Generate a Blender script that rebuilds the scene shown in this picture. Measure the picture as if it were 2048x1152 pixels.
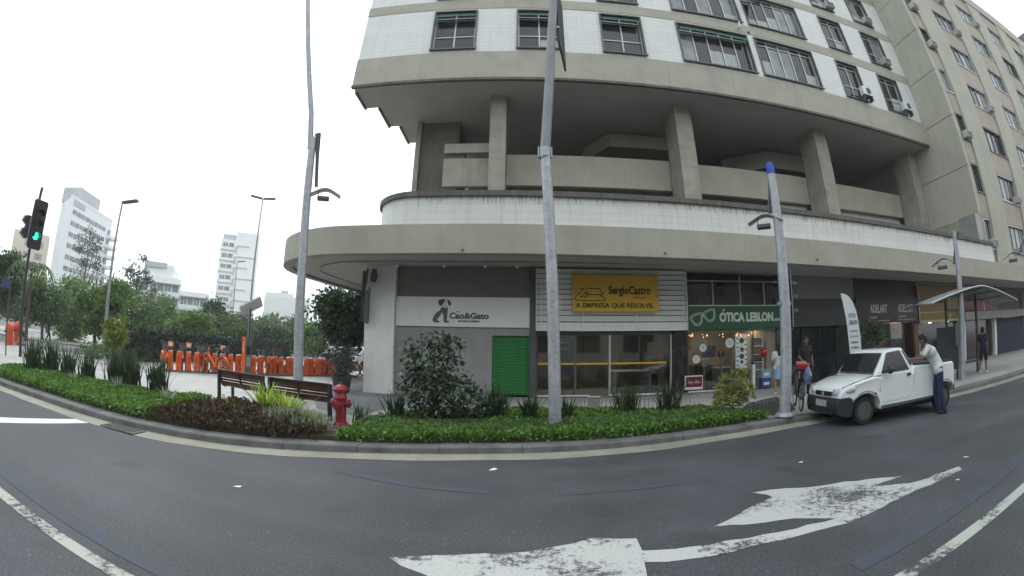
import bpy, bmesh, math, random
import numpy as np
from mathutils import Matrix, Vector
R = math.radians
random.seed(7); RNG = np.random.default_rng(7)
for o in list(bpy.data.objects): bpy.data.objects.remove(o)
SC = bpy.context.scene; COL = SC.collection

# ------------------------------------------------------------------ camera (wide dashcam lens, equidistant)
cam_d = bpy.data.cameras.new('camera'); cam = bpy.data.objects.new('camera', cam_d); COL.objects.link(cam)
cam_d.type = 'PANO'
cam_d.panorama_type = 'FISHEYE_LENS_POLYNOMIAL'
cam_d.sensor_fit = 'HORIZONTAL'; cam_d.sensor_width = 36.0; cam_d.sensor_height = 20.25
F_MM = 870.0 * 36.0 / 2048.0
cam_d.fisheye_fov = R(200)
cam_d.fisheye_polynomial_k0 = 0.0; cam_d.fisheye_polynomial_k1 = -1.0 / F_MM
cam_d.fisheye_polynomial_k2 = 0.0; cam_d.fisheye_polynomial_k3 = 0.0; cam_d.fisheye_polynomial_k4 = 0.0
cam_d.clip_start = 0.05; cam_d.clip_end = 2000
cam.matrix_world = Matrix.Translation((0, 0, 1.7)) @ Matrix.Rotation(R(.65), 4, 'Z') @ Matrix.Rotation(R(8.2), 4, 'X') @ Matrix.Rotation(R(-.68), 4, 'Y') @ Matrix.Rotation(R(90), 4, 'X')
SC.camera = cam

# ------------------------------------------------------------------ sky, sun, exposure
W = bpy.data.worlds.new('World'); SC.world = W; W.use_nodes = True
nt = W.node_tree; nt.nodes.clear()
SUN_EL, SUN_AZ = R(48), R(-38)          # azimuth from +Y, clockwise: behind the building, to the left
sky = nt.nodes.new('ShaderNodeTexSky'); sky.sky_type = 'NISHITA'; sky.sun_disc = False
sky.sun_elevation = SUN_EL; sky.sun_rotation = SUN_AZ
tc = nt.nodes.new('ShaderNodeTexCoord')
nz = nt.nodes.new('ShaderNodeTexNoise'); nz.inputs['Scale'].default_value = 1.6; nz.inputs['Detail'].default_value = 5
rp = nt.nodes.new('ShaderNodeValToRGB')
rp.color_ramp.elements[0].position = .36; rp.color_ramp.elements[0].color = (.74, .86, .93, 1)
rp.color_ramp.elements[1].position = .60; rp.color_ramp.elements[1].color = (1, 1, 1, 1)
ml = nt.nodes.new('ShaderNodeMix'); ml.data_type = 'RGBA'; ml.blend_type = 'MULTIPLY'; ml.inputs['Factor'].default_value = 1
ml.inputs['B'].default_value = (11.5, 11.8, 12.0, 1)
mx = nt.nodes.new('ShaderNodeMix'); mx.data_type = 'RGBA'; mx.inputs['Factor'].default_value = .88
bg = nt.nodes.new('ShaderNodeBackground'); bg.inputs['Strength'].default_value = .1
wo = nt.nodes.new('ShaderNodeOutputWorld')
L = nt.links.new
L(tc.outputs['Generated'], nz.inputs['Vector']); L(nz.outputs['Fac'], rp.inputs['Fac']); L(rp.outputs['Color'], ml.inputs['A'])
L(sky.outputs['Color'], mx.inputs['A']); L(ml.outputs['Result'], mx.inputs['B']); L(mx.outputs['Result'], bg.inputs['Color']); L(bg.outputs['Background'], wo.inputs['Surface'])
sd = bpy.data.lights.new('sun', 'SUN'); sd.energy = .9; sd.angle = R(18); sd.color = (1, .97, .92)
so = bpy.data.objects.new('sun', sd); COL.objects.link(so)
d = Vector((math.sin(SUN_AZ) * math.cos(SUN_EL), math.cos(SUN_AZ) * math.cos(SUN_EL), math.sin(SUN_EL)))
so.rotation_euler = (-d).to_track_quat('-Z', 'Y').to_euler()
SC.view_settings.view_transform = 'Standard'; SC.view_settings.look = 'None'
SC.view_settings.exposure = 0.68; SC.view_settings.gamma = 1; SC.view_settings.use_curve_mapping = False
SC.render.engine = 'CYCLES'; SC.cycles.max_bounces = 6; SC.cycles.transparent_max_bounces = 12
SC.cycles.caustics_reflective = False; SC.cycles.caustics_refractive = False

# ------------------------------------------------------------------ mesh builder
MATS = {}
class MB:
    def __init__(s): s.v = []; s.f = []
    def add(s, vs, fs):
        b = len(s.v); s.v += [tuple(p) for p in vs]; s.f += [tuple(i + b for i in f) for f in fs]; return s
    def quad(s, a, b, c, d): return s.add([a, b, c, d], [(0, 1, 2, 3)])
    def box(s, x0, x1, y0, y1, z0, z1):
        return s.add([(x0,y0,z0),(x1,y0,z0),(x1,y1,z0),(x0,y1,z0),(x0,y0,z1),(x1,y0,z1),(x1,y1,z1),(x0,y1,z1)],
                     [(0,3,2,1),(4,5,6,7),(0,1,5,4),(1,2,6,5),(2,3,7,6),(3,0,4,7)])
    def obox(s, c, a, b, e):                                     # centre and three half vectors
        c, a, b, e = map(Vector, (c, a, b, e)); vs = []
        for k in (-1, 1):
            for i, j in ((-1,-1),(1,-1),(1,1),(-1,1)): vs.append(c + a*i + b*j + e*k)
        return s.add(vs, [(0,3,2,1),(4,5,6,7),(0,1,5,4),(1,2,6,5),(2,3,7,6),(3,0,4,7)])
    def tube(s, pts, r, n=8, cap=True):
        pts = [Vector(p) for p in pts]; m = len(pts)
        rs = list(r) if isinstance(r, (list, tuple)) else [r] * m
        vs = []; fs = []; up = None
        for i, p in enumerate(pts):
            t = (pts[min(i+1, m-1)] - pts[max(i-1, 0)]).normalized()
            if up is None: up = Vector((0,0,1)) if abs(t.z) < .9 else Vector((0,1,0))
            a = t.cross(up); 
            if a.length < 1e-4: a = t.cross(Vector((1,0,0)))
            a.normalize(); b = a.cross(t); up = b
            for k in range(n):
                an = 2*math.pi*k/n; vs.append(p + (a*math.cos(an) + b*math.sin(an))*rs[i])
        for i in range(m-1):
            for k in range(n):
                fs.append((i*n+k, i*n+(k+1)%n, (i+1)*n+(k+1)%n, (i+1)*n+k))
        if cap: fs.append(tuple(range(n-1,-1,-1))); fs.append(tuple((m-1)*n+k for k in range(n)))
        return s.add(vs, fs)
    def lathe(s, prof, c=(0,0,0), n=16, axis='z'):
        vs = []; fs = []; m = len(prof)
        for r, h in prof:
            for k in range(n):
                an = 2*math.pi*k/n; x, y = r*math.cos(an), r*math.sin(an)
                p = (x, y, h) if axis == 'z' else ((h, x, y) if axis == 'x' else (x, h, y))
                vs.append((c[0]+p[0], c[1]+p[1], c[2]+p[2]))
        for i in range(m-1):
            for k in range(n): fs.append((i*n+k, i*n+(k+1)%n, (i+1)*n+(k+1)%n, (i+1)*n+k))
        fs.append(tuple(range(n-1,-1,-1))); fs.append(tuple((m-1)*n+k for k in range(n)))
        return s.add(vs, fs)
    def prism(s, poly, z0, z1, axis='z'):
        n = len(poly)
        if axis == 'z': P = [(x,y,z0) for x,y in poly] + [(x,y,z1) for x,y in poly]
        elif axis == 'y': P = [(x,z0,y) for x,y in poly] + [(x,z1,y) for x,y in poly]
        else: P = [(z0,x,y) for x,y in poly] + [(z1,x,y) for x,y in poly]
        return s.add(P, [tuple(range(n-1,-1,-1)), tuple(range(n,2*n))] + [(i,(i+1)%n,n+(i+1)%n,n+i) for i in range(n)])
    def sheet(s, rows):                                          # grid of points
        m, n = len(rows), len(rows[0])
        return s.add([p for r in rows for p in r], [(i*n+j, i*n+j+1, (i+1)*n+j+1, (i+1)*n+j) for i in range(m-1) for j in range(n-1)])
    def ring(s, c, rad, r, n=20, m=6, axis='y'):
        pts = []
        for k in range(n+1):
            a = 2*math.pi*k/n; u, w = rad*math.cos(a), rad*math.sin(a)
            pts.append((c[0]+u, c[1], c[2]+w) if axis == 'y' else ((c[0], c[1]+u, c[2]+w) if axis == 'x' else (c[0]+u, c[1]+w, c[2])))
        return s.tube(pts, r, m, cap=False)
    def mesh(s, name):
        me = bpy.data.meshes.new(name); me.from_pydata([tuple(p) for p in s.v], [], s.f); me.validate(); me.update()
        bm = bmesh.new(); bm.from_mesh(me); bmesh.ops.recalc_face_normals(bm, faces=bm.faces); bm.to_mesh(me); bm.free()
        return me
    def build(s, name, m=None, parent=None, world=True, smooth=False, bevel=0, label=None, kind=None, seg=2):
        if world and parent is not None:
            inv = frame_of(parent).inverted(); s.v = [tuple(inv @ Vector(p)) for p in s.v]
        me = s.mesh(name)
        return link(name, me, m, parent, smooth, bevel, label, kind, seg)
def link(name, me, m=None, parent=None, smooth=False, bevel=0, label=None, kind=None, seg=2):
    o = bpy.data.objects.new(name, me); COL.objects.link(o)
    if m is not None and not me.materials: me.materials.append(m)
    if smooth:
        for p in me.polygons: p.use_smooth = True
        me.set_sharp_from_angle(angle=R(40))
    if bevel:
        b = o.modifiers.new('bevel', 'BEVEL'); b.width = bevel; b.segments = seg; b.limit_method = 'ANGLE'; b.angle_limit = R(40)
    if parent is not None: o.parent = parent
    if label: o['label'] = label
    if kind: o['kind'] = kind
    return o
FR = {}
def frame_of(o):
    m = Matrix.Identity(4)
    while o is not None:
        m = Matrix.LocRotScale(o.location, o.rotation_euler, o.scale) @ m; o = o.parent
    return m
def tag(o, label, cat, group=None, kind=None):
    o['label'] = label; o['category'] = cat
    if group: o['group'] = group
    if kind: o['kind'] = kind
    return o
def thing(name, label, cat, loc=(0,0,0), rot=0, group=None):
    o = bpy.data.objects.new(name, None); COL.objects.link(o); o.empty_display_size = .1
    o.location = loc; o.rotation_euler = (0, 0, rot)
    return tag(o, label, cat, group)
def copy_tree(o, parent=None):
    c = o.copy(); COL.objects.link(c)
    if parent is not None: c.parent = parent
    for ch in list(o.children): copy_tree(ch, c)
    return c
def dup(o, loc, rot, label, group=None):
    c = copy_tree(o); c.location = loc; c.rotation_euler = (0, 0, rot); c['label'] = label
    if group: c['group'] = group
    return c
def piece(name, me, parent, loc=(0,0,0), rot=(0,0,0), scale=(1,1,1)):
    o = bpy.data.objects.new(name, me); COL.objects.link(o); o.parent = parent
    o.location = loc; o.rotation_euler = rot; o.scale = scale; return o
def mesh_of(mb, name, m, smooth=False):
    me = mb.mesh(name); me.materials.append(m)
    if smooth:
        for p in me.polygons: p.use_smooth = True
        me.set_sharp_from_angle(angle=R(40))
    return me

# ------------------------------------------------------------------ materials
def nodes(name):
    m = bpy.data.materials.new(name); m.use_nodes = True; n = m.node_tree; 
    return m, n, n.nodes['Principled BSDF'], n.links.new
def mat(name, col, rough=.75, metal=0., var=.12, scale=2.5, bump=.0, bscale=60., coat=0., coords='Object', fine=.06, spec=.5, emit=0., stain=0.):
    if name in MATS: return MATS[name]
    m, n, b, L = nodes(name)
    t = n.nodes.new('ShaderNodeTexCoord')
    a = n.nodes.new('ShaderNodeTexNoise'); a.inputs['Scale'].default_value = scale; a.inputs['Detail'].default_value = 6; a.inputs['Roughness'].default_value = .6
    c = n.nodes.new('ShaderNodeTexNoise'); c.inputs['Scale'].default_value = bscale; c.inputs['Detail'].default_value = 3
    L(t.outputs[coords], a.inputs['Vector']); L(t.outputs[coords], c.inputs['Vector'])
    r = n.nodes.new('ShaderNodeValToRGB')
    r.color_ramp.elements[0].position = .3; r.color_ramp.elements[1].position = .7
    lo = [max(0, x*(1-var)) for x in col]; hi = [min(1, x*(1+var)) for x in col]
    r.color_ramp.elements[0].color = (*lo, 1); r.color_ramp.elements[1].color = (*hi, 1)
    L(a.outputs['Fac'], r.inputs['Fac'])
    src = r.outputs['Color']
    if fine:
        q = n.nodes.new('ShaderNodeMapRange'); q.inputs['To Min'].default_value = 1-fine*2; q.inputs['To Max'].default_value = 1+fine*2
        L(c.outputs['Fac'], q.inputs['Value'])
        x = n.nodes.new('ShaderNodeMix'); x.data_type = 'RGBA'; x.blend_type = 'MULTIPLY'; x.inputs['Factor'].default_value = 1
        L(src, x.inputs['A']); L(q.outputs['Result'], x.inputs['B']); src = x.outputs['Result']
    if stain:                                                   # rain streaks running down the surface
        mp = n.nodes.new('ShaderNodeMapping'); mp.inputs['Scale'].default_value = (7, 7, .35)
        w = n.nodes.new('ShaderNodeTexNoise'); w.inputs['Scale'].default_value = 1.; w.inputs['Detail'].default_value = 6
        L(t.outputs[coords], mp.inputs['Vector']); L(mp.outputs['Vector'], w.inputs['Vector'])
        q2 = n.nodes.new('ShaderNodeMapRange'); q2.inputs['From Min'].default_value = .45; q2.inputs['From Max'].default_value = .72
        q2.inputs['To Min'].default_value = 1; q2.inputs['To Max'].default_value = 1-stain
        L(w.outputs['Fac'], q2.inputs['Value'])
        x = n.nodes.new('ShaderNodeMix'); x.data_type = 'RGBA'; x.blend_type = 'MULTIPLY'; x.inputs['Factor'].default_value = 1
        L(src, x.inputs['A']); L(q2.outputs['Result'], x.inputs['B']); src = x.outputs['Result']
    L(src, b.inputs['Base Color'])
    q = n.nodes.new('ShaderNodeMapRange'); q.inputs['To Min'].default_value = max(.02, rough-.12); q.inputs['To Max'].default_value = min(1, rough+.12)
    L(a.outputs['Fac'], q.inputs['Value']); L(q.outputs['Result'], b.inputs['Roughness'])
    b.inputs['Metallic'].default_value = metal; b.inputs['Specular IOR Level'].default_value = spec
    if coat: b.inputs['Coat Weight'].default_value = coat; b.inputs['Coat Roughness'].default_value = .06
    if bump:
        bu = n.nodes.new('ShaderNodeBump'); bu.inputs['Strength'].default_value = bump; bu.inputs['Distance'].default_value = .01
        L(c.outputs['Fac'], bu.inputs['Height']); L(bu.outputs['Normal'], b.inputs['Normal'])
    if emit: b.inputs['Emission Color'].default_value = (*col, 1); b.inputs['Emission Strength'].default_value = emit
    MATS[name] = m; return m
def leafmat(name, cols, rough=.45, trans=.25):
    m, n, b, L = nodes(name)
    g = n.nodes.new('ShaderNodeNewGeometry'); r = n.nodes.new('ShaderNodeValToRGB'); e = r.color_ramp.elements
    e[0].color = (*cols[0], 1); e[1].color = (*cols[-1], 1)
    for i, c in enumerate(cols[1:-1]): k = e.new((i+1)/(len(cols)-1)); k.color = (*c, 1)
    L(g.outputs['Random Per Island'], r.inputs['Fac']); L(r.outputs['Color'], b.inputs['Base Color'])
    b.inputs['Roughness'].default_value = rough; b.inputs['Specular IOR Level'].default_value = .35
    t = n.nodes.new('ShaderNodeBsdfTranslucent'); x = n.nodes.new('ShaderNodeMixShader'); x.inputs['Fac'].default_value = trans
    L(r.outputs['Color'], t.inputs['Color']); L(b.outputs['BSDF'], x.inputs[1]); L(t.outputs['BSDF'], x.inputs[2])
    L(x.outputs['Shader'], n.nodes['Material Output'].inputs['Surface'])
    return m
def glassmat(name, tint=(.85,.9,.9), refl=1.0):
    m, n, b, L = nodes(name)
    t = n.nodes.new('ShaderNodeBsdfTransparent'); t.inputs['Color'].default_value = (*tint, 1)
    g = n.nodes.new('ShaderNodeBsdfGlossy'); g.inputs['Roughness'].default_value = .02
    f = n.nodes.new('ShaderNodeFresnel'); f.inputs['IOR'].default_value = 1.5
    q = n.nodes.new('ShaderNodeMath'); q.operation = 'MULTIPLY'; q.inputs[1].default_value = 1.6*refl
    q2 = n.nodes.new('ShaderNodeMath'); q2.operation = 'ADD'; q2.inputs[1].default_value = .02; q2.use_clamp = True
    x = n.nodes.new('ShaderNodeMixShader'); L(f.outputs['Fac'], q.inputs[0]); L(q.outputs[0], q2.inputs[0]); L(q2.outputs[0], x.inputs['Fac'])
    L(t.outputs['BSDF'], x.inputs[1]); L(g.outputs['BSDF'], x.inputs[2]); L(x.outputs['Shader'], n.nodes['Material Output'].inputs['Surface'])
    return m
def brickmat(name, c1, c2, cm, bw, bh, mortar=.012, rough=.6, rot=(R(90),0,0), bump=.25, stain=.0, offset=.5, var=.1):
    m, n, b, L = nodes(name)
    t = n.nodes.new('ShaderNodeTexCoord'); mp = n.nodes.new('ShaderNodeMapping'); mp.inputs['Rotation'].default_value = rot
    k = n.nodes.new('ShaderNodeTexBrick'); k.inputs['Scale'].default_value = 1; k.inputs['Brick Width'].default_value = bw; k.inputs['Row Height'].default_value = bh
    k.inputs['Mortar Size'].default_value = mortar; k.inputs['Color1'].default_value = (*c1, 1); k.inputs['Color2'].default_value = (*c2, 1); k.inputs['Mortar'].default_value = (*cm, 1)
    k.offset = offset
    L(t.outputs['Object'], mp.inputs['Vector']); L(mp.outputs['Vector'], k.inputs['Vector'])
    a = n.nodes.new('ShaderNodeTexNoise'); a.inputs['Scale'].default_value = .9; a.inputs['Detail'].default_value = 7; L(t.outputs['Object'], a.inputs['Vector'])
    q = n.nodes.new('ShaderNodeMapRange'); q.inputs['To Min'].default_value = 1-var*2; q.inputs['To Max'].default_value = 1+var; L(a.outputs['Fac'], q.inputs['Value'])
    x = n.nodes.new('ShaderNodeMix'); x.data_type = 'RGBA'; x.blend_type = 'MULTIPLY'; x.inputs['Factor'].default_value = 1
    L(k.outputs['Color'], x.inputs['A']); L(q.outputs['Result'], x.inputs['B']); src = x.outputs['Result']
    if stain:
        m2 = n.nodes.new('ShaderNodeMapping'); m2.inputs['Scale'].default_value = (9, 9, .25)
        w = n.nodes.new('ShaderNodeTexNoise'); w.inputs['Scale'].default_value = 1.; w.inputs['Detail'].default_value = 7
        L(t.outputs['Object'], m2.inputs['Vector']); L(m2.outputs['Vector'], w.inputs['Vector'])
        q2 = n.nodes.new('ShaderNodeMapRange'); q2.inputs['From Min'].default_value = .48; q2.inputs['From Max'].default_value = .75; q2.inputs['To Min'].default_value = 1; q2.inputs['To Max'].default_value = 1-stain
        L(w.outputs['Fac'], q2.inputs['Value'])
        y = n.nodes.new('ShaderNodeMix'); y.data_type = 'RGBA'; y.blend_type = 'MULTIPLY'; y.inputs['Factor'].default_value = 1
        L(src, y.inputs['A']); L(q2.outputs['Result'], y.inputs['B']); src = y.outputs['Result']
    L(src, b.inputs['Base Color']); b.inputs['Roughness'].default_value = rough
    bu = n.nodes.new('ShaderNodeBump'); bu.inputs['Strength'].default_value = bump; bu.inputs['Distance'].default_value = .01; bu.invert = True
    L(k.outputs['Fac'], bu.inputs['Height']); L(bu.outputs['Normal'], b.inputs['Normal'])
    return m
def asphalt(name, base, speck=.25, dark=.6):
    m, n, b, L = nodes(name); t = n.nodes.new('ShaderNodeTexCoord')
    def noise(s, d=6, rg=.6):
        a = n.nodes.new('ShaderNodeTexNoise'); a.inputs['Scale'].default_value = s; a.inputs['Detail'].default_value = d; a.inputs['Roughness'].default_value = rg
        L(t.outputs['Object'], a.inputs['Vector']); return a
    big, mid, fin, pat = noise(.22), noise(1.7), noise(38, 4, .7), noise(.55, 3, .4)
    vo = n.nodes.new('ShaderNodeTexVoronoi'); vo.inputs['Scale'].default_value = 24; L(t.outputs['Object'], vo.inputs['Vector'])
    r = n.nodes.new('ShaderNodeValToRGB'); e = r.color_ramp.elements; e[0].position = .3; e[1].position = .7
    e[0].color = (*[x*.78 for x in base], 1); e[1].color = (*[x*1.22 for x in base], 1); L(big.outputs['Fac'], r.inputs['Fac'])
    def mul(a, fac, lo, hi):
        q = n.nodes.new('ShaderNodeMapRange'); q.inputs['From Min'].default_value = .3; q.inputs['From Max'].default_value = .7
        q.inputs['To Min'].default_value = lo; q.inputs['To Max'].default_value = hi; L(fac, q.inputs['Value'])
        x = n.nodes.new('ShaderNodeMix'); x.data_type = 'RGBA'; x.blend_type = 'MULTIPLY'; x.inputs['Factor'].default_value = 1
        L(a, x.inputs['A']); L(q.outputs['Result'], x.inputs['B']); return x.outputs['Result']
    c = mul(r.outputs['Color'], mid.outputs['Fac'], .84, 1.16); c = mul(c, fin.outputs['Fac'], .45, 1.55); c = mul(c, pat.outputs['Fac'], .84, 1.10)
    mp = n.nodes.new('ShaderNodeMapping'); mp.inputs['Scale'].default_value = (.07, 1.3, 1); ln = n.nodes.new('ShaderNodeTexNoise'); ln.inputs['Scale'].default_value = 1.; ln.inputs['Detail'].default_value = 5
    L(t.outputs['Object'], mp.inputs['Vector']); L(mp.outputs['Vector'], ln.inputs['Vector']); c = mul(c, ln.outputs['Fac'], .84, 1.14)
    oil = noise(.9, 2, .3); oq = n.nodes.new('ShaderNodeMapRange'); oq.inputs['From Min'].default_value = .66; oq.inputs['From Max'].default_value = .74; oq.inputs['To Min'].default_value = 1; oq.inputs['To Max'].default_value = .68; L(oil.outputs['Fac'], oq.inputs['Value'])
    ox = n.nodes.new('ShaderNodeMix'); ox.data_type = 'RGBA'; ox.blend_type = 'MULTIPLY'; ox.inputs['Factor'].default_value = 1; L(c, ox.inputs['A']); L(oq.outputs['Result'], ox.inputs['B']); c = ox.outputs['Result']
    # pale grit: the few stones whose random value is high
    sc = n.nodes.new('ShaderNodeMapRange'); sc.inputs['From Min'].default_value = .84; sc.inputs['From Max'].default_value = .95; L(vo.outputs['Color'], sc.inputs['Value'])
    sd_ = n.nodes.new('ShaderNodeMapRange'); sd_.inputs['From Min'].default_value = .0; sd_.inputs['From Max'].default_value = .45; sd_.inputs['To Min'].default_value = speck; sd_.inputs['To Max'].default_value = 0; L(vo.outputs['Distance'], sd_.inputs['Value'])
    mm = n.nodes.new('ShaderNodeMath'); mm.operation = 'MULTIPLY'; L(sc.outputs['Result'], mm.inputs[0]); L(sd_.outputs['Result'], mm.inputs[1])
    x = n.nodes.new('ShaderNodeMix'); x.data_type = 'RGBA'; L(mm.outputs[0], x.inputs['Factor']); L(c, x.inputs['A']); x.inputs['B'].default_value = (.5, .5, .48, 1)
    L(x.outputs['Result'], b.inputs['Base Color'])
    q = n.nodes.new('ShaderNodeMapRange'); q.inputs['To Min'].default_value = .62; q.inputs['To Max'].default_value = .9; L(mid.outputs['Fac'], q.inputs['Value']); L(q.outputs['Result'], b.inputs['Roughness'])
    bu = n.nodes.new('ShaderNodeBump'); bu.inputs['Strength'].default_value = .5; bu.inputs['Distance'].default_value = .008; L(fin.outputs['Fac'], bu.inputs['Height']); L(bu.outputs['Normal'], b.inputs['Normal'])
    return m
def wornpaint(name, col, under, wear=.5, scale=9):
    m, n, b, L = nodes(name); t = n.nodes.new('ShaderNodeTexCoord')
    a = n.nodes.new('ShaderNodeTexNoise'); a.inputs['Scale'].default_value = scale; a.inputs['Detail'].default_value = 9; a.inputs['Roughness'].default_value = .75
    f = n.nodes.new('ShaderNodeTexNoise'); f.inputs['Scale'].default_value = 1.3; f.inputs['Detail'].default_value = 4
    L(t.outputs['Object'], a.inputs['Vector']); L(t.outputs['Object'], f.inputs['Vector'])
    s = n.nodes.new('ShaderNodeMath'); s.operation = 'ADD'; L(a.outputs['Fac'], s.inputs[0]); L(f.outputs['Fac'], s.inputs[1])
    q = n.nodes.new('ShaderNodeMapRange'); q.inputs['From Min'].default_value = .72+wear*.3; q.inputs['From Max'].default_value = .86+wear*.3; L(s.outputs[0], q.inputs['Value'])
    x = n.nodes.new('ShaderNodeMix'); x.data_type = 'RGBA'; L(q.outputs['Result'], x.inputs['Factor']); x.inputs['A'].default_value = (*under, 1); x.inputs['B'].default_value = (*col, 1)
    g = n.nodes.new('ShaderNodeTexNoise'); g.inputs['Scale'].default_value = 60; L(t.outputs['Object'], g.inputs['Vector'])
    q2 = n.nodes.new('ShaderNodeMapRange'); q2.inputs['To Min'].default_value = .75; q2.inputs['To Max'].default_value = 1.25; L(g.outputs['Fac'], q2.inputs['Value'])
    y = n.nodes.new('ShaderNodeMix'); y.data_type = 'RGBA'; y.blend_type = 'MULTIPLY'; y.inputs['Factor'].default_value = 1; L(x.outputs['Result'], y.inputs['A']); L(q2.outputs['Result'], y.inputs['B'])
    L(y.outputs['Result'], b.inputs['Base Color']); b.inputs['Roughness'].default_value = .8
    return m
def emis(name, col, s):
    m, n, b, L = nodes(name); b.inputs['Base Color'].default_value = (*col, 1); b.inputs['Emission Color'].default_value = (*col, 1); b.inputs['Emission Strength'].default_value = s
    return m

# text baked to mesh, standing in the XZ plane and facing -Y, origin at its lower left
def text_mesh(name, body, size, m, sx=1.0, bold=0., shear=0., spacing=1.0, depth=.004):
    c = bpy.data.curves.new(name, 'FONT'); c.body = body; c.size = size; c.offset = bold; c.shear = shear; c.space_character = spacing
    c.extrude = depth; c.resolution_u = 3
    o = bpy.data.objects.new(name, c); COL.objects.link(o)
    dg = bpy.context.evaluated_depsgraph_get(); me = bpy.data.meshes.new_from_object(o.evaluated_get(dg))
    bpy.data.objects.remove(o); bpy.data.curves.remove(c)
    for v in me.vertices: x, y, z = v.co; v.co = (x*sx, -z, y)
    me.materials.clear(); me.materials.append(m); me.name = name
    return me
def letters(name, body, x, y, z, size, m, parent, width=None, rotz=0., **k):
    me = text_mesh(name, body, size, m, **k)
    xs = [v.co.x for v in me.vertices]; 
    if width and xs:
        f = width/(max(xs)-min(xs)); x0 = min(xs)
        for v in me.vertices: v.co.x = (v.co.x-x0)*f
    o = bpy.data.objects.new(name, me); COL.objects.link(o); o.parent = parent
    inv = frame_of(parent).inverted(); p = inv @ Vector((x, y, z)); o.location = p; o.rotation_euler = (0, 0, rotz)
    return o

# batch of small leaves: points, unit directions, lengths
def leaf_mesh(name, P, D, LN, m, width=.45, fold=.15, droop=0.):
    P = np.asarray(P, float); D = np.asarray(D, float); LN = np.asarray(LN, float).reshape(-1, 1); N = len(P)
    D = D/np.linalg.norm(D, axis=1)[:, None]
    rv = RNG.normal(size=(N, 3)); S = np.cross(D, rv); S /= np.linalg.norm(S, axis=1)[:, None]; U = np.cross(S, D)
    a = P; tip = P + D*LN; tip[:, 2] -= droop*LN[:, 0]
    mid = P + D*LN*.45
    l = mid + S*LN*width*.5 + U*LN*fold; r = mid - S*LN*width*.5 + U*LN*fold
    V = np.stack([a, r, tip, l], 1).reshape(-1, 3)
    return quads_mesh(name, V, N, m)
def quads_mesh(name, V, N, m):
    me = bpy.data.meshes.new(name); me.vertices.add(4*N); me.vertices.foreach_set('co', V.astype(np.float32).ravel())
    me.loops.add(4*N); me.loops.foreach_set('vertex_index', np.arange(4*N, dtype=np.int32))
    me.polygons.add(N); me.polygons.foreach_set('loop_start', np.arange(0, 4*N, 4, dtype=np.int32))
    me.update(calc_edges=True); me.materials.append(m); return me
def rand_dirs(N, up=0.):
    d = RNG.normal(size=(N, 3)); d[:, 2] += up; return d/np.linalg.norm(d, axis=1)[:, None]

# thin warm-weather haze over the whole scene
hb = MB(); hb.box(-260,260,-120,260,-1.1,56); hz = hb.build('haze'); hz['kind'] = 'stuff'; hz['label'] = 'thin pale haze over the whole scene'; hz.display_type = 'WIRE'
hm = bpy.data.materials.new('haze_air'); hm.use_nodes = True; hn = hm.node_tree; hn.nodes.clear(); ho = hn.nodes.new('ShaderNodeOutputMaterial'); hv = hn.nodes.new('ShaderNodeVolumePrincipled')
hv.inputs['Color'].default_value = (.96,.98,1,1); hv.inputs['Density'].default_value = .0009; hv.inputs['Anisotropy'].default_value = .3
hn.links.new(hv.outputs['Volume'], ho.inputs['Volume']); hz.data.materials.append(hm); SC.cycles.volume_bounces = 1
# ================================================================== SETTING
M_ASPH = asphalt('asphalt', (.058, .060, .067))
M_ASPH2 = asphalt('street_asphalt', (.16, .165, .17), speck=.1)
M_PLAZA = asphalt('plaza_asphalt', (.17, .17, .175), speck=.1)
M_WALK = brickmat('paving', (.34,.33,.31), (.40,.39,.36), (.27,.26,.24), .9, .6, .008, rot=(0,0,0), var=.16, bump=.1)
M_STONE = mat('kerb_granite', (.13,.13,.122), .8, var=.38, scale=2.2, bump=.5, bscale=45, fine=.2)
M_GUTTER = mat('gutter_concrete', (.27,.255,.205), .85, var=.22, scale=1.6, bump=.3, bscale=50, fine=.14)
M_SOIL = mat('soil', (.045,.035,.022), .95, var=.4, bump=.8, bscale=40)
M_WHITEP = wornpaint('white_road_paint', (.44,.44,.42), (.07,.07,.076), .54, 15)
M_WHITEL = wornpaint('white_line_paint', (.40,.41,.36), (.06,.06,.065), .44, 14)
M_BLUE_FAINT = wornpaint('faint_blue_tint', (.052,.066,.094), (.058,.060,.067), .74, 5)  # patchy faint blue laid over the asphalt colour

ME = MB(); ME.quad((-700,-700,-.03),(700,-700,-.03),(700,700,-.03),(-700,700,-.03)); g = ME.build('ground', asphalt('far_ground', (.12,.12,.11))); g['kind'] = 'structure'; g['label'] = 'grey ground reaching to the horizon'
ME = MB(); n = 40
ME.sheet([[(-60+3*i, y, 0) for i in range(41)] for y in (-40, 0, 3, 6, 11)]); r = ME.build('road', M_ASPH); r['kind'] = 'structure'; r['label'] = 'dark asphalt road curving round the planted corner'

KP = [(-60,4.7),(-20,4.72),(-11.8,4.85),(-10.4,5.06),(-7.75,5.2),(-6.02,5.39),(-4.52,5.71),(-3.64,6.03),(-2.57,6.44),(-1.42,6.76),(-.56,6.95),(.57,7.07),(2.17,7.33),(3.45,7.63),(4.69,7.86),(6.42,8.08),(8.2,8.06),(11.42,7.72),(13.5,7.6),(17.4,7.55),(60,7.5)]
def kerb_y(x):
    for (a, ya), (b, yb) in zip(KP, KP[1:]):
        if a <= x <= b: return ya + (yb-ya)*(x-a)/(b-a)
def kerb_s(x): return sum(kerb_y(min(59.9, max(-59.9, x+d)))*w for d, w in ((-.9,.15),(-.45,.22),(0,.26),(.45,.22),(.9,.15)))
KZ, SZ, KW = .115, .18, .40
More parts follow.
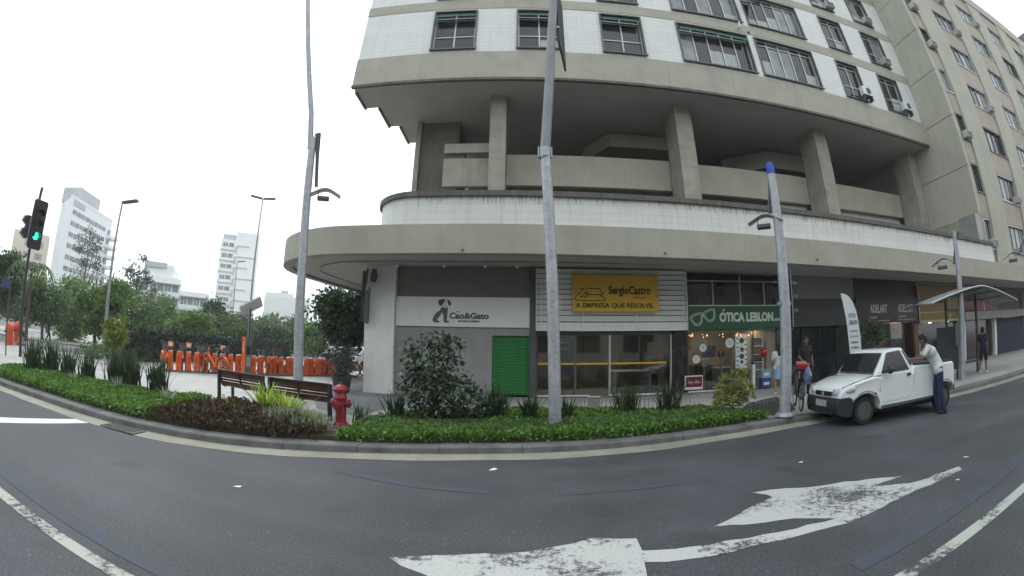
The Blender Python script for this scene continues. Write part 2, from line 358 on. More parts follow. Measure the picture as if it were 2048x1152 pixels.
# sidewalk: rises gently from the kerb
xs = [-60,-40,-25] + [-20+.5*i for i in range(81)] + [25,40,60]
ME = MB(); ME.sheet([[(x, kerb_s(x)+KW-.03+dy, z) for x in xs] for dy, z in ((0,KZ-.12),(0,KZ-.006),(.5,SZ),(2.5,SZ),(5,SZ),(12,SZ),(24,SZ),(80,SZ))])
sw = ME.build('sidewalk', M_WALK); sw['kind'] = 'structure'; sw['label'] = 'pale stone pavement in front of the shops'
ME = MB(); ME.add([(x,y,SZ+.004) for x,y in [(-3.5,8.9),(-2.9,11),(-2.2,13.7),(-4.9,13.9),(-5,30),(-9,30),(-7.6,18.7),(-6.3,12.5),(-4.6,9.4)]], [tuple(range(9))])
pl = ME.build('plaza', M_PLAZA); pl['kind'] = 'structure'; pl['label'] = 'grey asphalt plaza beside the white corner pillar'
ME = MB(); ME.add([(x,y,SZ+.004) for x,y in [(-60,9.5),(-24,11.2),(-20.6,14.9),(-20.2,20),(-21,60),(-30,60),(-27.5,24),(-26.6,20.4),(-28.5,17),(-31,14.2),(-60,12.6)]], [tuple(range(11))])
sr = ME.build('side_street', M_ASPH2); sr['kind'] = 'structure'; sr['label'] = 'grey side street running behind the clumps of reeds'
ME = MB()
fk = [(-60,12.7),(-31,14.3),(-28.5,17.1),(-26.65,20.5),(-27.6,24),(-30,60)]
for (a,b),(c,d_) in zip(fk, fk[1:]): ME.add([(a,b,SZ),(c,d_,SZ),(c-.3,d_+.25,SZ),(a-.3,b+.25,SZ),(a,b,SZ+.13),(c,d_,SZ+.13),(c-.3,d_+.25,SZ+.13),(a-.3,b+.25,SZ+.13)], [(0,1,5,4),(4,5,6,7),(1,2,6,5),(2,3,7,6),(3,0,4,7)])
fkerb = ME.build('far_kerb', mat('far_kerb_stone', (.30,.29,.26), .85)); fkerb['kind'] = 'structure'; fkerb['label'] = 'pale kerb along the far side of the side street'

# kerb of single stones
kerb = bpy.data.objects.new('kerb', None); COL.objects.link(kerb); kerb['kind'] = 'structure'; kerb['label'] = 'grey granite kerb round the planted corner'
x = -12.6; rk = random.Random(3)
while x < 19:
    ln = rk.uniform(1.1, 1.6); x1 = x + ln; g_ = .004
    pts = [x+g_ + (ln-2*g_)*i/3 for i in range(4)]; dz = rk.uniform(-.006,.006); dy = rk.uniform(-.006,.006)
    MEk = MB()
    ring = lambda px_: [(px_, kerb_s(px_)+dy, -.02), (px_, kerb_s(px_)+dy+.012, KZ-.02+dz), (px_, kerb_s(px_)+dy+.035, KZ+dz), (px_, kerb_s(px_)+KW+dy, KZ+dz), (px_, kerb_s(px_)+KW+dy, -.02)]
    rs = [ring(p) for p in pts]; vs = [p for q in rs for p in q]
    fs = [(i*5+j, i*5+j+1, (i+1)*5+j+1, (i+1)*5+j) for i in range(3) for j in range(4)] + [(4,3,2,1,0), (15,16,17,18,19)]
    MEk.add(vs, fs).build('kerb_stone', M_STONE, kerb); x = x1
ME = MB(); xs2 = [-12.6+.4*i for i in range(80)]
ME.sheet([[(x, kerb_s(x)-.42-.02*math.sin(x*3.1), .004) for x in xs2], [(x, kerb_s(x)+.01, .008) for x in xs2]]); gt = ME.build('gutter', M_GUTTER); gt['kind'] = 'structure'; gt['label'] = 'pale concrete gutter strip along the kerb'

# painted road markings and faint blue strokes
def marking(name, pts, m, label, z=.004):
    MB_ = MB(); MB_.add([(x,y,z) for x,y in pts], [tuple(range(len(pts)))]); o = MB_.build(name, m); o['kind'] = 'structure'; o['label'] = label; return o
def jag(pts, amp, step, seed):
    q = random.Random(seed); out = []
    for (a,b),(c,d_) in zip(pts, pts[1:]+pts[:1]):
        k = max(1, int(math.hypot(c-a, d_-b)/step))
        for i in range(k): out.append((a+(c-a)*i/k + (q.uniform(-amp,amp) if i else 0), b+(d_-b)*i/k + (q.uniform(-amp,amp) if i else 0)))
    return out
marking('lane_line', [(-14,1.70),(-4.6,1.74),(-2.6,1.75),(2.3,1.82),(5.2,2.04),(14,2.7),(14,2.84),(5.2,2.17),(2.3,1.95),(-2.6,1.88),(-4.6,1.88),(-14,1.84)], M_WHITEL, 'white lane line closest to the camera')
marking('stop_line', [(-9.6,.4),(-8.22,3.34),(-7.30,5.60),(-7.16,5.02),(-7.80,3.16),(-9.1,.3)], wornpaint('stop_line_paint', (.66,.67,.66), (.12,.12,.12), .05), 'white stop line meeting the kerb on the left')
def G2(*p): return list(p)
marking('turn_arrow', jag([(1.86,3.62),(2.55,4.0),(2.84,4.11),(2.83,4.22),(2.72,4.37),(2.96,4.36),(3.52,4.15),(3.93,4.08),(4.68,3.70),(4.07,3.69),(4.51,3.42),(5.52,3.33),(5.42,3.20),(4.46,3.19),(3.8,3.14),(3.08,3.03),(3.05,3.18),(2.68,3.44)], .025, .16, 4), M_WHITEP, 'worn white turn arrow with a forked head on the asphalt')
marking('straight_arrow', jag([(-.98,3.14),(-.45,3.30),(.12,3.40),(.70,3.66),(1.08,3.57),(1.06,3.31),(1.33,3.27),(2.2,3.25),(3.06,3.19),(3.05,3.02),(2.3,3.06),(1.4,3.05),(1.02,3.1),(.95,2.55),(.4,2.35),(-.2,2.62)], .022, .16, 5), wornpaint('white_arrow_paint', (.45,.45,.43), (.07,.07,.076), .42, 15), 'worn white arrow with a broad head nearest the camera')
marking('blue_line', [(-2.4,5.32),(-1.2,5.02),(-.3,4.93),(-.3,5.05),(-1.1,5.16),(-2.3,5.44)], M_BLUE_FAINT, 'faint blue stroke on the asphalt before the red plants')
marking('blue_line', [(.5,4.88),(2.2,5.05),(2.2,5.17),(.5,5.0)], M_BLUE_FAINT, 'faint blue stroke on the asphalt before the middle lamp post')
marking('blue_line', [(2.5,2.2),(5.4,2.5),(7.5,2.75),(7.5,2.95),(5.4,2.68),(2.5,2.36)], M_BLUE_FAINT, 'faint blue band beside the lane line on the right')
marking('blue_line', [(-9,2.1),(-2.2,2.0),(-2.2,2.16),(-9,2.35)], M_BLUE_FAINT, 'faint blue band beside the lane line on the left')
rl = random.Random(9)
for (lx, ly, s, lb) in [(-.3,6.0,.09,'white scrap of paper before the middle of the kerb'),(-3.1,4.1,.06,'white scrap of litter on the asphalt before the red plants'),(4.05,5.2,.05,'white scrap of litter on the road by the white pickup'),(6.0,3.5,.05,'white scrap of litter near the lane line on the right'),(5.0,3.0,.035,'small white scrap beside the tail of the turn arrow')]:
    MB_ = MB(); a = rl.uniform(0,3)
    q = [(lx+s*math.cos(a+t)*k, ly+s*math.sin(a+t)*k) for t, k in ((0,1),(1.2,.45),(2.6,.9),(3.9,.4),(5.2,.7))]
    MB_.prism(q, .005, .011); tag(MB_.build('litter', mat('paper', (.7,.7,.68), .8)), lb, 'litter', 'scraps of litter on the road')

# ================================================================== MAIN BUILDING
M_BEIGE = mat('beige_concrete', (.395,.375,.305), .85, var=.10, scale=1.1, bump=.25, bscale=30, fine=.05, stain=.07)
M_BEIGE_D = mat('beige_concrete_weathered', (.345,.325,.268), .85, var=.18, scale=1.4, bump=.25, bscale=30, stain=.12)
M_CEIL = mat('painted_soffit', (.46,.45,.42), .9, var=.08, scale=.6, bump=.1)
M_TILE = brickmat('white_wall_tile', (.74,.74,.70), (.70,.70,.67), (.58,.58,.555), 1.1, .21, .009, bump=.3, stain=.08, var=.06)
M_TILE_P = brickmat('white_parapet_tile', (.72,.72,.67), (.68,.68,.64), (.54,.54,.50), 40, .24, .006, bump=.2, stain=.14, var=.07)
M_CAP = mat('dark_coping', (.13,.12,.105), .8, var=.3, stain=.3)
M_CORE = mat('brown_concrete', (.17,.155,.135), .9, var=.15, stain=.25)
M_BACK = mat('dark_beige_wall', (.20,.19,.165), .9, var=.15)  # even dark beige for rear walls, floors and plain roofs
M_WGLASS = mat('window_glass', (.018,.02,.024), .08, var=.5, scale=.6, fine=0, spec=.6)
M_WGLASS2 = mat('window_glass_pale', (.16,.19,.20), .08, var=.5, scale=.8, fine=0, spec=.8)
M_CURT = mat('curtain', (.42,.44,.43), .9, var=.2, scale=9)
M_ALU = mat('aluminium', (.48,.48,.47), .45, metal=.5, var=.08)
M_BRONZE = mat('bronze_frame', (.12,.115,.10), .5, metal=.4, var=.2)
M_AWN = mat('green_awning', (.06,.15,.11), .8, var=.25, scale=4)
M_PAINTW = mat('white_paint', (.72,.72,.69), .7, var=.06, stain=.08, bump=.08)
M_GREYW = mat('grey_render', (.27,.265,.255), .85, var=.10, bump=.15, stain=.08)
M_BLACK = mat('black_metal', (.022,.022,.024), .5, var=.2)
M_DKGREY = mat('dark_grey_metal', (.075,.075,.08), .5, var=.2)
M_GALV = mat('galvanised_steel', (.39,.40,.42), .5, metal=.35, var=.22, scale=5, bump=.15, bscale=20, fine=.1)

AB = thing('apartment_building', 'white tiled apartment block on concrete columns above a curved podium of shops', 'building', (9, 14, .18))
def wall_open(name, m, parent, x0, x1, z0, z1, y0, y1, ops, label=None):
    xs = sorted({x0, x1, *[o[0] for o in ops], *[o[1] for o in ops]}); zs = sorted({z0, z1, *[o[2] for o in ops], *[o[3] for o in ops]})
    B = MB()
    solid = lambda i, j: 0 <= i < len(xs)-1 and 0 <= j < len(zs)-1 and not any(o[0] <= (xs[i]+xs[i+1])/2 <= o[1] and o[2] <= (zs[j]+zs[j+1])/2 <= o[3] for o in ops)
    for i in range(len(xs)-1):
        for j in range(len(zs)-1):
            if not solid(i, j): continue
            a, b, c, d_ = xs[i], xs[i+1], zs[j], zs[j+1]
            B.quad((a,y0,c),(b,y0,c),(b,y0,d_),(a,y0,d_))
            if not solid(i-1, j): B.quad((a,y1,c),(a,y0,c),(a,y0,d_),(a,y1,d_))
            if not solid(i+1, j): B.quad((b,y0,c),(b,y1,c),(b,y1,d_),(b,y0,d_))
            if not solid(i, j-1): B.quad((a,y0,c),(a,y1,c),(b,y1,c),(b,y0,c))
            if not solid(i, j+1): B.quad((a,y0,d_),(b,y0,d_),(b,y1,d_),(a,y1,d_))
    inv = frame_of(parent).inverted(); me = bpy.data.meshes.new(name); me.from_pydata([tuple(inv @ Vector(p)) for p in B.v], [], B.f); me.update()
    return link(name, me, m, parent, label=label)
def fbars(B, x0, x1, z0, z1, y0, y1, w):
    B.box(x0,x1,y0,y1,z0,z0+w); B.box(x0,x1,y0,y1,z1-w,z1); B.box(x0,x0+w,y0,y1,z0+w,z1-w); B.box(x1-w,x1,y0,y1,z0+w,z1-w)

# --- upper storeys
YU, ZB = 14.86, 12.45; XL, XR = -7.05, 23.9
cols_w = [(-3.75,-1.88,2),(-.05,1.82,2),(3.65,5.52,2),(7.33,11.12,5),(11.6,15.26,5),(17.08,18.75,2),(20.6,22.38,2)]
floors = [13.9+3.27*i for i in range(4)]
ops = [(a, b, f+.20, f+2.52) for f in floors for a, b, k in cols_w]
for f in floors: wall_open('tiled_wall', M_TILE, AB, XL, XR, f, f+2.70, YU, YU+.4, [o for o in ops if f < o[2] < f+2.7])
B = MB(); B.box(XL-.02,XR,YU-.025,YU+.4,ZB,floors[0]-.001)
B.build('floor_band', M_BEIGE, AB)
for f in floors: MB().box(XL-.02,XR,YU-.025,YU+.4,f+2.70,f+3.269).build('floor_band', M_BEIGE, AB)
MB().box(XL-.05,XR+.02,YU-.06,YU+.1,ZB-.10,ZB+.02).build('drip_edge', M_CAP, AB)
# stepped plan of the overhang: ceiling slab and side walls
plan = [(XL,YU+.11),(XR,YU+.11),(XR,32),(-5.3,32),(-5.3,20.55),(-5.85,20.55),(-5.85,18.65),(-6.4,18.65),(-6.4,16.75),(XL,16.75)]
MB().prism(plan, ZB-.02, ZB+.3).build('overhang_ceiling', M_CEIL, AB)
for (xa, ya, yb) in [(XL,YU+.42,16.75),(-6.4,16.75,18.65),(-5.85,18.65,20.55),(-5.3,20.55,32)]:
    MB().box(xa, xa+.3, ya, yb, ZB+.31, 27).build('side_wall', M_TILE, AB)
    MB().box(xa-.04, xa+.06, ya, yb, ZB-.10, ZB+.3).build('drip_edge', M_CAP, AB)
MB().prism([(XL,YU),(XR,YU),(XR,32),(-5.3,32),(-5.3,20.55),(XL,16.75)], 27, 27.4).build('roof', M_CEIL, AB)
MB().box(XR-.3, XR, YU+.42, 32, ZB+.31, 27).build('side_wall', M_TILE, AB)
# windows
def facade_window(par, x0, x1, z0, z1, y, k, seed, fmat=M_BRONZE, tilt=False, awn=False, curtain=False):
    q = random.Random(seed); fr = MB()
    fbars(fr, x0-.05, x1+.05, z0-.05, z1+.05, y-.07, y+.10, .07); fr.box(x0-.08, x1+.08, y-.14, y-.071, z0-.09, z0-.03)
    w = fr.build('window', fmat, par)
    s = MB(); yy = y+.16; zt = z0+(z1-z0)*.36
    if k <= 2: s.box(x0+.02,x1-.02,yy,yy+.05,zt-.025,zt+.025)
    for i in range(k+1):
        xc = x0+.04+(x1-x0-.08)*i/k; s.box(xc-.028, xc+.028, yy-.012, yy+.045, z0+.02, z1-.02)
    s.box(x0+.02,x1-.02,yy-.006,yy+.04,z1-.32,z1-.27)
    s.build('sash', M_ALU, w)
    for i in range(k):
        a, b = x0+.04+(x1-x0-.08)*i/k, x0+.04+(x1-x0-.08)*(i+1)/k
        pale = q.random() < (.55 if curtain else .22)
        MB().box(a+.03,b-.03,yy+.046,yy+.06,z0+.03,z1-.03).build('pane', M_WGLASS2 if pale else M_WGLASS, w)
        if q.random() < .35:
            c0 = MB(); h = z0+.05+(z1-z0)*q.uniform(.25,.5)
            c0.sheet([[(a+.05+(b-a-.1)*t/12, yy+.040+.006*(t%2), zz) for t in range(13)] for zz in (z0+.05, h)]); c0.build('curtain', M_CURT, w)
    if awn:
        a = MB(); nsc = int((x1-x0)/.16); rows = [[],[],[]]
        for t in range(nsc*4+1):
            xx = x0+.05+(x1-x0-.1)*t/(nsc*4); dz = .05*abs(math.sin(math.pi*t/4))
            rows[0].append((xx, y+.02, z1-.24)); rows[1].append((xx, y-.20, z1-.36)); rows[2].append((xx, y-.215, z1-.46-dz))
        a.sheet(rows); a.tube([(x0+.05,y-.2,z1-.36),(x1-.05,y-.2,z1-.36)], .016, 6); a.build('awning', M_AWN, w)
    if tilt:
        p_ = MB(); a, b = x0+.05, x0+(x1-x0)/k
        p_.obox(((a+b)/2, y-.28, z1-.75), ((b-a)/2,0,0), (0,-.30,-.42), (0,.012,-.01)); p_.build('tilted_sash', M_WGLASS2, w)
    return w
sd_ = 10
for fi, f in enumerate(floors):
    for ci, (a, b, k) in enumerate(cols_w):
        sd_ += 1
        facade_window(AB, a, b, f+.20, f+2.52, YU, k, sd_, awn=(fi == 0 and ci < 4), tilt=(fi == 1 and ci == 4), curtain=(ci == 4 or ci == 3 and fi == 1))
# --- columns, balconies and the shaded storey under the overhang
for (a, b) in [(-1.19,-.52),(6.97,7.76),(14.95,15.78),(23.0,23.88)]:
    c = MB()
    zc = 5.3
    while zc < ZB-.03:
        z2 = min(zc+1.35, ZB-.02); c.box(a, b, 16.2, 17.6, zc, z2-.012); c.box(a+.012, b-.012, 16.212, 17.588, z2-.012, z2); zc = z2
    c.build('column', M_BEIGE_D, AB)
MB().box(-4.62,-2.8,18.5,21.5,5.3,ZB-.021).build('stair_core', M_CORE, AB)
MB().box(-4.86,-4.63,18.3,18.75,5.3,ZB-.022).build('pilaster', M_BEIGE_D, AB)
for (a, b, z0, z1) in [(-.5,6.95,8.72,10.2),(7.78,14.93,8.70,10.16),(15.8,22.98,8.68,10.08)]:
    MB().box(a,b,17.61,17.85,z0,z1).build('balcony_panel', M_BEIGE, AB)
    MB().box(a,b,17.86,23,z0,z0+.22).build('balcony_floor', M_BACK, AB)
MB().box(-3.18,-1.2,16.9,17.1,8.4,9.68).build('balcony_panel', M_BEIGE_D, AB); MB().box(-3.18,-1.2,16.92,17.12,9.98,10.42).build('balcony_beam', M_BEIGE_D, AB)
MB().box(-3.18,-2.3,17.13,17.4,9.69,9.97).build('balcony_block', M_CORE, AB)
MB().box(-3.0,-1.2,17.15,17.3,7.6,8.3).build('balcony_panel', M_BEIGE, AB)
for (a, b) in [(12.4,14.94),(15.79,22.99)]: MB().box(a,b,18.0,18.2,6.2,8.67).build('white_panel', M_PAINTW, AB)
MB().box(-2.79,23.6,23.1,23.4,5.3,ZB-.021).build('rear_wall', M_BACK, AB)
MB().prism([(3.5,20.9),(4.5,19.1),(8.1,19.1),(8.1,23),(3.5,23)], 11.55, 12.28).build('ramp_edge', M_BEIGE, AB)
MB().prism([(11.6,20.9),(13.6,19.1),(17.2,19.1),(17.2,23),(11.6,23)], 11.2, 12.2).build('ramp_edge', M_BEIGE, AB)
MB().box(8.1,11.6,21.5,23,11.0,11.6).build('ramp_edge', M_BACK, AB)

B = MB()
for i, xx in enumerate((-4.1,1.3,6.4,9.6,13.2,18.4)): B.box(xx,xx+.012,YU-.028,YU-.0255,ZB+.02,13.9)
B.build('joint_line', mat('joint_grime', (.20,.19,.16), .9), AB, kind='stuff')
# --- podium parapet and canopy, both with a rounded left end
def arc(cx, cy, r, a0, a1, n): return [(cx+r*math.cos(R(a0+(a1-a0)*i/n)), cy+r*math.sin(R(a0+(a1-a0)*i/n))) for i in range(n+1)]
def zs_(x, z): return z - max(0, x-2)*.0125                         # the block runs very slightly downhill
def band(path, z0, z1, name, m, off=0.):
    b_ = MB(); b_.sheet([[(x, y, zs_(x, z)) for x, y in path] for z in (z0, z1)]); return b_.build(name, m, AB, smooth=True)
ppath = [(-3.9,22)] + [(x,y) for x,y in arc(-3.0,13.6,1.5,180,270,16)][1:] + [(x,12.1+.1*(x>5)) for x in (0,6,12,18,24.4)]
ppath = [(-4.5,22),(-4.5,13.6)] + arc(-3.0,13.6,1.5,180,270,16)[1:] + [(x,12.1) for x in (0,6,12,18,24.4)]
def offpath(p, d): 
    out = []
    for i, (x, y) in enumerate(p):
        a = p[max(0,i-1)]; b = p[min(len(p)-1,i+1)]; tx, ty = b[0]-a[0], b[1]-a[1]; l = math.hypot(tx, ty); out.append((x-(-ty/l)*d*-1*-1, y-(tx/l)*d))
    return out
def strip_solid(path, d0, d1, z0, z1, name, m):
    a, b = offpath(path, d0), offpath(path, d1); B_ = MB()
    B_.sheet([[(x,y,zs_(x,z0)) for x,y in b],[(x,y,zs_(x,z0)) for x,y in a],[(x,y,zs_(x,z1)) for x,y in a],[(x,y,zs_(x,z1)) for x,y in b]])
    return B_.build(name, m, AB, smooth=True)
strip_solid(ppath, 0, -.25, 4.9, 6.17, 'parapet', M_TILE_P)
strip_solid(ppath, .10, -.3, 6.17, 6.33, 'parapet_coping', M_CAP)
MB().sheet([[(x, y, zs_(x,5.35)) for x, y in offpath(ppath,-.2)], [(x, 23.2, zs_(x,5.35)) for x, y in ppath]]).build('podium_roof', M_BACK, AB)
cpath = [(-6.9,26),(-7.75,21.0),(-8.3,18.2),(-8.55,16.2)] + arc(-5.05,15.15,3.55,180,270,22)[1:] + [(x,11.6) for x in (-3,0,6,12,18,24,30,40)]
strip_solid(cpath, 0, -.35, 4.33, 5.17, 'canopy_fascia', M_BEIGE)
ip = offpath(cpath, -.35)
MB().sheet([[(x, y, zs_(x,5.168)) for x, y in ip], [(x, max(y, 14.5 if x>-4.5 else y), zs_(x,5.168)) for x, y in [(max(x,-4.4), y) for x, y in ip]]]).build('canopy_top', M_BEIGE_D, AB)
MB().sheet([[(x, y, zs_(x,4.40)) for x, y in ip], [(max(x,-4.4), max(y,15.2), zs_(x,4.40)) for x, y in ip]]).build('canopy_soffit', M_CEIL, AB)
# recessed groove with spot lamps
gp_ = [(x,y) for x,y in offpath(cpath,-1.35) if y < 22 and x < 8]
b_ = MB(); b_.sheet([[(x,y,4.392) for x,y in gp_],[(x,y,4.345) for x,y in gp_]]); b_.build('soffit_trim', M_BEIGE_D, AB)

# drip marks under the coping, storm pipe and small fittings
q = random.Random(8); dm = MB()
for i in range(230):
    x = -3.0+q.uniform(0,26.5); w = q.uniform(.012,.03); h = q.uniform(.05,.24)*(1.5 if q.random() < .15 else 1); zt = zs_(x,6.165); dm.box(x, x+w, 12.0965, 12.0995, zt-h, zt)
dm.build('drip_marks', mat('drip_grime', (.36,.35,.32), .9), AB, kind='stuff')
MB().tube([(10.75,YU-.05,16.75),(10.75,YU-.30,16.72),(10.76,YU-.32,17.05)], .045, 8).build('vent_pipe', M_PAINTW, AB)
MB().tube([(11.35,YU-.02,16.68),(11.35,YU-.10,16.68)], .06, 10).build('vent_hole', M_BLACK, AB)
for i, xx in enumerate((-1.5,4.2,9.8)): MB().tube([(xx,11.585,4.42),(xx,11.54,4.40)], .03, 8).build('weep_pipe', M_CAP, AB)
MB().tube([(x, 12.05+.02*math.sin(x*3), zs_(x,5.22)) for x in [-2+.8*i for i in range(32)]], .012, 5).build('cable', M_BLACK, AB)
# --- ground floor walls
YS = 13.84
MB().box(-4.98,-3.96,13.66,14.7,.15,4.41).build('corner_pillar', M_PAINTW, AB)
MB().box(-4.98,-4.6,14.71,24,.15,4.41).build('side_wall', M_PAINTW, AB)
wall_open('grey_wall', M_GREYW, AB, -3.95, .42, .15, 2.42, YS, YS+.3, [(-.77,.42,.15,2.16)])
MB().box(-3.95,.42,YS+.05,YS+.3,2.42,4.39).build('brown_panel', mat('brown_panel', (.17,.155,.14), .6, var=.1), AB)
MB().box(-.8,.43,YS+.29,YS+.32,.15,2.3).build('wall_backing', M_BLACK, AB)
MB().box(.425,.62,YS-.06,YS+.6,.15,4.39).build('dark_column', M_DKGREY, AB)
MB().box(5.22,5.74,YS+.02,YS+.7,.15,2.33).build('dark_column', mat('black_stone', (.02,.02,.022), .25, var=.3), AB)
MB().box(9.42,9.75,YS-.02,YS+.6,.15,3.4).build('dark_column', M_DKGREY, AB)
MB().box(9.72,13.66,YS,YS+.3,3.40,4.39).build('upper_fascia', M_GREYW, AB)
MB().box(-4.5,40,19.5,19.8,.15,4.39).build('rear_wall', M_BACK, AB)
MB().box(.62,5.72,YS+.35,YS+.45,2.34,4.39).build('wall_backing', M_BLACK, AB)
MB().box(5.74,9.72,YS+.5,YS+.6,3.12,4.39).build('wall_backing', M_BLACK, AB)
MB().box(-3.95,40,14.2,19.4,.14,.22).build('shop_floor', mat('shop_floor', (.16,.13,.10), .35, var=.15), AB)
# doorstep
MB().box(.62,9.4,YS-.10,YS+.5,.15,.235).build('doorstep', mat('doorstep_stone', (.16,.15,.13), .7), AB)
MB().box(.66,2.35,YS-.06,YS-.01,.235,.275).build('threshold', M_PAINTW, AB); MB().box(3.0,5.2,YS-.06,YS-.01,.235,.275).build('threshold', M_PAINTW, AB); MB().box(5.76,7.4,YS-.06,YS-.01,.235,.275).build('threshold', M_PAINTW, AB)

# storm drain, manhole and repaired patches
SD = thing('storm_drain', 'dark iron storm drain grate in the gutter at the end of the white stop line', 'drain', (-6.5, 5.12, .012), R(4))
MB().box(-.45,.45,-.18,.18,0,.012).build('frame', M_CAP, SD, world=False)
for k in range(9): MB().box(-.40+.09*k,-.36+.09*k,-.15,.15,.0125,.02).build('bar', M_BLACK, SD, world=False)
marking('road_patch', jag([(6.2,4.3),(9.8,4.2),(9.9,4.9),(6.3,5.1)], .03, .2, 22), MATS.get('x') or asphalt('patch_asphalt_pale', (.064,.065,.070)), 'paler repaired strip in the asphalt before the pickup', .003)
# invented block behind the camera, added to darken shop reflections and the canopy underside 
OB = thing('added_street_block', 'plain beige building added behind the camera, seen only in reflections', 'building', (0, -24, 0))
MB().box(-55,60,-36,-24,0,15).build('wall', M_BEIGE, OB); MB().box(-55.3,60.3,-36.3,-23.7,15.001,15.6).build('roof_cornice', M_CAP, OB)
for k in range(4):
    for i in range(19): MB().box(-53+6*i,-50+6*i,-24.0,-23.9,1.5+3.5*k,3.6+3.5*k).build('window', M_WGLASS, OB)
# ================================================================== SHOPS AND SIGNS
M_GLASS = glassmat('shop_glass')
M_GREENS = mat('green_shutter', (.022,.23,.05), .55, var=.2, scale=2, bump=.08, stain=.25)
M_SLOT = mat('slot_black', (.006,.02,.008), .9)
M_YEL = mat('yellow_sign', (.62,.36,.012), .5, var=.06, stain=.12)
M_INK = mat('black_ink', (.02,.015,.012), .6, fine=0)
M_GREENB = mat('green_sign', (.008,.085,.035), .45, var=.08)
M_LETW = mat('white_letters', (.66,.67,.62), .5, fine=0, var=.03)
M_WARMW = mat('warm_wall', (.42,.24,.13), .8, var=.15)
M_SHOPW = mat('shop_wall', (.17,.13,.09), .8, var=.1)
M_WOODD = mat('dark_wood', (.10,.055,.035), .5, var=.3, scale=4)
M_SIGNW = mat('white_sign_board', (.68,.68,.66), .5, var=.03, stain=.04)

# roller shutter: every slat a piece
SH = thing('roller_shutter', 'bright green roller shutter closed beside the grey wall', 'shutter', (-.17, YS+.10, .27))
sl = MB(); hs = 1.88/22
prof = [(0,0),(-.014,.012),(-.016,hs*.5),(-.014,hs-.014),(0,hs-.004)]
sl.sheet([[(-.575, y, z), (.575, y, z)] for y, z in prof]); slm = mesh_of(sl, 'slat', M_GREENS)
for i in range(22): piece('slat', slm, SH, (0, 0, i*hs))
hole = MB(); q = random.Random(2)
for i in range(22):
    for j in range(9):
        xx = -.52+.117*j+(.058 if i % 2 else 0)
        if xx+.07 < .56: hole.box(xx, xx+.072, -.0215, -.0155, i*hs+hs*.38, i*hs+hs*.60)
hole.build('vent_slots', M_SLOT, SH, world=False, kind='stuff')
MB().box(-.62,-.577,-.05,.06,-.09,1.9).build('guide_rail', M_DKGREY, SH, world=False); MB().box(.577,.60,-.05,.06,-.09,1.9).build('guide_rail', M_DKGREY, SH, world=False)

# white sign with the dog
SG = thing('pet_shop_sign', 'long white sign with a grey dog and green lettering above the grey wall', 'sign', (-1.76, YS-.05, 2.42))
MB().box(-3.94,.41,YS-.07,YS-.005,2.415,3.375).build('board', M_SIGNW, SG, bevel=.006)
M_DOG = mat('dog_grey', (.10,.095,.085), .6, fine=0); M_DOG2 = mat('dog_brown', (.05,.04,.035), .6, fine=0); M_TEAL = mat('teal_letters', (.045,.10,.085), .5, fine=0)
def flat(poly, y, parent, name, m, t=.006): return MB().prism(poly, y-t, y, axis='y').build(name, m, parent)
dx, dz_ = -2.70, 2.54; S_ = .00109
def dogp(pts): return [(dx+(x-70)*S_*1.0, dz_+(790-y)*S_*1.12) for x, y in pts]
yy = YS-.071
flat(dogp([(330,370),(300,460),(200,510),(120,590),(75,690),(85,760),(160,790),(285,788),(270,740),(210,730),(230,680),(300,620),(340,520),(380,560),(400,640),(405,760),(430,790),(570,785),(560,740),(500,730),(510,640),(525,470),(525,370),(470,400),(400,390)]), yy, SG, 'dog_body', M_DOG)
flat(dogp([(240,190),(330,170),(440,165),(420,240),(380,290),(330,350),(260,330),(225,260)]), yy, SG, 'dog_ear', M_DOG2); flat(dogp([(495,165),(560,200),(620,260),(605,340),(545,335),(520,260)]), yy, SG, 'dog_ear', M_DOG2)
flat(dogp([(395,330),(460,335),(440,362),(405,358)]), yy, SG, 'dog_nose', M_INK); flat(dogp([(450,235),(485,235),(480,262),(455,262)]), yy, SG, 'dog_eye', M_INK)
letters('lettering', 'Cao&Gato', -2.15, yy-.001, 2.685, .26, M_TEAL, SG, width=1.27, bold=.012); MB().box(-1.93,-1.84,yy-.006,yy,2.885,2.912).build('tilde', M_TEAL, SG)
letters('lettering', 'SAUDE ANIMAL', -1.87, yy-.001, 2.575, .075, M_INK, SG, width=.72, bold=.004)

# spot lamps under the canopy
sp0 = thing('spot_lamp', 'small white spot lamp under the canopy at the left edge of the grey wall', 'lamp', (-3.72, 12.95, 4.35), 0, 'white spot lamps under the canopy')
MB().tube([(0,0,0),(0,0,-.07)], .012).build('arm', M_PAINTW, sp0, world=False)
MB().tube([(0,.05,-.06),(0,-.02,-.12),(0,-.05,-.15)], [.03,.045,.05], 10).build('lamp_head', M_PAINTW, sp0, world=False, smooth=True)
for lx, lb in ((-2.2,'small white spot lamp under the canopy above the dog sign'),(-.95,'small white spot lamp under the canopy above the green shutter'),(-4.9,'small spot lamp under the canopy at the corner pillar'),(.0,'small spot lamp under the canopy beside the dark column')): dup(sp0, (lx, 12.95, 4.35), .3*lx, lb)

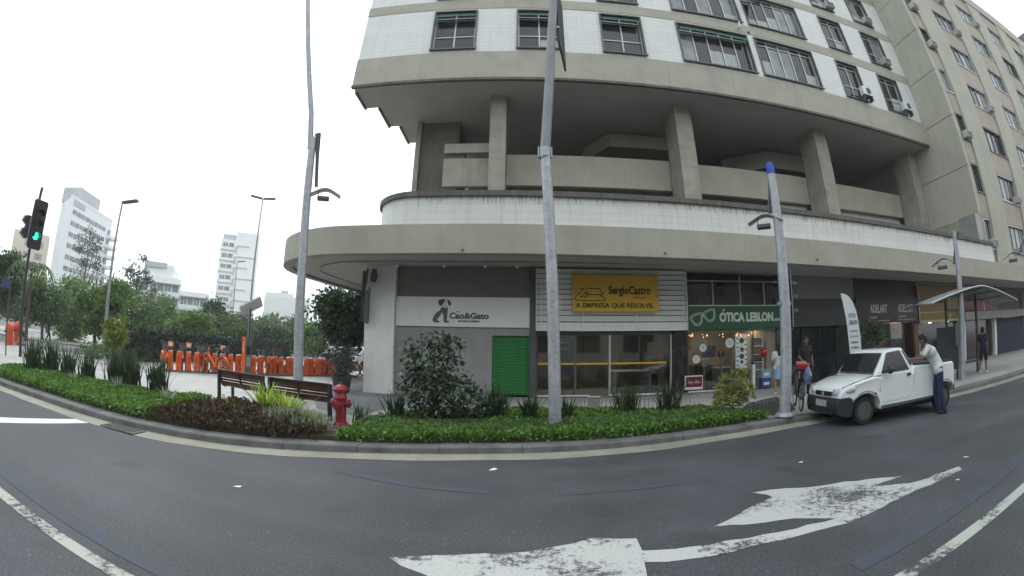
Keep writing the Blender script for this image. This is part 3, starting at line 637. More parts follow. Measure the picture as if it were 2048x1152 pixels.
# blade sign on the pillar
BS = thing('blade_sign', 'dark dog shaped blade sign bracketed to the white corner pillar', 'sign', (-4.93, 13.5, 2.4))
MB().box(-.10,-.04,-.12,.02,.1,1.75).build('bracket', M_BLACK, BS, world=False)
MB().prism([(.02,.05),(.16,.02),(.18,.5),(.14,1.15),(.04,1.1),(-.02,.6)], -.10, -.05, axis='y').build('dog_body', M_DOG, BS, world=False)
MB().box(.15,.172,-.16,-.03,.1,1.2).build('edge_strip', M_DKGREY, BS, world=False)
MB().prism([(.18,1.40),(.36,1.36),(.42,1.6),(.36,1.80),(.24,1.83),(.17,1.6)], -.11,-.07, axis='y').build('dog_ear', M_DOG2, BS, world=False)
MB().prism([(-.02,1.0),(.06,1.4),(.10,1.8),(.04,1.84),(-.04,1.5)], -.11,-.07, axis='y').build('dog_head', M_DOG2, BS, world=False)

# louvred front and yellow sign
LV = thing('louvre_screen', 'white slatted screen across the front behind the yellow sign', 'screen', (3.16, YS-.1, 2.4))
lm = MB(); lm.obox((0,0,0), (2.555,0,0), (0,.030,-.068), (0,.006,.003)); lm = mesh_of(lm, 'slat', M_PAINTW)
nsl = 10
for i in range(nsl): piece('slat', lm, LV, (0, .0, .33+i*.168))
MB().box(-2.555,2.555,-.03,.0,-.08,.19).build('bottom_panel', M_PAINTW, LV, world=False)
MB().box(-2.555,2.555,-.028,.0,.225,.262).build('rail', M_PAINTW, LV, world=False)
for xx in (-2.53,-2.38,2.38,2.53,-1.05,.72): MB().box(xx-.014,xx+.014,-.07,-.045,-.05,1.93).build('post', M_PAINTW, LV, world=False)
YSN = thing('estate_agent_sign', 'yellow sign board with black lettering hung on the white slats', 'sign', (3.2, YS-.25, 2.95))
MB().box(1.77,4.62,YS-.27,YS-.19,2.93,4.12).build('board', M_YEL, YSN, bevel=.006)
yl = YS-.272
letters('lettering', 'A EMPRESA QUE RESOLVE.', 1.86, yl, 3.06, .2, M_INK, YSN, width=2.58, bold=.006)
letters('lettering', 'SergioCastro', 2.93, yl, 3.50, .36, mat('dark_red_ink', (.05,.012,.008), .6, fine=0), YSN, width=1.42, bold=.012)
letters('lettering', 'IMOVEIS', 3.74, yl, 3.34, .10, M_INK, YSN, width=.44); MB().prism([(3.865,3.425),(3.885,3.425),(3.905,3.455),(3.885,3.455)], yl-.005, yl, axis='y').build('accent', M_INK, YSN)
letters('lettering', 'CJ 5', 4.53, yl, 3.42, .08, M_INK, YSN, width=.08)
lg = MB()
for pl_ in ([(1.87,3.38),(1.85,3.31),(1.90,3.28),(2.78,3.28),(2.83,3.31),(2.80,3.36),(2.62,3.47),(2.28,3.47),(2.20,3.56),(2.12,3.47),(2.02,3.39),(2.22,3.39),(2.24,3.44),(2.17,3.53)],[(1.90,3.42),(2.14,3.66),(1.96,3.66)],[(2.62,3.47),(2.76,3.48),(2.64,3.66),(2.2,3.66)]):
    for (a,b),(c,d_) in zip(pl_, pl_[1:]): lg.tube([(a,yl-.003,b),(c,yl-.003,d_)], .014, 6)
lg.build('roof_emblem', M_INK, YSN)

# estate agency interior: glass front, room and blue poster
ES = thing('estate_agency_front', 'dark glazed shop front with a yellow stripe under the white slats', 'shop front', (2.9, YS+.1, .24))
MB().box(.63,5.2,YS+.10,YS+.16,2.20,2.31).build('header', M_BRONZE, ES)
for xx in (.64,1.9,3.03,5.16): MB().box(xx-.025,xx+.035,YS+.09,YS+.15,.24,2.2).build('mullion', M_BRONZE if xx < 3 else M_ALU, ES)
for a, b in ((.7,1.87),(1.94,3.0),(3.07,5.13)): MB().box(a,b,YS+.115,YS+.125,.25,2.19).build('pane', M_GLASS, ES)
MB().box(.7,1.87,YS+.108,YS+.112,1.24,1.30).build('stripe', M_YEL, ES); MB().box(1.94,3.0,YS+.108,YS+.112,1.24,1.30).build('stripe', M_YEL, ES); MB().box(3.07,5.0,YS+.108,YS+.112,1.24,1.30).build('stripe', M_YEL, ES)
B = MB(); B.box(.62,.7,YS+.47,17.6,.22,2.6); B.box(5.15,5.22,YS+.72,17.6,.22,2.6); B.box(.62,5.22,17.6,17.7,.22,2.6); B.build('room_wall', M_SHOPW, ES)
MB().box(.62,5.22,YS+.47,17.7,2.6,2.68).build('room_ceiling', M_CEIL, ES)
MB().box(1.5,2.6,17.5,17.58,.22,2.2).build('wood_panel', M_WOODD, ES); MB().box(2.7,3.6,17.5,17.58,.22,2.2).build('wood_panel', M_WOODD, ES); MB().box(4.2,4.9,17.4,17.58,.22,1.6).build('wood_panel', M_WOODD, ES)
def interior_lamp(x, y, z, e, col, label, w=.25, grp='lit lamps inside the shops'):
    t = thing('ceiling_lamp', label, 'lamp', (x, y, z), 0, grp)
    MB().box(-w,w,-.06,.06,-.03,.0).build('tube', emis('lamp_glow_%.1f' % x, col, 6), t, world=False); MB().box(-w-.02,w+.02,-.08,.08,.002,.04).build('housing', M_PAINTW, t, world=False)
    l = bpy.data.lights.new('lamp_light', 'AREA'); l.energy = e*.5; l.color = col; l.size = .5; o = bpy.data.objects.new('lamp_light', l); COL.objects.link(o); o.location = (x, y, z-.06); return t
interior_lamp(1.05, 14.8, 2.42, 10, (1,.95,.85), 'lit ceiling lamp inside the agency behind the middle lamp post', .10)
interior_lamp(3.0, 15.2, 2.5, 16, (1,.92,.8), 'lit strip lamp inside the agency above the yellow stripe', .45)
BP = thing('blue_poster', 'tall blue poster with a white framed notice behind the agency glass', 'poster', (1.5, YS+.2, .9))
MB().box(1.17,1.80,YS+.20,YS+.21,.92,2.16).build('sheet', mat('poster_blue', (.012,.018,.11), .5, var=.35, scale=3), BP)
fb = MB(); fbars(fb, 1.25,1.72,1.72,2.05,YS+.192,YS+.198,.012); fb.build('notice_frame', M_LETW, BP)
letters('lettering', 'OFERTA', 1.30, YS+.196, 1.93, .09, M_LETW, BP, width=.36); letters('lettering', 'INVEST', 1.30, YS+.196, 1.77, .07, M_LETW, BP, width=.36)
DK = thing('office_desk', 'pale office desk inside the agency behind the right pane', 'desk', (4.2, 15.6, .22))
MB().box(-.75,.75,-.35,.35,.70,.75).build('desktop', M_SIGNW, DK, world=False); MB().box(-.7,-.62,-.3,.3,0,.7).build('leg', M_ALU, DK, world=False); MB().box(.62,.7,-.3,.3,0,.7).build('leg', M_ALU, DK, world=False)

# optician
OS = thing('optician_sign', 'dark green sign with white spectacles and lettering over the lit shop', 'sign', (7.7, YS-.1, 2.34))
MB().box(5.75,9.74,YS-.12,YS+.1,2.335,3.125).build('board', M_GREENB, OS, bevel=.008); MB().box(5.75,9.74,YS-.13,YS+.1,3.127,3.165).build('top_trim', M_ALU, OS)
yo = YS-.122
MB().prism([(7.04,2.945),(7.10,2.945),(7.16,3.02),(7.08,3.02)], yo-.006, yo, axis='y').build('accent', M_LETW, OS); letters('lettering', 'OTICA LEBLON', 6.92, yo, 2.60, .42, M_LETW, OS, width=2.28, bold=.02); letters('lettering', '.com', 9.22, yo, 2.60, .16, M_LETW, OS, width=.36, bold=.006)
sp = MB()
def lens(cx, cz, w, h, rot, inset=0.):
    pts = []
    for t, (ux, uz) in enumerate([(-1,.75),(-.6,.95),(0,1.0),(.6,1.0),(.98,.85),(.92,.2),(.65,-.6),(.2,-.95),(-.3,-.95),(-.72,-.55),(-.95,.1),(-1,.75)]):
        x, z = ux*w*(1-inset), uz*h*(1-inset); c, s = math.cos(rot), math.sin(rot); pts.append((cx+x*c-z*s, yo-.006, cz+x*s+z*c))
    return pts
for cx, cz in ((6.06,2.67),(6.55,2.80)):
    sp.tube(lens(cx,cz,.235,.20,.28), .014, 6); sp.tube(lens(cx,cz,.235,.20,.28,.24), .010, 6)
sp.tube([(6.27,yo-.006,2.78),(6.33,yo-.006,2.80)], .014, 6); sp.build('spectacles_emblem', M_LETW, OS)
OW = thing('upper_glazing', 'row of dark upper panes above the green sign', 'window', (7.7, YS+.1, 3.17))
for xx in (5.77,6.78,7.9,8.95,9.70): MB().box(xx-.02,xx+.02,YS+.04,YS+.10,3.17,4.0).build('mullion', M_ALU, OW)
for a, b in ((5.8,6.75),(6.81,7.87),(7.93,8.92),(8.98,9.67)): MB().box(a,b,YS+.07,YS+.08,3.18,3.98).build('pane', M_WGLASS, OW)
MB().box(5.75,9.72,YS+.03,YS+.10,4.0,4.035).build('top_rail', M_ALU, OW); MB().box(7.9,7.93,YS+.03,YS+.07,4.035,4.38).build('hanger', M_ALU, OW)
OF = thing('optician_shopfront', 'lit glazed shop front full of display goods under the green sign', 'shop front', (7.6, YS+.1, .24))
MB().box(5.75,9.4,YS+.05,YS+.15,2.26,2.332).build('header', mat('header_beige', (.36,.33,.26), .7), OF)
for xx in (5.78,7.06,8.42): MB().box(xx-.02,xx+.025,YS+.10,YS+.14,.24,2.26).build('mullion', M_BRONZE, OF)
for a, b in ((5.81,7.03),(7.09,8.39)): MB().box(a,b,YS+.115,YS+.125,.25,2.25).build('pane', M_GLASS, OF)
M_OPT = mat('optician_wall', (.24,.22,.17), .8, var=.1)
B = MB(); B.box(5.75,5.8,YS+.72,16.6,.22,2.6); B.box(9.0,9.42,YS+.1,16.6,.22,2.6); B.box(5.75,9.42,16.6,16.7,.22,2.6); B.build('room_wall', M_OPT, OF)
MB().box(5.75,9.42,YS+.16,16.7,2.6,2.68).build('room_ceiling', M_CEIL, OF)
interior_lamp(6.3, 15.0, 2.55, 9, (1,.72,.45), 'warm strip lamp inside the optician at the left', .3); interior_lamp(7.6, 15.2, 2.55, 12, (1,.85,.65), 'warm strip lamp inside the optician at the middle', .3); interior_lamp(8.7, 14.9, 2.55, 9, (1,.8,.6), 'warm strip lamp inside the optician at the open door', .2)
# red and gold garland lamps along the header
for i, (xx, lb) in enumerate(((5.95,'first'),(6.50,'second'),(7.12,'third'),(7.85,'fourth'),(8.35,'fifth'))):
    t = thing('garland_cluster', 'glowing red and gold decoration, %s from the left along the optician header' % lb, 'decoration', (xx, YS+.22, 2.14), 0, 'glowing decorations along the optician window')
    q = random.Random(i); b1 = MB(); b2 = MB()
    for k in range(12):
        c = (q.uniform(-.12,.12), q.uniform(-.03,.03), q.uniform(-.06,.07)); rr = q.uniform(.014,.026)
        (b1 if k % 3 else b2).lathe([(.001,-rr),(rr*.8,-rr*.5),(rr,0),(rr*.8,rr*.5),(.001,rr)], c, 8)
    b1.build('baubles', mat('red_bauble', (.35,.03,.015), .25), t, world=False, smooth=True, kind='stuff'); b2.build('lights', emis('garland_glow', (1,.30,.10), 5), t, world=False, smooth=True, kind='stuff')
def disc(name, x, z, r, label):
    t = thing(name, label, 'sticker', (x, YS+.10, z), 0, 'round white stickers on the optician glass')
    MB().lathe([(r,0),(r,.004)], (0,0,0), 24, axis='y').build('disc', M_SIGNW, t, world=False)
    for k in (-.3,.05,.4): MB().box(-r*.55,r*.55,-.003,-.001,k*r-.008,k*r+.008).build('print_line', mat('print_red', (.30,.12,.10), .6), t, world=False)
disc('round_sticker', 6.36, 1.72, .13, 'round white sticker level with the purple banner in the optician window')
disc('round_sticker', 6.10, 1.34, .14, 'lowest round white sticker, above the red spectacle sign')
disc('round_sticker', 7.42, 1.86, .17, 'largest and highest round white sticker on the optician glass')
disc('round_sticker', 7.78, 1.55, .10, 'smallest round white sticker beside the spectacle rack')
t = thing('purple_banner', 'small purple banner hanging inside the optician window', 'banner', (6.75, 14.3, 1.5)); MB().box(-.27,.27,0,.01,-.10,.30).build('sheet', mat('banner_grey', (.10,.09,.10), .7), t, world=False); MB().box(-.27,.27,-.006,-.001,-.12,.05).build('stripe', mat('banner_purple', (.05,.03,.16), .7), t, world=False)
M_BALL = mat('red_balloon', (.45,.012,.015), .2, coat=.5)
def balloon(x, y, z, r, label):
    t = thing('balloon', label, 'balloon', (x, y, z), 0, 'red balloons at the optician')
    MB().lathe([(.004,-1.25*r),(.012,-1.18*r),(.35*r,-.95*r),(.75*r,-.55*r),(.97*r,-.05*r),(.98*r,.25*r),(.8*r,.65*r),(.45*r,.92*r),(.01,1.02*r)], (0,0,0), 16).build('skin', M_BALL, t, world=False, smooth=True); MB().tube([(0,0,-1.25*r),(.02,0,-2.5*r),(-.01,0,-4*r)], .003, 4).build('string', M_LETW, t, world=False)
balloon(7.22, 14.25, 1.50, .15, 'red balloon in the middle of the optician window'); balloon(8.75, 13.75, 1.48, .15, 'red balloon beside the open optician door'); balloon(5.86, 14.2, 1.75, .09, 'small red balloon at the left edge of the optician window')
RK = thing('spectacle_rack', 'tall white rack of dark sunglasses in the optician window', 'rack', (8.03, 14.15, .95))
MB().box(-.24,.24,0,.03,0,1.22).build('panel', mat('rack_white', (.72,.76,.72), .4, emit=.25), RK, world=False)
for zc, w_, h_ in ((.98,.10,.17),(.66,.09,.10),(.42,.10,.10),(.22,.06,.06)): MB().lathe([(w_,0),(w_,.02)], (0,-.025,zc), 12, axis='y').build('sunglasses', M_BLACK, RK, world=False)
for k in range(7): MB().box(-.22,-.14,-.02,-.002,.08+k*.16,.12+k*.16).build('spectacle_case', M_BLACK, RK, world=False); 
for k in range(6): MB().box(.13,.22,-.02,-.002,.1+k*.18,.14+k*.18).build('spectacle_case', M_BLACK, RK, world=False)
CB = thing('display_cabinet', 'narrow beige cabinet of spectacles by the optician door', 'cabinet', (8.62, 14.0, .95))
MB().box(-.24,.24,.04,.25,-.1,1.05).build('back', M_SHOPW, CB, world=False)
for zz in (-.1,.18,.45,.75,1.05): MB().box(-.26,.26,-.02,.25,zz,zz+.025).build('shelf', M_PAINTW, CB, world=False)
for xx in (-.26,.24): MB().box(xx,xx+.02,-.02,.25,-.1,1.05).build('side_panel', M_PAINTW, CB, world=False)
for k in range(3): MB().box(-.2+.14*k,-.1+.14*k,-.01,.03,.21,.27).build('sunglasses', M_BLACK, CB, world=False)
bx = thing('cardboard_box', 'blue box below the beige cabinet at the optician door', 'box', (8.78, 13.72, .235)); MB().box(-.2,.2,-.12,.12,0,.34).build('body', mat('blue_box', (.02,.06,.20), .6), bx, world=False, bevel=.008); MB().box(-.12,.12,-.126,-.121,.1,.2).build('label', M_SIGNW, bx, world=False)
bx = thing('cardboard_box', 'pale blue box stacked on the dark blue box', 'box', (8.78, 13.72, .58)); MB().box(-.19,.19,-.12,.12,0,.30).build('body', mat('pale_blue_box', (.22,.32,.42), .6), bx, world=False, bevel=.008); MB().box(-.1,.1,-.126,-.121,.08,.18).build('label', M_SIGNW, bx, world=False)
pl_ = thing('display_plinth', 'pale green glass plinth behind the variegated bush', 'plinth', (7.35, 14.5, .22)); MB().box(-.28,.28,-.2,.2,0,.75).build('body', mat('plinth_green', (.22,.30,.26), .3), pl_, world=False, bevel=.01); MB().box(-.3,.3,-.22,.22,.751,.78).build('glass_top', M_ALU, pl_, world=False)
pl_ = thing('display_plinth', 'dark counter behind the purple banner', 'plinth', (6.7, 15.0, .22)); MB().box(-.5,.5,-.2,.2,0,.85).build('body', M_WOODD, pl_, world=False, bevel=.01); MB().box(-.52,.52,-.22,.22,.851,.88).build('counter_top', M_DKGREY, pl_, world=False)
st = thing('price_stand', 'small white card stand on the dark counter', 'stand', (6.62, 14.4, 1.05)); MB().box(-.1,.1,0,.01,0,.17).build('card', M_SIGNW, st, world=False); MB().box(-.01,.01,.0,.02,-.8,0).build('leg', M_ALU, st, world=False)
dp = thing('door_post', 'white door post of the optician doorway', 'post', (8.3, YS-.1, .235)); MB().box(-.05,.05,-.05,.05,0,.85).build('post', M_PAINTW, dp, world=False, bevel=.006); MB().box(-.07,.07,-.06,.06,.851,.9).build('cap', M_BLACK, dp, world=False)
RB = thing('spectacle_brand_sign', 'low dark red sign with white script in the optician window', 'sign', (5.95, YS-.02, .3))
MB().box(5.62,6.28,YS-.06,YS-.0,.33,.80).build('frame', M_SIGNW, RB); MB().box(5.65,6.25,YS-.072,YS-.061,.42,.76).build('panel', mat('dark_red', (.14,.006,.012), .4), RB)
letters('lettering', 'Ray-Ban', 5.72, YS-.074, .53, .16, M_LETW, RB, width=.46, shear=.35, bold=-.002)

# dark recess between the optician and the art shop
DR = thing('dark_shop_front', 'unlit dark shop front behind the pole and the parked bicycle', 'shop front', (11.7, YS+.2, .18))
MB().box(9.75,13.66,YS+.02,YS+.3,2.35,3.40).build('header', mat('dark_header', (.035,.035,.036), .5), DR)
for i in range(4): MB().box(9.80+.96*i,9.80+.96*i+.9,YS+.20,YS+.22,.25,2.30).build('pane', mat('dark_pane', (.012,.02,.02), .10, fine=0), DR)
for i in range(5): MB().box(9.76+.96*i,9.80+.96*i,YS+.16,YS+.24,.2,2.35).build('mullion', M_BLACK, DR)
sq = MB()
# art shop
AS = thing('art_shop_front', 'black shop front with pale lettering and a warm lit window', 'shop front', (15.9, YS+.1, .18))
MB().box(13.67,18.15,YS+.02,YS+.3,3.45,4.38).build('upper_panel', M_BLACK, AS)
MB().box(13.67,18.15,YS-.10,YS+.1,2.36,3.44).build('sign_band', mat('sign_black', (.022,.022,.024), .5), AS)
letters('lettering', 'ADELART', 14.55, YS-.105, 2.80, .48, mat('bone_letters', (.60,.57,.48), .5), AS, width=1.2, bold=.008); letters('lettering', 'ADELART', 16.55, YS-.105, 2.80, .48, MATS['bone_letters'], AS, width=1.2, bold=.008)
letters('lettering', 'VIDROS', 14.55, YS-.105, 2.56, .13, M_ALU, AS, width=.5); letters('lettering', 'QUADROS', 16.55, YS-.105, 2.56, .13, M_ALU, AS, width=.6)
for a in (14.5,16.5): MB().box(a,a+1.35,YS-.115,YS-.101,2.46,2.475).build('underline', M_LETW, AS)
MB().box(13.67,18.15,15.4,15.5,.2,2.36).build('room_wall', M_WARMW, AS); MB().box(13.67,18.15,YS+.1,15.4,2.36,2.42).build('room_ceiling', M_CEIL, AS)
for xx in (13.68,15.3,17.0,17.95): MB().box(xx,xx+.09,YS+.02,YS+.12,.2,2.36).build('mullion', M_BLACK, AS)
for a, b in ((13.78,15.29),(15.4,16.99)): MB().box(a,b,YS+.06,YS+.07,.22,2.35).build('pane', M_GLASS, AS)
MB().box(16.1,16.75,15.3,15.38,1.1,1.75).build('poster', mat('poster_grey', (.30,.29,.27), .7), AS); letters('lettering', 'FULL', 16.18, 15.295, 1.3, .3, M_INK, AS, width=.48)
t = thing('wall_lamp', 'glowing orange lamp inside the art shop', 'lamp', (16.6, YS+.4, 2.12)); MB().lathe([(.001,-.07),(.05,-.05),(.07,0),(.05,.05),(.001,.07)], (0,0,0), 12).build('bulb', emis('orange_bulb', (1,.42,.10), 14), t, world=False, smooth=True); MB().tube([(0,0,.07),(0,0,.24)], .012, 6).build('stem', M_BLACK, t, world=False)
l = bpy.data.lights.new('lamp_light', 'POINT'); l.energy = 22; l.color = (1,.5,.2); l.shadow_soft_size = .08; o = bpy.data.objects.new('lamp_light', l); COL.objects.link(o); o.location = (16.6, YS+.3, 1.98)
# gold shop
GS = thing('gold_shop_front', 'shop front with a tall ochre panel framed in cream above dark glass', 'shop front', (20.2, YS, .18))
MB().box(18.3,22.2,YS-.12,YS+.2,2.38,4.02).build('gold_panel', mat('ochre_panel', (.20,.11,.015), .5, var=.15, stain=.1), GS)
for (a,b,c,d_) in ((18.22,18.30,2.3,4.1),(22.2,22.28,2.3,4.1),(18.22,22.28,2.28,2.37),(21.2,21.27,2.38,4.0),(18.3,22.2,2.72,2.76)): MB().box(a,b,YS-.14,YS-.121,c,d_).build('frame_strip', mat('cream_trim', (.48,.42,.26), .6), GS)
for k in range(3): MB().box(18.2,22.3,YS-.16,YS+.2,4.05+.1*k,4.09+.1*k).build('stripe', MATS['cream_trim'], GS); MB().box(18.2,22.3,YS-.14,YS+.2,4.092+.1*k,4.148+.1*k).build('stripe', M_BLACK, GS)
MB().box(18.35,22.2,YS+.15,YS+.17,.25,2.27).build('pane', mat('dark_green_pane', (.02,.035,.028), .08, var=.6, scale=1.2, fine=0), GS); MB().box(20.6,21.5,YS+.13,YS+.148,1.45,1.8).build('poster', mat('faded_red_poster', (.20,.04,.03), .6), GS)
for xx in (18.22,22.2): MB().box(xx,xx+.14,YS-.05,YS+.2,.2,2.27).build('post', M_GREYW, GS)
for xx in (19.3,21.0): MB().lathe([(.09,0),(.09,.02)], (xx,YS-.02,2.25), 10).build('downlight', emis('downlight_glow', (1,.95,.8), 3), GS)
# red sign shop and blue wall
RS = thing('corner_shop_front', 'far shop front with a red sign, pale awning board and blue door', 'shop front', (27, YS, .18))
MB().box(22.9,27.2,YS-.1,YS+.1,2.72,3.25).build('red_sign', mat('red_sign', (.24,.008,.02), .5), RS); MB().box(22.3,33,YS-.5,YS+.1,2.25,2.66).build('awning_board', M_GREYW, RS); MB().box(25.4,25.5,YS-.12,YS-.101,2.72,3.25).build('sign_divider', M_SIGNW, RS)
MB().box(27.1,32,YS-.05,YS+.1,.2,2.24).build('blue_door', mat('blue_door', (.004,.008,.035), .75), RS); MB().box(22.5,26.9,YS+.25,YS+.3,.2,2.24).build('pane', mat('dark_red_pane', (.04,.02,.02), .1, fine=0), RS); MB().box(22.3,22.9,YS-.1,YS+.1,.2,2.24).build('white_post', M_PAINTW, RS); MB().box(26.8,27.1,YS-.1,YS+.1,.2,2.24).build('white_post', M_PAINTW, RS)
MB().box(32,40,YS,YS+.2,.2,4.3).build('end_wall', M_BACK, RS); MB().box(22.3,32,YS+.12,YS+.2,2.665,4.36).build('end_wall', M_BACK, RS)

# ================================================================== BEIGE BLOCK ON THE RIGHT
M_BB = mat('beige_render', (.44,.425,.345), .85, var=.10, scale=.5, bump=.15, stain=.10)
M_PINK = mat('pink_spandrel', (.43,.36,.295), .85, var=.12, scale=.8, stain=.12)
BB = thing('beige_apartment_building', 'beige apartment block with pink panels between windows and window air conditioners', 'building', (40, 18, .18))
YB = 12.4; XB = 23.92
def seams():
    z = 7.6; k = 0
    while z < 28:
        z2 = min(28, 10.35 if k == 0 else z+3.05); MB().box(XB, XB+.35, YB, 27, z+.02, z2-.02).build('side_panel', M_BB, BB); MB().box(XB+.03, XB+.3, YB+.03, 27, z2-.02, z2+.02).build('seam', M_CAP, BB); z = z2; k += 1
seams()
MB().box(XB+.01,XB+.35,YB+.02,27,4.9,7.61).build('side_panel', M_BEIGE_D, BB)
bays = [(24.42,25.22,1)]; x = 27.85
while x < 66: bays.append((x, x+2.95, 2)); x += 5.55
rows = [5.85+3.09*i for i in range(7)]
bops = [(a, b, z, z+1.55) for z in rows for a, b, k in bays]
wall_open('facade_wall', M_BB, BB, XB+.351, 70, 4.9, 28, YB, YB+.35, bops)
for a, b, k in bays:
    for z in rows: MB().box(a-.02,b+.02,YB-.03,YB+.0,z+1.62,z+3.02).build('spandrel', M_PINK, BB)
pil = [(25.3,27.75)]; x = 30.9
while x < 66: pil.append((x, x+2.4)); x += 5.55
for a, b in pil: MB().box(a,b,YB-.14,YB-.001,5.0,27.4).build('pilaster', M_BB, BB)
MB().box(XB-.1,70,YB-.2,YB+.4,27.4,28.5).build('roof_cornice', M_BB, BB); MB().box(XB,70,YB+.4,27,27.9,28).build('roof', M_BACK, BB)
q = random.Random(5)
for a, b, k in bays:
    for z in rows:
        fr = MB(); fbars(fr, a-.03, b+.03, z-.03, z+1.58, YB-.02, YB+.12, .06)
        for i in range(1, k*2): xc = a+(b-a)*i/(k*2); fr.box(xc-.02,xc+.02,YB+.08,YB+.13,z,z+1.55)
        fr.box(a-.06,b+.06,YB-.09,YB-.021,z-.10,z-.03)
        w = fr.build('window', M_ALU if q.random() < .7 else M_BRONZE, BB)
        for i in range(k): MB().box(a+.03+(b-a-.06)*i/k,a+.03+(b-a-.06)*(i+1)/k-.005,YB+.14,YB+.16,z+.02,z+1.53).build('pane', M_WGLASS2 if q.random() < .6 else M_WGLASS, w)
MB().box(23.0,23.6,YB-.2,YB+1,5.0,7.5).build('service_duct', mat('duct_grey', (.30,.32,.30), .5, metal=.3), BB)
# far block behind it
GB = thing('grey_balcony_building', 'grey block with open balconies peeking over the beige roof', 'building', (96, 28, .1))
MB().box(88,104,18,40,0,50).build('tower', M_GREYW, GB)
for k in range(6): MB().box(86.6,88,16,34,30+3.4*k,31+3.4*k).build('balcony', M_BB, GB); MB().box(87.9,88.02,18,33,31+3.4*k,33.2+3.4*k).build('window', M_WGLASS, GB)

# ================================================================== AIR CONDITIONERS
ac = thing('air_conditioner', 'white split unit with a round fan under the rightmost window of the lowest tiled storey', 'air conditioner', (22.2, YU-.30, 14.2), 0, 'air conditioners on the facades')
MB().box(-.36,.36,-.15,.15,0,.52).build('casing', M_PAINTW, ac, world=False, bevel=.015)
MB().lathe([(.2,0),(.2,.012)], (.10,-.165,.27), 20, axis='y').build('fan_grille', M_BLACK, ac, world=False)
fb = MB()
for k in range(5): fb.ring((.10,-.172,.27), .04*k+.03, .004, 16, 4)
fb.build('guard_ring', M_ALU, ac, world=False)
MB().obox((0,.0,-.03),(.34,0,0),(0,.16,0),(0,0,.02)).build('bracket', M_DKGREY, ac, world=False); MB().box(-.34,-.30,-.14,.15,-.3,-.05).build('strut', M_DKGREY, ac, world=False); MB().box(.30,.34,-.14,.15,-.3,-.05).build('strut', M_DKGREY, ac, world=False)
dup(ac, (18.5, YU-.30, 14.25), 0, 'white split unit with a round fan under the narrow window left of the rightmost one')
wa = thing('air_conditioner', 'small box unit in the right window of the second tiled storey', 'air conditioner', (21.9, YU-.2, 17.4), 0, 'air conditioners on the facades')
MB().box(-.32,.32,-.22,.25,0,.42).build('casing', mat('ac_beige', (.48,.47,.42), .6, var=.1), wa, world=False, bevel=.012)
for k in range(6): MB().box(-.28,.28,-.232,-.221,.05+.055*k,.075+.055*k).build('grille_slat', M_DKGREY, wa, world=False)
for x, z, lb in ((18.4,20.68,'box unit in the second window from the right of the third tiled storey'),(21.8,20.68,'box unit in the right window of the third tiled storey')): dup(wa, (x, YU-.2, z), 0, lb)
names = ['lowest','second','third','fourth','fifth','sixth','seventh']
for c, (a, b, k) in enumerate(bays[:4]):
    for r_, z in enumerate(rows):
        if (c*7+r_*3) % 5 in ((0,1,2) if c < 2 else (0,2)):
            dup(wa, (b-.45 if k > 1 else a+.4, YB-.2, z-.0), 0, 'box air conditioner on the %s beige storey, %s window bay from the white block' % (names[r_], names[c] if c else 'narrow first'))
# ================================================================== STREET FURNITURE
def joint_box(B, c, s): B.box(c[0]-s,c[0]+s,c[1]-s,c[1]+s,c[2]-.12,c[2]+.12)
M_LUM = mat('luminaire_white', (.62,.63,.64), .4, var=.05); M_BLUEC = mat('blue_cap', (.02,.06,.42), .5, var=.1)
def luminaire(par, c, ax, scale=1.0):
    """curved white reflector over a dark lamp head; ax = horizontal unit vector of the reflector's length"""
    ax = Vector(ax).normalized(); sd = Vector((-ax.y, ax.x, 0)); c = Vector(c)
    B = MB(); rows = []
    for j in (-1, 1):
        rows.append([tuple(c + ax*(t*.42*scale) + sd*(j*.16*scale) + Vector((0,0,.10*math.cos(t*2.4)*scale))) for t in [k/6-1 for k in range(13)]])
    B.sheet(rows); o = B.build('reflector', M_LUM, par); s = o.modifiers.new('solid','SOLIDIFY'); s.thickness = .012
    h = MB(); h.obox(c + Vector((0,0,-.16*scale)) - ax*.05*scale, ax*(.16*scale), sd*(.10*scale), Vector((0,0,.045*scale))); h.build('lamp_head', M_DKGREY, par, bevel=.01)
    MB().tube([c + Vector((0,0,.08*scale)) - ax*.16*scale, c - ax*.2*scale + Vector((0,0,-.03)), c + Vector((0,0,-.13*scale)) - ax*.17*scale], .012, 6).build('hanger', M_DKGREY, par)
def collar(par, p, r, h=.26):
    B = MB(); B.tube([(p[0],p[1],p[2]-h/2),(p[0],p[1],p[2]+h/2)], r, 12); B.build('collar', M_GALV, par)
    for k in (-1,1): MB().box(p[0]+k*r-.03*(k<0)-.0, p[0]+k*r+.03*(k>0), p[1]-.05, p[1]+.05, p[2]-h*.55, p[2]+h*.55).build('clamp', M_GALV, par)
# left lamp post
P = thing('lamp_post', 'tall grey lamp post rising between the benches and the red hydrant', 'lamp post', (-5.41, 9.98, .18), 0, 'grey tubular lamp posts on the corner')
MB().tube([(-5.41,9.98,.17),(-5.46,9.95,4.0),(-5.62,9.87,7.24)], [.13,.115,.10], 16).build('pole', M_GALV, P, smooth=True)
MB().tube([(-5.66,9.88,6.9),(-5.80,9.78,8.0),(-6.78,9.1,12.6),(-7.5,8.7,15.5)], [.085,.075,.07,.065], 14).build('upper_pole', M_GALV, P, smooth=True)
MB().tube([(-5.56,9.88,7.3),(-5.50,9.90,7.36),(-5.42,9.95,6.6),(-5.34,10.0,5.8)], [.09,.08,.05,.045], 10).build('bent_arm', M_DKGREY, P, smooth=True)
luminaire(P, (-5.10,10.15,5.66), (.92,.38,0)); MB().tube([(-5.41,9.98,.18),(-5.41,9.98,.24)], [.22,.20], 14).build('base_flange', M_GALV, P)
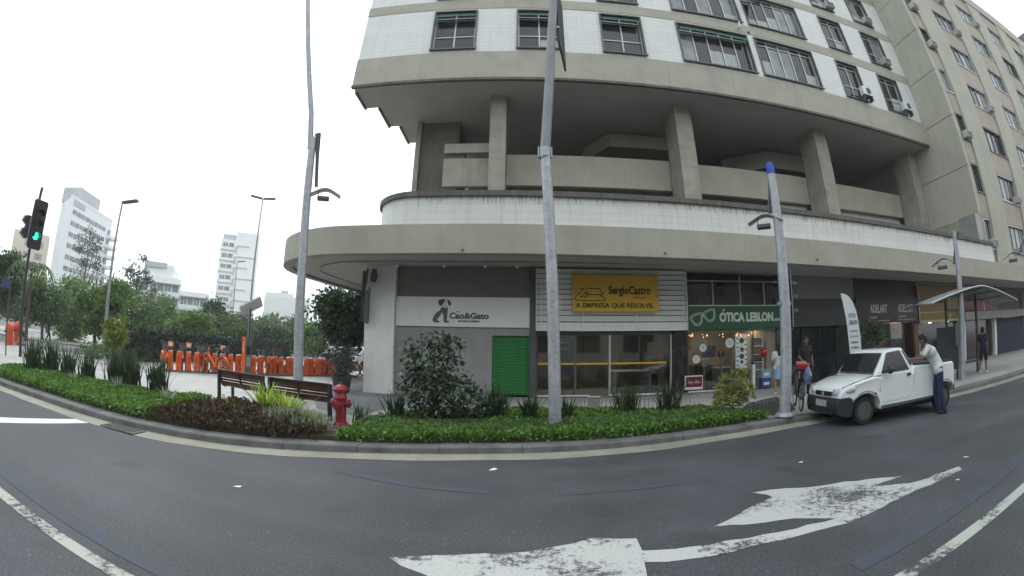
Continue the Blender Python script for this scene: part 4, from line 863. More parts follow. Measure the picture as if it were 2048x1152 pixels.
# middle mast with the traffic sign
P = thing('sign_mast', 'tall grey jointed mast on the green ground cover with a sign board at the top', 'mast', (.78, 8.48, .18), 0)
MB().tube([(.78,8.48,.1),(.70,8.48,3.0),(.58,8.48,5.95)], [.125,.118,.105], 16).build('pole', M_GALV, P, smooth=True)
MB().tube([(.565,8.48,5.7),(.70,8.48,7.6),(.80,8.48,9.2),(.95,8.48,11.2),(1.1,8.48,13)], [.112,.11,.108,.105,.10], 14).build('upper_pole', mat('dark_galvanised', (.22,.225,.23), .5, metal=.3, var=.2), P, smooth=True)
collar(P, (.575,8.48,5.85), .122, .22); MB().tube([(.78,8.48,.17),(.78,8.48,.25)], [.21,.18], 14).build('base_flange', M_GALV, P)
u = Vector((.32,1.40,0)).normalized(); n_ = Vector((u.y,-u.x,0)); c0 = Vector((.98,8.6,9.15))
MB().obox(c0 + u*.68 + Vector((0,0,1.3)), u*.68, n_*.025, (0,0,1.3)).build('sign_board', M_BLACK, P)
MB().obox(c0 + u*.68 + Vector((0,0,1.3)) - n_*.03, u*.5, n_*.004, (0,0,1.1)).build('sign_back', mat('sign_back_grey', (.30,.30,.34), .5), P)
for zz in (9.6, 11.0): MB().obox((.90,8.55,zz), (.12,.04,0), (0,.03,0), (0,0,.03)).build('sign_clamp', M_GALV, P)
# right lamp post with blue cap
P = thing('lamp_post', 'grey lamp post with a blue cap standing in front of the green sign', 'lamp post', (5.8, 8.18, .18), 0, 'grey tubular lamp posts on the corner')
MB().tube([(5.8,8.18,.12),(5.82,8.17,3.0),(5.84,8.15,5.6)], [.135,.125,.095], 16).build('pole', M_GALV, P, smooth=True)
MB().tube([(5.84,8.15,5.58),(5.83,8.15,5.8),(5.83,8.15,5.86)], [.10,.10,.07], 12).build('cap', M_BLUEC, P, smooth=True)
MB().tube([(5.80,8.20,5.45),(5.70,8.26,4.75),(5.69,8.27,4.6)], .035, 8).build('bent_arm', M_DKGREY, P)
luminaire(P, (5.60,8.34,4.52), (.80,-.6,0), 1.0); MB().tube([(5.8,8.18,.17),(5.8,8.18,.24)], [.22,.19], 14).build('base_flange', M_GALV, P)
collar(P, (5.81,8.175,2.6), .132, .06)
# far right lamp post
P = thing('lamp_post', 'thin grey lamp post beside the arched bus shelter', 'lamp post', (13.98, 8.55, .18), 0, 'grey tubular lamp posts on the corner')
MB().tube([(13.98,8.55,.17),(13.99,8.53,2.8),(14.03,8.47,4.9)], [.11,.10,.08], 14).build('pole', M_GALV, P, smooth=True)
MB().tube([(14.12,8.33,4.86),(14.0,8.52,4.4),(13.93,8.63,3.85)], .035, 8).build('bent_arm', M_DKGREY, P); luminaire(P, (13.72,8.95,3.98), (.45,-.9,0), 1.1)
P = thing('lamp_post', 'farthest grey lamp post, at the right end of the canopy', 'lamp post', (20.5, 8.3, .18), 0, 'grey tubular lamp posts on the corner')
MB().tube([(20.5,8.3,.17),(20.5,8.3,5.2)], [.11,.08], 14).build('pole', M_GALV, P, smooth=True); MB().tube([(20.45,8.3,5.1),(20.2,8.6,4.5)], .035, 8).build('bent_arm', M_DKGREY, P); luminaire(P, (20.0,8.8,4.5), (.45,-.9,0), 1.3)

# traffic lights
M_TLH = mat('signal_housing', (.022,.02,.024), .45, var=.15)
def traffic_light(name, label, loc, rot, sc, lit, pole=None):
    T = thing(name, label, 'traffic light', loc, rot, 'traffic lights'); f = lambda p: tuple(Vector(p)*sc)
    z0 = -.9
    b = MB(); b.prism([(-.34,z0+.06),(-.28,z0),(.28,z0),(.34,z0+.06),(.34,.84),(.28,.9),(-.28,.9),(-.34,.84)], -.03, .0, axis='y'); b.v = [f(p) for p in b.v]; b.build('backplate', M_TLH, T, world=False)
    b = MB(); 
    for a,c in (((-.34,0,z0+.04),(-.34,0,.86)),((.34,0,z0+.04),(.34,0,.86)),((-.3,0,z0),(.3,0,z0)),((-.3,0,.9),(.3,0,.9))): b.tube([a,c], .018, 6)
    b.v = [f(p) for p in b.v]; b.build('border', mat('signal_border', (.30,.29,.33), .5), T, world=False)
    b = MB(); b.box(-.17,.17,.001,.26,-.68,.66); b.v = [f(p) for p in b.v]; b.build('housing', M_TLH, T, world=False, bevel=.02*sc)
    for zc, nm, c in ((.42,'red_lens',(.10,.01,.01)),(0,'amber_lens',(.09,.05,.01)),(-.42,'green_lens',(.005,.06,.04))):
        b = MB(); b.lathe([(.005,-.062),(.07,-.058),(.12,-.042),(.145,-.031)], (0,0,zc), 20, axis='y'); b.v = [f(p) for p in b.v]
        b.build(nm, emis('green_signal_glow', (.02,.95,.55), 1.3) if (lit and nm == 'green_lens') else mat(nm, c, .2, coat=.5), T, world=False, smooth=True)
        b = MB(); m_ = 12; rows = [[],[]]
        for k in range(m_+1):
            an = R(-20+220*k/m_); 
            for r_, y_, dz in ((0,-.031,0),(1,-.27,-.02)): rows[r_].append((.16*math.cos(an), y_, zc+.16*math.sin(an)+dz))
        b.sheet(rows); b.v = [f(p) for p in b.v]; v = b.build('visor', M_TLH, T, world=False); v.modifiers.new('s','SOLIDIFY').thickness = .008
    if pole:
        b = MB(); b.tube([(0,.33*sc,pole[0]),(0,.33*sc,pole[1])], .065, 12); b.build('pole', M_BLACK, T, world=False, smooth=True)
        MB().box(-.04,.04,.2*sc,.33*sc,.4*sc,.5*sc).build('bracket', M_BLACK, T, world=False); MB().box(-.04,.04,.2*sc,.33*sc,-.5*sc,-.4*sc).build('bracket', M_BLACK, T, world=False)
        b = MB(); b.box(-.50,-.34,.05,.30,-.60,.26); b.build('side_housing', M_TLH, T, world=False, bevel=.02)
        for zc in (-.42,.06):
            b = MB(); b.prism([(-.68,zc-.02),(-.50,zc-.13),(-.50,zc+.17),(-.60,zc+.17)], .08, .32, axis='y'); b.build('side_visor', M_TLH, T, world=False)
    return T
traffic_light('traffic_light', 'traffic light with its green lamp lit on a dark pole at the left edge', (-17.80, 8.45, 5.12), R(90), 1.03, True, (-4.95, 1.5))
traffic_light('traffic_light', 'unlit traffic light seen edge-on behind the blue capped lamp post', (6.16, 8.46, 2.72), R(70), .74, False)

# street name sign at the far left
P = thing('street_name_sign', 'small dark blue street name sign on a thin pole at the left edge', 'sign', (-18.3, 7.8, .18), R(-63))
MB().tube([(0,0,0),(0,0,2.75)], .03, 8).build('pole', M_DKGREY, P, world=False); MB().box(.02,.62,-.015,.015,2.42,2.72).build('plate', mat('street_blue', (.012,.03,.14), .5), P, world=False)

# fire hydrant
H = thing('fire_hydrant', 'red fire hydrant beside the right end of the benches', 'hydrant', (-3.27, 7.73, .17)); M_RED = mat('hydrant_red', (.25,.018,.032), .45, var=.22, scale=9, bump=.15, stain=.1)
MB().lathe([(.15,0),(.15,.04),(.12,.06),(.105,.07),(.105,.50),(.125,.52),(.125,.56),(.11,.58),(.11,.66)], n=20).build('barrel', M_RED, H, world=False, smooth=True)
MB().lathe([(.15,.661),(.155,.70),(.13,.735),(.10,.765),(.05,.785),(.03,.79),(.03,.82),(.002,.82)], n=20).build('bonnet', M_RED, H, world=False, smooth=True)
for sx in (-1,1): MB().lathe([(.055,.09*sx),(.055,.135*sx),(.078,.14*sx),(.078,.185*sx),(.03,.19*sx),(.03,.215*sx)], (0,0,.43), 14, axis='x').build('side_outlet', M_RED, H, world=False, smooth=True)
MB().lathe([(.07,-.09),(.07,-.14),(.09,-.145),(.09,-.185),(.035,-.19),(.035,-.22)], (0,0,.40), 16, axis='y').build('front_outlet', M_RED, H, world=False, smooth=True)
for k in range(6): MB().lathe([(.016,.0),(.016,.025)], (.132*math.cos(k*1.047),.132*math.sin(k*1.047),.04), 6).build('bolt', M_RED, H, world=False)

# benches, seen from behind
M_SLATW = mat('dark_red_wood', (.085,.030,.026), .45, var=.35, scale=6, bump=.1, bscale=30); M_BFR = mat('bench_steel', (.022,.020,.03), .45, var=.15)
def bench(loc, rot, label, L_=1.72):
    B = thing('park_bench', label, 'bench', loc, rot, 'slatted benches in a row')
    # local: x along the bench, back towards -y (the camera)
    def prof(t):                                                  # 0..1 from seat front, round the bend, up the back
        pts = [(.46,.50),(.34,.47),(.20,.44),(.08,.43),(.0,.47),(-.035,.56),(-.07,.70),(-.105,.81),(-.115,.86)]
        k = t*(len(pts)-1); i = min(int(k), len(pts)-2); f = k-i; a, b = pts[i], pts[i+1]; return (a[0]+(b[0]-a[0])*f, a[1]+(b[1]-a[1])*f)
    s = MB(); s.box(-L_/2+.03, L_/2-.03, -.030, .030, -.011, .011); sm = mesh_of(s, 'slat', M_SLATW)
    for i in range(14):
        t = (i+.35)/13.7; p = prof(t); q_ = prof(min(1,t+.03)); an = math.atan2(q_[1]-p[1], q_[0]-p[0]); piece('slat', sm, B, (0, p[0], p[1]), (an, 0, 0))
    for sx in (-1, 1):
        pts = [(sx*L_/2, *prof(k/16)) for k in range(17)]
        f = MB(); f.tube([(x, y, z-.02) for x,y,z in pts], .026, 6); f.build('end_frame', M_BFR, B, world=False, smooth=True)
        f = MB(); f.box(sx*L_/2-.035,sx*L_/2+.035,-.15,-.08,0,.88); f.build('leg', M_BFR, B, world=False); f = MB(); f.box(sx*L_/2-.03,sx*L_/2+.03,.30,.36,0,.46); f.build('leg', M_BFR, B, world=False)
    pts = [(0, p[0], p[1]-.025) for p in (prof(k/16) for k in range(17))]; f = MB(); f.tube([(x,y-.03,z+.01) for x,y,z in pts], .024, 6); f.build('middle_rib', M_BFR, B, world=False)
    MB().box(-L_/2,L_/2,-.14,-.09,.86,.895).build('top_rail', M_BFR, B, world=False)
    B.scale = (1, 1, .86); return B
bench((-6.30, 8.76, .16), R(-15), 'left slatted dark wood bench seen from behind, ending at the left lamp post', 1.70)
bench((-4.42, 8.28, .16), R(-12), 'right slatted dark wood bench seen from behind, beside the red hydrant', 1.68)

# planter near the pillar
PT = thing('planter', 'dark round planter with a leafy shrub beside the white corner pillar', 'planter', (-5.55, 13.2, .18))
MB().lathe([(.24,0),(.30,.30),(.33,.46),(.36,.47),(.36,.52),(.31,.52),(.29,.42),(.001,.42)], n=20).build('pot', mat('dark_pot', (.03,.03,.033), .6, var=.2), PT, world=False, smooth=True)

# bike dock station
M_ORN = mat('orange_paint', (.78,.135,.010), .42, var=.10, scale=6, stain=.08); M_ORN2 = mat('orange_red_paint', (.58,.065,.012), .45, var=.12)
DS = thing('bike_station_platform', 'long low steel base under the row of orange bike docks', 'base', (-11.05, 16.9, .18), math.atan2(6.8, 5.3))
MB().box(-4.7,4.9,-.34,.34,0,.05).build('plate', M_DKGREY, DS, world=False); MB().box(-4.7,4.9,-.37,-.341,0,.07).build('edge_rail', M_STONE, DS, world=False)
tt = [.003,.051,.097,.144,.187,.235,.277,.321,.363,.445,.487,.532,.569,.606,.648,.678,.714,.757,.783,.828,.866,.908,.931]
DD = Vector((5.3, 6.8, 0)); DU = DD.normalized(); DN = Vector((DU.y, -DU.x, 0)); drot = math.atan2(DU.y, DU.x)
dk = thing('bike_dock', 'x', 'bike dock', (0,0,0), 0, 'orange bike docks in a row')
MB().prism([(-.125,0),(.125,0),(.095,.74),(-.095,.74)], -.11, .11, axis='y').build('body', M_ORN, dk, world=False, bevel=.02)
MB().prism([(-.095,.742),(.095,.742),(.09,.80),(-.08,.78)], -.105, .105, axis='y').build('cap', mat('dock_cap', (.55,.45,.42), .4), dk, world=False, bevel=.01)
MB().box(-.05,.05,.105,.14,.45,.70).build('lock_slot', M_BLACK, dk, world=False); MB().box(-.06,.06,-.118,-.109,.3,.6).build('side_panel', M_ORN2, dk, world=False)
MB().box(-.128,-.09,-.09,.09,.03,.70).build('flank', M_ORN2, dk, world=False)
ordn = ['first','second','third','fourth','fifth','sixth','seventh','eighth','ninth','tenth','eleventh','twelfth','thirteenth','fourteenth','fifteenth','sixteenth','seventeenth','eighteenth','nineteenth','twentieth','twenty-first','twenty-second','twenty-third']
for i, t in enumerate(tt):
    p = Vector((-13.7,13.5,.23)) + DD*t; sg_ = ' carrying a small orange sign' if i in (0,2,6) else ''
    lb = 'orange bike dock%s, %s from the left end of the row' % (sg_, ordn[i])
    ro = drot + R(-26 if i % 2 else 8)
    if i == 0: o = dk; o.location = p; o.rotation_euler = (0,0,ro); o['label'] = lb
    else: o = dup(dk, p, ro, lb)
for i in (0,2,6):
    p = Vector((-13.7,13.5,1.01)) + DD*tt[i]; o = thing('dock_sign', 'small orange screen sign on top of the %s dock from the left' % ordn[i], 'sign', p, drot+R(-15), 'small signs on the docks')
    MB().box(-.03,.03,-.02,.02,0,.14).build('stem', M_BLACK, o, world=False); MB().box(-.12,.12,-.03,.03,.141,.36).build('screen', M_ORN, o, world=False, bevel=.01); MB().box(-.08,.08,-.037,-.031,.19,.31).build('panel', M_LETW, o, world=False)
KI = thing('bike_kiosk', 'tall orange and grey rental kiosk under a tilted solar panel', 'kiosk', (-11.05, 15.6, .23), drot+R(-20))
MB().box(-.22,-.06,-.1,.1,0,1.56).build('orange_slab', M_ORN, KI, world=False, bevel=.01); MB().box(-.055,.20,-.12,.12,0,1.54).build('terminal', M_DKGREY, KI, world=False, bevel=.015); MB().box(-.02,.16,-.135,-.121,.85,1.2).build('screen', M_WGLASS, KI, world=False); MB().box(-.02,.17,-.13,-.121,.35,.75).build('panel', M_GREYW, KI, world=False)
ch = letters('lettering', 'Bike', 0,0,0,.1, M_LETW, KI, width=.4); ch.location = (-.12,-.102,.98); ch.rotation_euler = (0, R(-90), 0)
MB().tube([(.07,.0,1.54),(.07,0,2.75)], .035, 8).build('pole', M_BLACK, KI, world=False); MB().obox((.09,0,2.86), (.42,.05,.24), (.06,.26,-.16), (-.01,0,.022)).build('solar_panel', mat('solar_panel', (.62,.63,.66), .3, var=.1), KI, world=False); MB().obox((.09,0,2.835), (.44,.05,.25), (.06,.27,-.165), (-.01,0,.008)).build('solar_frame', M_LUM, KI, world=False)

# bicycles
M_TYRE = mat('tyre_rubber', (.016,.016,.017), .8, var=.2)
def bicycle(name, label, loc, rot, fm, group, lean=0.):
    B = thing(name, label, 'bicycle', loc, rot, group); r = .30
    for xw in (-.50, .52):
        w = MB(); w.ring((xw,0,r+.02), r, .024, 24, 6); w = w.build('tyre', M_TYRE, B, world=False, smooth=True)
        m_ = MB(); m_.ring((xw,0,r+.02), r-.035, .012, 24, 4); m_.build('rim', M_ALU, w, world=False)
        s = MB()
        for k in range(10): an = k*.628; s.tube([(xw,.02*(-1)**k,r+.02),(xw+(r-.03)*math.cos(an),0,r+.02+(r-.03)*math.sin(an))], .0035, 3, cap=False)
        s.build('spokes', M_ALU, w, world=False, kind='stuff'); h = MB(); h.lathe([(.045,-.04),(.045,.04)], (xw,0,r+.02), 10, axis='y'); h.build('hub', M_DKGREY, w, world=False)
    f = MB(); bb = (-.05,0,.30)
    for a, b_, rr in ((bb,(-.14,0,.72),.026),((.42,0,.78),bb,.036),((-.50,0,.32),bb,.02),((-.50,0,.32),(-.13,0,.62),.018),((.42,0,.78),(.36,0,.95),.024)): f.tube([a,b_], rr, 8)
    f.build('frame', fm, B, world=False, smooth=True)
    MB().tube([(.40,0,.82),(.47,0,.60),(.52,0,.32)], .022, 8).build('fork', fm, B, world=False)
    MB().tube([(-.14,0,.70),(-.17,0,.90)], .016, 8).build('seat_post', M_ALU, B, world=False); MB().prism([(-.30,-.08),(-.12,-.07),(.0,-.025),(.0,.025),(-.12,.07),(-.30,.08)], .90, .95).build('saddle', M_BLACK, B, world=False, bevel=.015)
    MB().tube([(.30,-.26,1.06),(.34,-.2,1.04),(.37,-.06,1.0),(.37,.06,1.0),(.34,.2,1.04),(.30,.26,1.06)], .014, 8).build('handlebar', M_BLACK, B, world=False)
    for xw, a0, a1 in ((-.50,20,170),(.52,30,150)):
        g_ = MB(); rows = [[],[]]
        for k in range(11):
            an = R(a0+(a1-a0)*k/10)
            for j in (0,1): rows[j].append((xw+(r+.05)*math.cos(an), -.035+.07*j, r+.02+(r+.05)*math.sin(an)))
        g_.sheet(rows); g_.build('mudguard', fm, B, world=False)
    MB().lathe([(.09,-.05),(.09,-.04)], (-.05,0,.30), 14, axis='y').build('chainring', M_DKGREY, B, world=False); MB().tube([(-.05,-.07,.30),(.08,-.07,.20),(.08,-.13,.20)], .012, 6).build('crank', M_DKGREY, B, world=False)
    bk = MB(); bk.box(.44,.68,-.15,.15,.80,.805); 
    for a, b_, c, d_ in ((.44,.445,-.15,.15),(.675,.68,-.15,.15),(.44,.68,-.15,-.145),(.44,.68,.145,.15)): bk.box(a,b_,c,d_,.806,.97)
    bk.build('basket', M_DKGREY, B, world=False)
    if lean: B.rotation_euler = (lean, 0, rot)
    return B
bikes = [(-.02,.75,1,'orange rental bike behind the first dock at the left end of the row'),(.075,.70,1,'orange rental bike behind the second dock'),(.165,.62,1,'orange rental bike behind the fourth dock'),(.215,-.75,-1,'orange rental bike with its rear wheel in front of the dock row'),(.30,.66,1,'orange rental bike behind the seventh dock'),(.51,.66,1,'orange rental bike parked behind the docks right of the kiosk'),(.59,.66,1,'orange rental bike parked behind the docks left of the left lamp post'),(.86,.66,1,'orange rental bike behind the right end of the dock row'),(.97,-.35,-1,'orange rental bike standing free at the right end of the dock row'),(1.06,-.1,-1,'orange rental bike nearest the dark planter')]
b0 = None
for i, (t, off, dr, lb) in enumerate(bikes):
    p = Vector((-13.7,13.5,.18)) + DD*t - DN*off; ro = math.atan2(DN.y*dr, DN.x*dr) + R([4,-6,8,26,-5,7,-8,5,40,50][i])
    if b0 is None: b0 = bicycle('rental_bicycle', lb, p, ro, M_ORN, 'orange rental bikes at the docks'); b0.scale = (1.12,)*3
    else: dup(b0, p, ro, lb)
# parked delivery bicycle behind the pole
DB = bicycle('delivery_bicycle', 'dark bicycle with a red and white carrier behind the blue capped lamp post', (6.62, 8.78, .18), R(62), M_BLACK, None)
MB().box(-.56,-.34,-.14,.14,.97,1.08).build('carrier_box', mat('carrier_red', (.34,.012,.018), .4), DB, world=False, bevel=.03); MB().box(-.52,-.38,-.145,-.141,.99,1.06).build('reflector', mat('carrier_white', (.62,.6,.58), .4), DB, world=False); MB().obox((-.45,0,1.10),(.12,0,.02),(0,.12,0),(0,0,.015)).build('carrier_lid', mat('carrier_pink', (.50,.16,.14), .4), DB, world=False)
bg_ = thing('plastic_bag', 'crumpled blue and white plastic bag hanging on the dark bicycle', 'bag', (7.05, 8.95, .92)); q = random.Random(4)
b = MB(); rows = []
for i in range(7):
    th = i/6; rad = .10*math.sin(math.pi*(.12+.83*th))**.7
    rows.append([(rad*(1+q.uniform(-.2,.2))*math.cos(k*.628)*1.1, rad*(1+q.uniform(-.2,.2))*math.sin(k*.628), -.20+.42*th) for k in range(10)]); rows[-1].append(rows[-1][0])
b.sheet(rows); b.build('film', mat('bag_plastic', (.18,.22,.36), .3, var=.7, scale=9), bg_, world=False, smooth=True); MB().tube([(-.05,0,.2),(-.04,0,.30),(.04,0,.30),(.05,0,.2)], .008, 5).build('handle', M_LETW, bg_, world=False)

# feather flag
FF = thing('feather_flag', 'white feather flag with optician lettering standing behind the white pickup', 'flag', (8.8, 9.15, .18), R(-38))
fx = lambda x, z: (x, z)
fl = [(.02,.55),(-.02,1.2),(-.10,2.1),(-.20,2.72),(-.22,2.80),(-.10,2.78),(.02,2.70),(.12,2.55),(.20,2.33),(.255,2.0),(.30,1.6),(.32,1.2),(.33,.95),(.30,.80)]
MB().prism(fl, -.006, .0, axis='y').build('cloth', mat('flag_cloth', (.66,.67,.70), .8, var=.05), FF, world=False)
MB().tube([(-.22,.01,2.82),(-.10,.01,2.80),(.03,.01,2.72),(.14,.01,2.57),(.22,.01,2.33),(.275,.01,2.0),(.32,.01,1.6),(.34,.01,1.1),(.33,.01,.5),(.30,.01,0)], .012, 6).build('pole', M_BLACK, FF, world=False)
MB().lathe([(.2,0),(.2,.05),(.05,.08)], (.3,.01,0), 14).build('base', M_DKGREY, FF, world=False)
for tx, z, s, w, b_ in (('OTICA',2.14,.15,.21,.004),('LEBLON',1.96,.15,.24,.004),('Atendimento',1.76,.08,.24,0),('a Domicilio',1.62,.08,.24,0),('Lentes',1.46,.10,.20,.002),('no Blog',1.32,.10,.22,.002),('Consulte-nos',1.18,.06,.2,0),('aqui',1.06,.06,.06,0),('otica leblon',.96,.05,.2,0)):
    me = text_mesh('lettering', tx, s, M_INK, bold=b_, depth=.002); xs_ = [v.co.x for v in me.vertices]; k = w/(max(xs_)-min(xs_))
    for v in me.vertices: v.co.x *= k
    piece('lettering', me, FF, (.02 - .055*(z-1)+.01, -.008, z))

# bus shelter with a gull wing roof
BSH = thing('bus_shelter', 'bus shelter with a curved grey roof over the pavement at the right', 'shelter', (15.2, 9.0, .18))
M_SHR = mat('shelter_roof', (.20,.22,.235), .45, metal=.2, var=.1)
def zr(x): return 3.16 - .55*abs((x-15.6)/3.6)**1.35
B = MB(); rows = []
for y, dz in ((8.35,-.02),(9.1,.05),(9.9,-.02)): rows.append([(11.95+.35*k+(.35 if y > 9.5 else (-.2 if y < 8.5 else 0)), y, zr(11.95+.35*k)+dz) for k in range(21)])
B.sheet(rows); o = B.build('roof', M_SHR, BSH, smooth=True); o.modifiers.new('s','SOLIDIFY').thickness = .05
MB().tube([(11.8,8.33,zr(11.95)-.02)] + [(11.75+.35*k,8.33,zr(11.95+.35*k)-.02) for k in range(1,21)], .03, 6).build('roof_edge', M_ALU, BSH)
for xx in (14.4, 16.8): MB().tube([(xx,9.5,.18),(xx,9.5,zr(xx)-.05)], .06, 10).build('post', M_DKGREY, BSH)
MB().box(14.4,16.8,9.47,9.53,2.4,2.5).build('cross_beam', M_DKGREY, BSH)
for k in range(6): MB().tube([(12.6+1.0*k,8.4,zr(12.6+1.0*k)-.08),(12.6+1.0*k,9.8,zr(12.6+1.0*k)-.08)], .025, 6).build('roof_rib', M_DKGREY, BSH)
MB().box(14.5,16.7,9.3,9.6,.58,.64).build('bench_board', M_DKGREY, BSH); MB().box(14.25,14.33,8.9,9.9,.5,1.9).build('advert_panel', M_DKGREY, BSH)
SP = thing('information_post', 'dark information post under the bus shelter roof', 'post', (14.2, 8.9, .18)); MB().box(-.04,.04,-.04,.04,0,1.9).build('post', M_DKGREY, SP, world=False); MB().box(-.22,.22,-.06,-.041,1.1,1.8).build('panel', mat('notice_dark', (.06,.06,.06), .4), SP, world=False)

# street lamps in the background
def tall_lamp(x, y, h, arms, label, rot=0.):
    t = thing('street_lamp', label, 'street lamp', (x, y, .15), rot, 'tall street lamps beyond the corner')
    MB().tube([(0,0,0),(0,0,h*.4),(0,0,h)], [.12,.085,.05], 10).build('pole', mat('lamp_steel', (.25,.26,.28), .5, metal=.3), t, world=False, smooth=True)
    for s in arms: MB().obox((s*.55,0,h+.08), (.5,0,.06*s), (0,.16,0), (0,0,.05)).build('lamp_head', M_DKGREY, t, world=False)
    return t
tall_lamp(-20.14, 28.62, 12.6, (-1,1), 'tall street lamp with two heads beside the white tower', R(35))
tall_lamp(-20.95, 15.25, 8.1, (1,), 'street lamp with a single round head in front of the feathery trees', R(20))
tall_lamp(-36.4, 47.6, 11.5, (1,), 'distant thin street lamp between the double lamp and the palms', R(35))
def short_lamp(x, y, h, label):
    t = thing('park_lamp', label, 'park lamp', (x, y, .15), 0, 'short white park lamps'); MB().tube([(0,0,0),(0,0,h)], [.07,.05], 8).build('pole', mat('pale_lamp', (.42,.43,.42), .5), t, world=False); MB().lathe([(.05,h),(.14,h+.06),(.16,h+.18),(.10,h+.28),(.001,h+.32)], n=12).build('globe', M_LUM, t, world=False, smooth=True)
short_lamp(-26.8, 20.95, 3.5, 'short pale park lamp at the left end of the ivy wall'); short_lamp(-28.2, 47.2, 3.9, 'distant short park lamp left of the left lamp post'); short_lamp(-12.4, 27.8, 2.9, 'distant short park lamp right of the left lamp post')
# orange litter bins / bollards far left
ob = thing('orange_bin', 'orange red street bin with a rounded top at the far left', 'bin', (-24.78, 10.75, .17), 0, 'orange street bins at the far left'); MB().lathe([(.24,0),(.25,.75),(.27,.8),(.27,.86),(.22,1.0),(.12,1.1),(.001,1.13)], n=16).build('body', M_ORN2, ob, world=False, smooth=True); MB().box(-.15,.15,-.275,-.24,.6,.72).build('slot', M_BLACK, ob, world=False)
dup(ob, (-26.1, 11.9, .25), .4, 'second orange red street bin half hidden behind the first')
# parking notices and parked cars beyond the docks
for x, y, lb in ((-11.9,26.0,'white parking notice on a thin post left of the plaza tree'),(-10.4,26.6,'white parking notice on a thin post by the plaza tree')):
    t = thing('parking_sign', lb, 'sign', (x,y,.18), R(20), 'white parking notices'); MB().tube([(0,0,0),(0,0,2.4)], .03, 6).build('post', M_ALU, t, world=False); MB().box(-.22,.22,-.03,-.01,1.6,2.3).build('plate', M_SIGNW, t, world=False)
M_WCAR = mat('white_car_paint', (.66,.67,.67), .25, var=.03, coat=.6, fine=.01); M_CGL = mat('car_glass', (.012,.014,.016), .06, var=.3, fine=0)
def small_car(label, loc, rot):
    t = thing('parked_car', label, 'car', loc, rot, 'white cars parked beyond the docks')
    MB().prism([(-1.9,.28),(-1.95,.6),(-1.9,.85),(-1.6,.92),(-1.05,1.38),(-.2,1.46),(.5,1.42),(1.15,.95),(1.8,.82),(1.92,.55),(1.88,.28)], -.8, .8, axis='y').build('body', M_WCAR, t, world=False, bevel=.08, seg=3)
    MB().prism([(-1.66,.93),(-1.12,1.36),(-1.10,1.34),(-1.60,.90)], -.66, .66, axis='y').build('rear_window', M_CGL, t, world=False); MB().prism([(.56,1.42),(1.17,.98),(1.15,.95),(.53,1.40)], -.66, .66, axis='y').build('windscreen', M_CGL, t, world=False)
    for s in (-1,1):
        MB().prism([(-1.3,.95),(-.98,1.32),(.42,1.36),(.95,.95)], .80*s, .812*s, axis='y').build('side_window', M_CGL, t, world=False)
        for xw in (-1.2,1.25): MB().lathe([(.2,.68*s),(.30,.70*s),(.30,.82*s),(.2,.83*s)], (xw,0,.30), 18, axis='y').build('wheel', M_TYRE, t, world=False, smooth=True)
        MB().box(-1.97,-1.9,s*.55-.16,s*.55+.16,.68,.84).build('tail_light', mat('tail_red', (.3,.01,.01), .2), t, world=False)
    return t
c1 = small_car('white car parked at the left behind the seated people', (-11.9, 29.2, .18), R(60)); dup(c1, (-9.9, 27.6, .18), R(70), 'white car parked right beside the trunk of the plaza tree')
t = small_car('dark car parked at the right edge beyond the bus shelter', (27.5, 8.2, .0), R(175)); 
for ch in t.children:
    if ch.name.startswith('body'): ch.data.materials[0] = mat('dark_car_paint', (.02,.02,.025), .3, coat=.5)
t['group'] = 'cars parked on the street'
# ================================================================== WHITE PICKUP
M_VW = mat('pickup_paint', (.80,.82,.81), .20, var=.04, scale=1.5, coat=.7, fine=.01, stain=.03); M_BUMP = mat('bumper_plastic', (.022,.023,.026), .6, var=.2); M_SEAM = mat('seam_black', (.012,.012,.012), .7)
M_LAMPG = mat('headlight_glass', (.58,.61,.62), .08, coat=1., var=.25, scale=14, fine=0); M_STEEL = mat('steel_wheel', (.11,.105,.10), .5, metal=.4, var=.25)
VN = thing('pickup_truck', 'white two seat pickup parked at the kerb with a man leaning on its bed', 'pickup', (9.556, 7.103, 0), R(172.4))
def hw(x, z):
    w = .80
    if x > 2.45: w *= 1 - .20*((x-2.45)/.78)**2.4
    if x < -.1: w *= 1 - .05*((-.1-x)/.3)**2
    if z > .95: w *= 1 - (z-.95)*.26
    if z < .5: w *= 1 - (.5-z)*.12
    return w
def arc2(cx, cz, r, a0, a1, n): return [(cx+r*math.cos(R(a0+(a1-a0)*i/n)), cz+r*math.sin(R(a0+(a1-a0)*i/n))) for i in range(n+1)]
def sliced(prof, ss, name, m, parent, crown=0., bevel=.03, seg=3, fn=hw):
    B = MB(); n = len(prof); vs = []; fs = []
    for s in ss:
        for x, z in prof: vs.append((x, s*fn(x, z), z - (crown*s*s if z > .6 else 0)))
    for i in range(len(ss)-1):
        for j in range(n): fs.append((i*n+j, i*n+(j+1)%n, (i+1)*n+(j+1)%n, (i+1)*n+j))
    fs.append(tuple(range(n))); fs.append(tuple((len(ss)-1)*n+j for j in range(n)))
    B.add(vs, fs); return B.build(name, m, parent, world=False, smooth=True, bevel=bevel, seg=seg)
SS = [-1,-.93,-.6,-.25,.25,.6,.93,1]
low = [(-.40,.50),(-.43,.62),(-.42,1.04),(-.37,1.10),(.3,1.10),(1.06,1.12),(1.13,1.08),(1.16,.99),(1.7,.985),(2.18,.985),(2.34,1.0),(2.62,.955),(2.86,.895),(3.02,.84),(3.12,.785),(3.175,.71),(3.19,.60),(3.18,.40)] + [(3.0,.30)] + arc2(2.57,.30,.385,2,178,14) + [(2.16,.28),(.40,.33)] + arc2(0,.31,.375,3,168,14)
sliced(low, SS, 'body', M_VW, VN, crown=.045, bevel=.035)
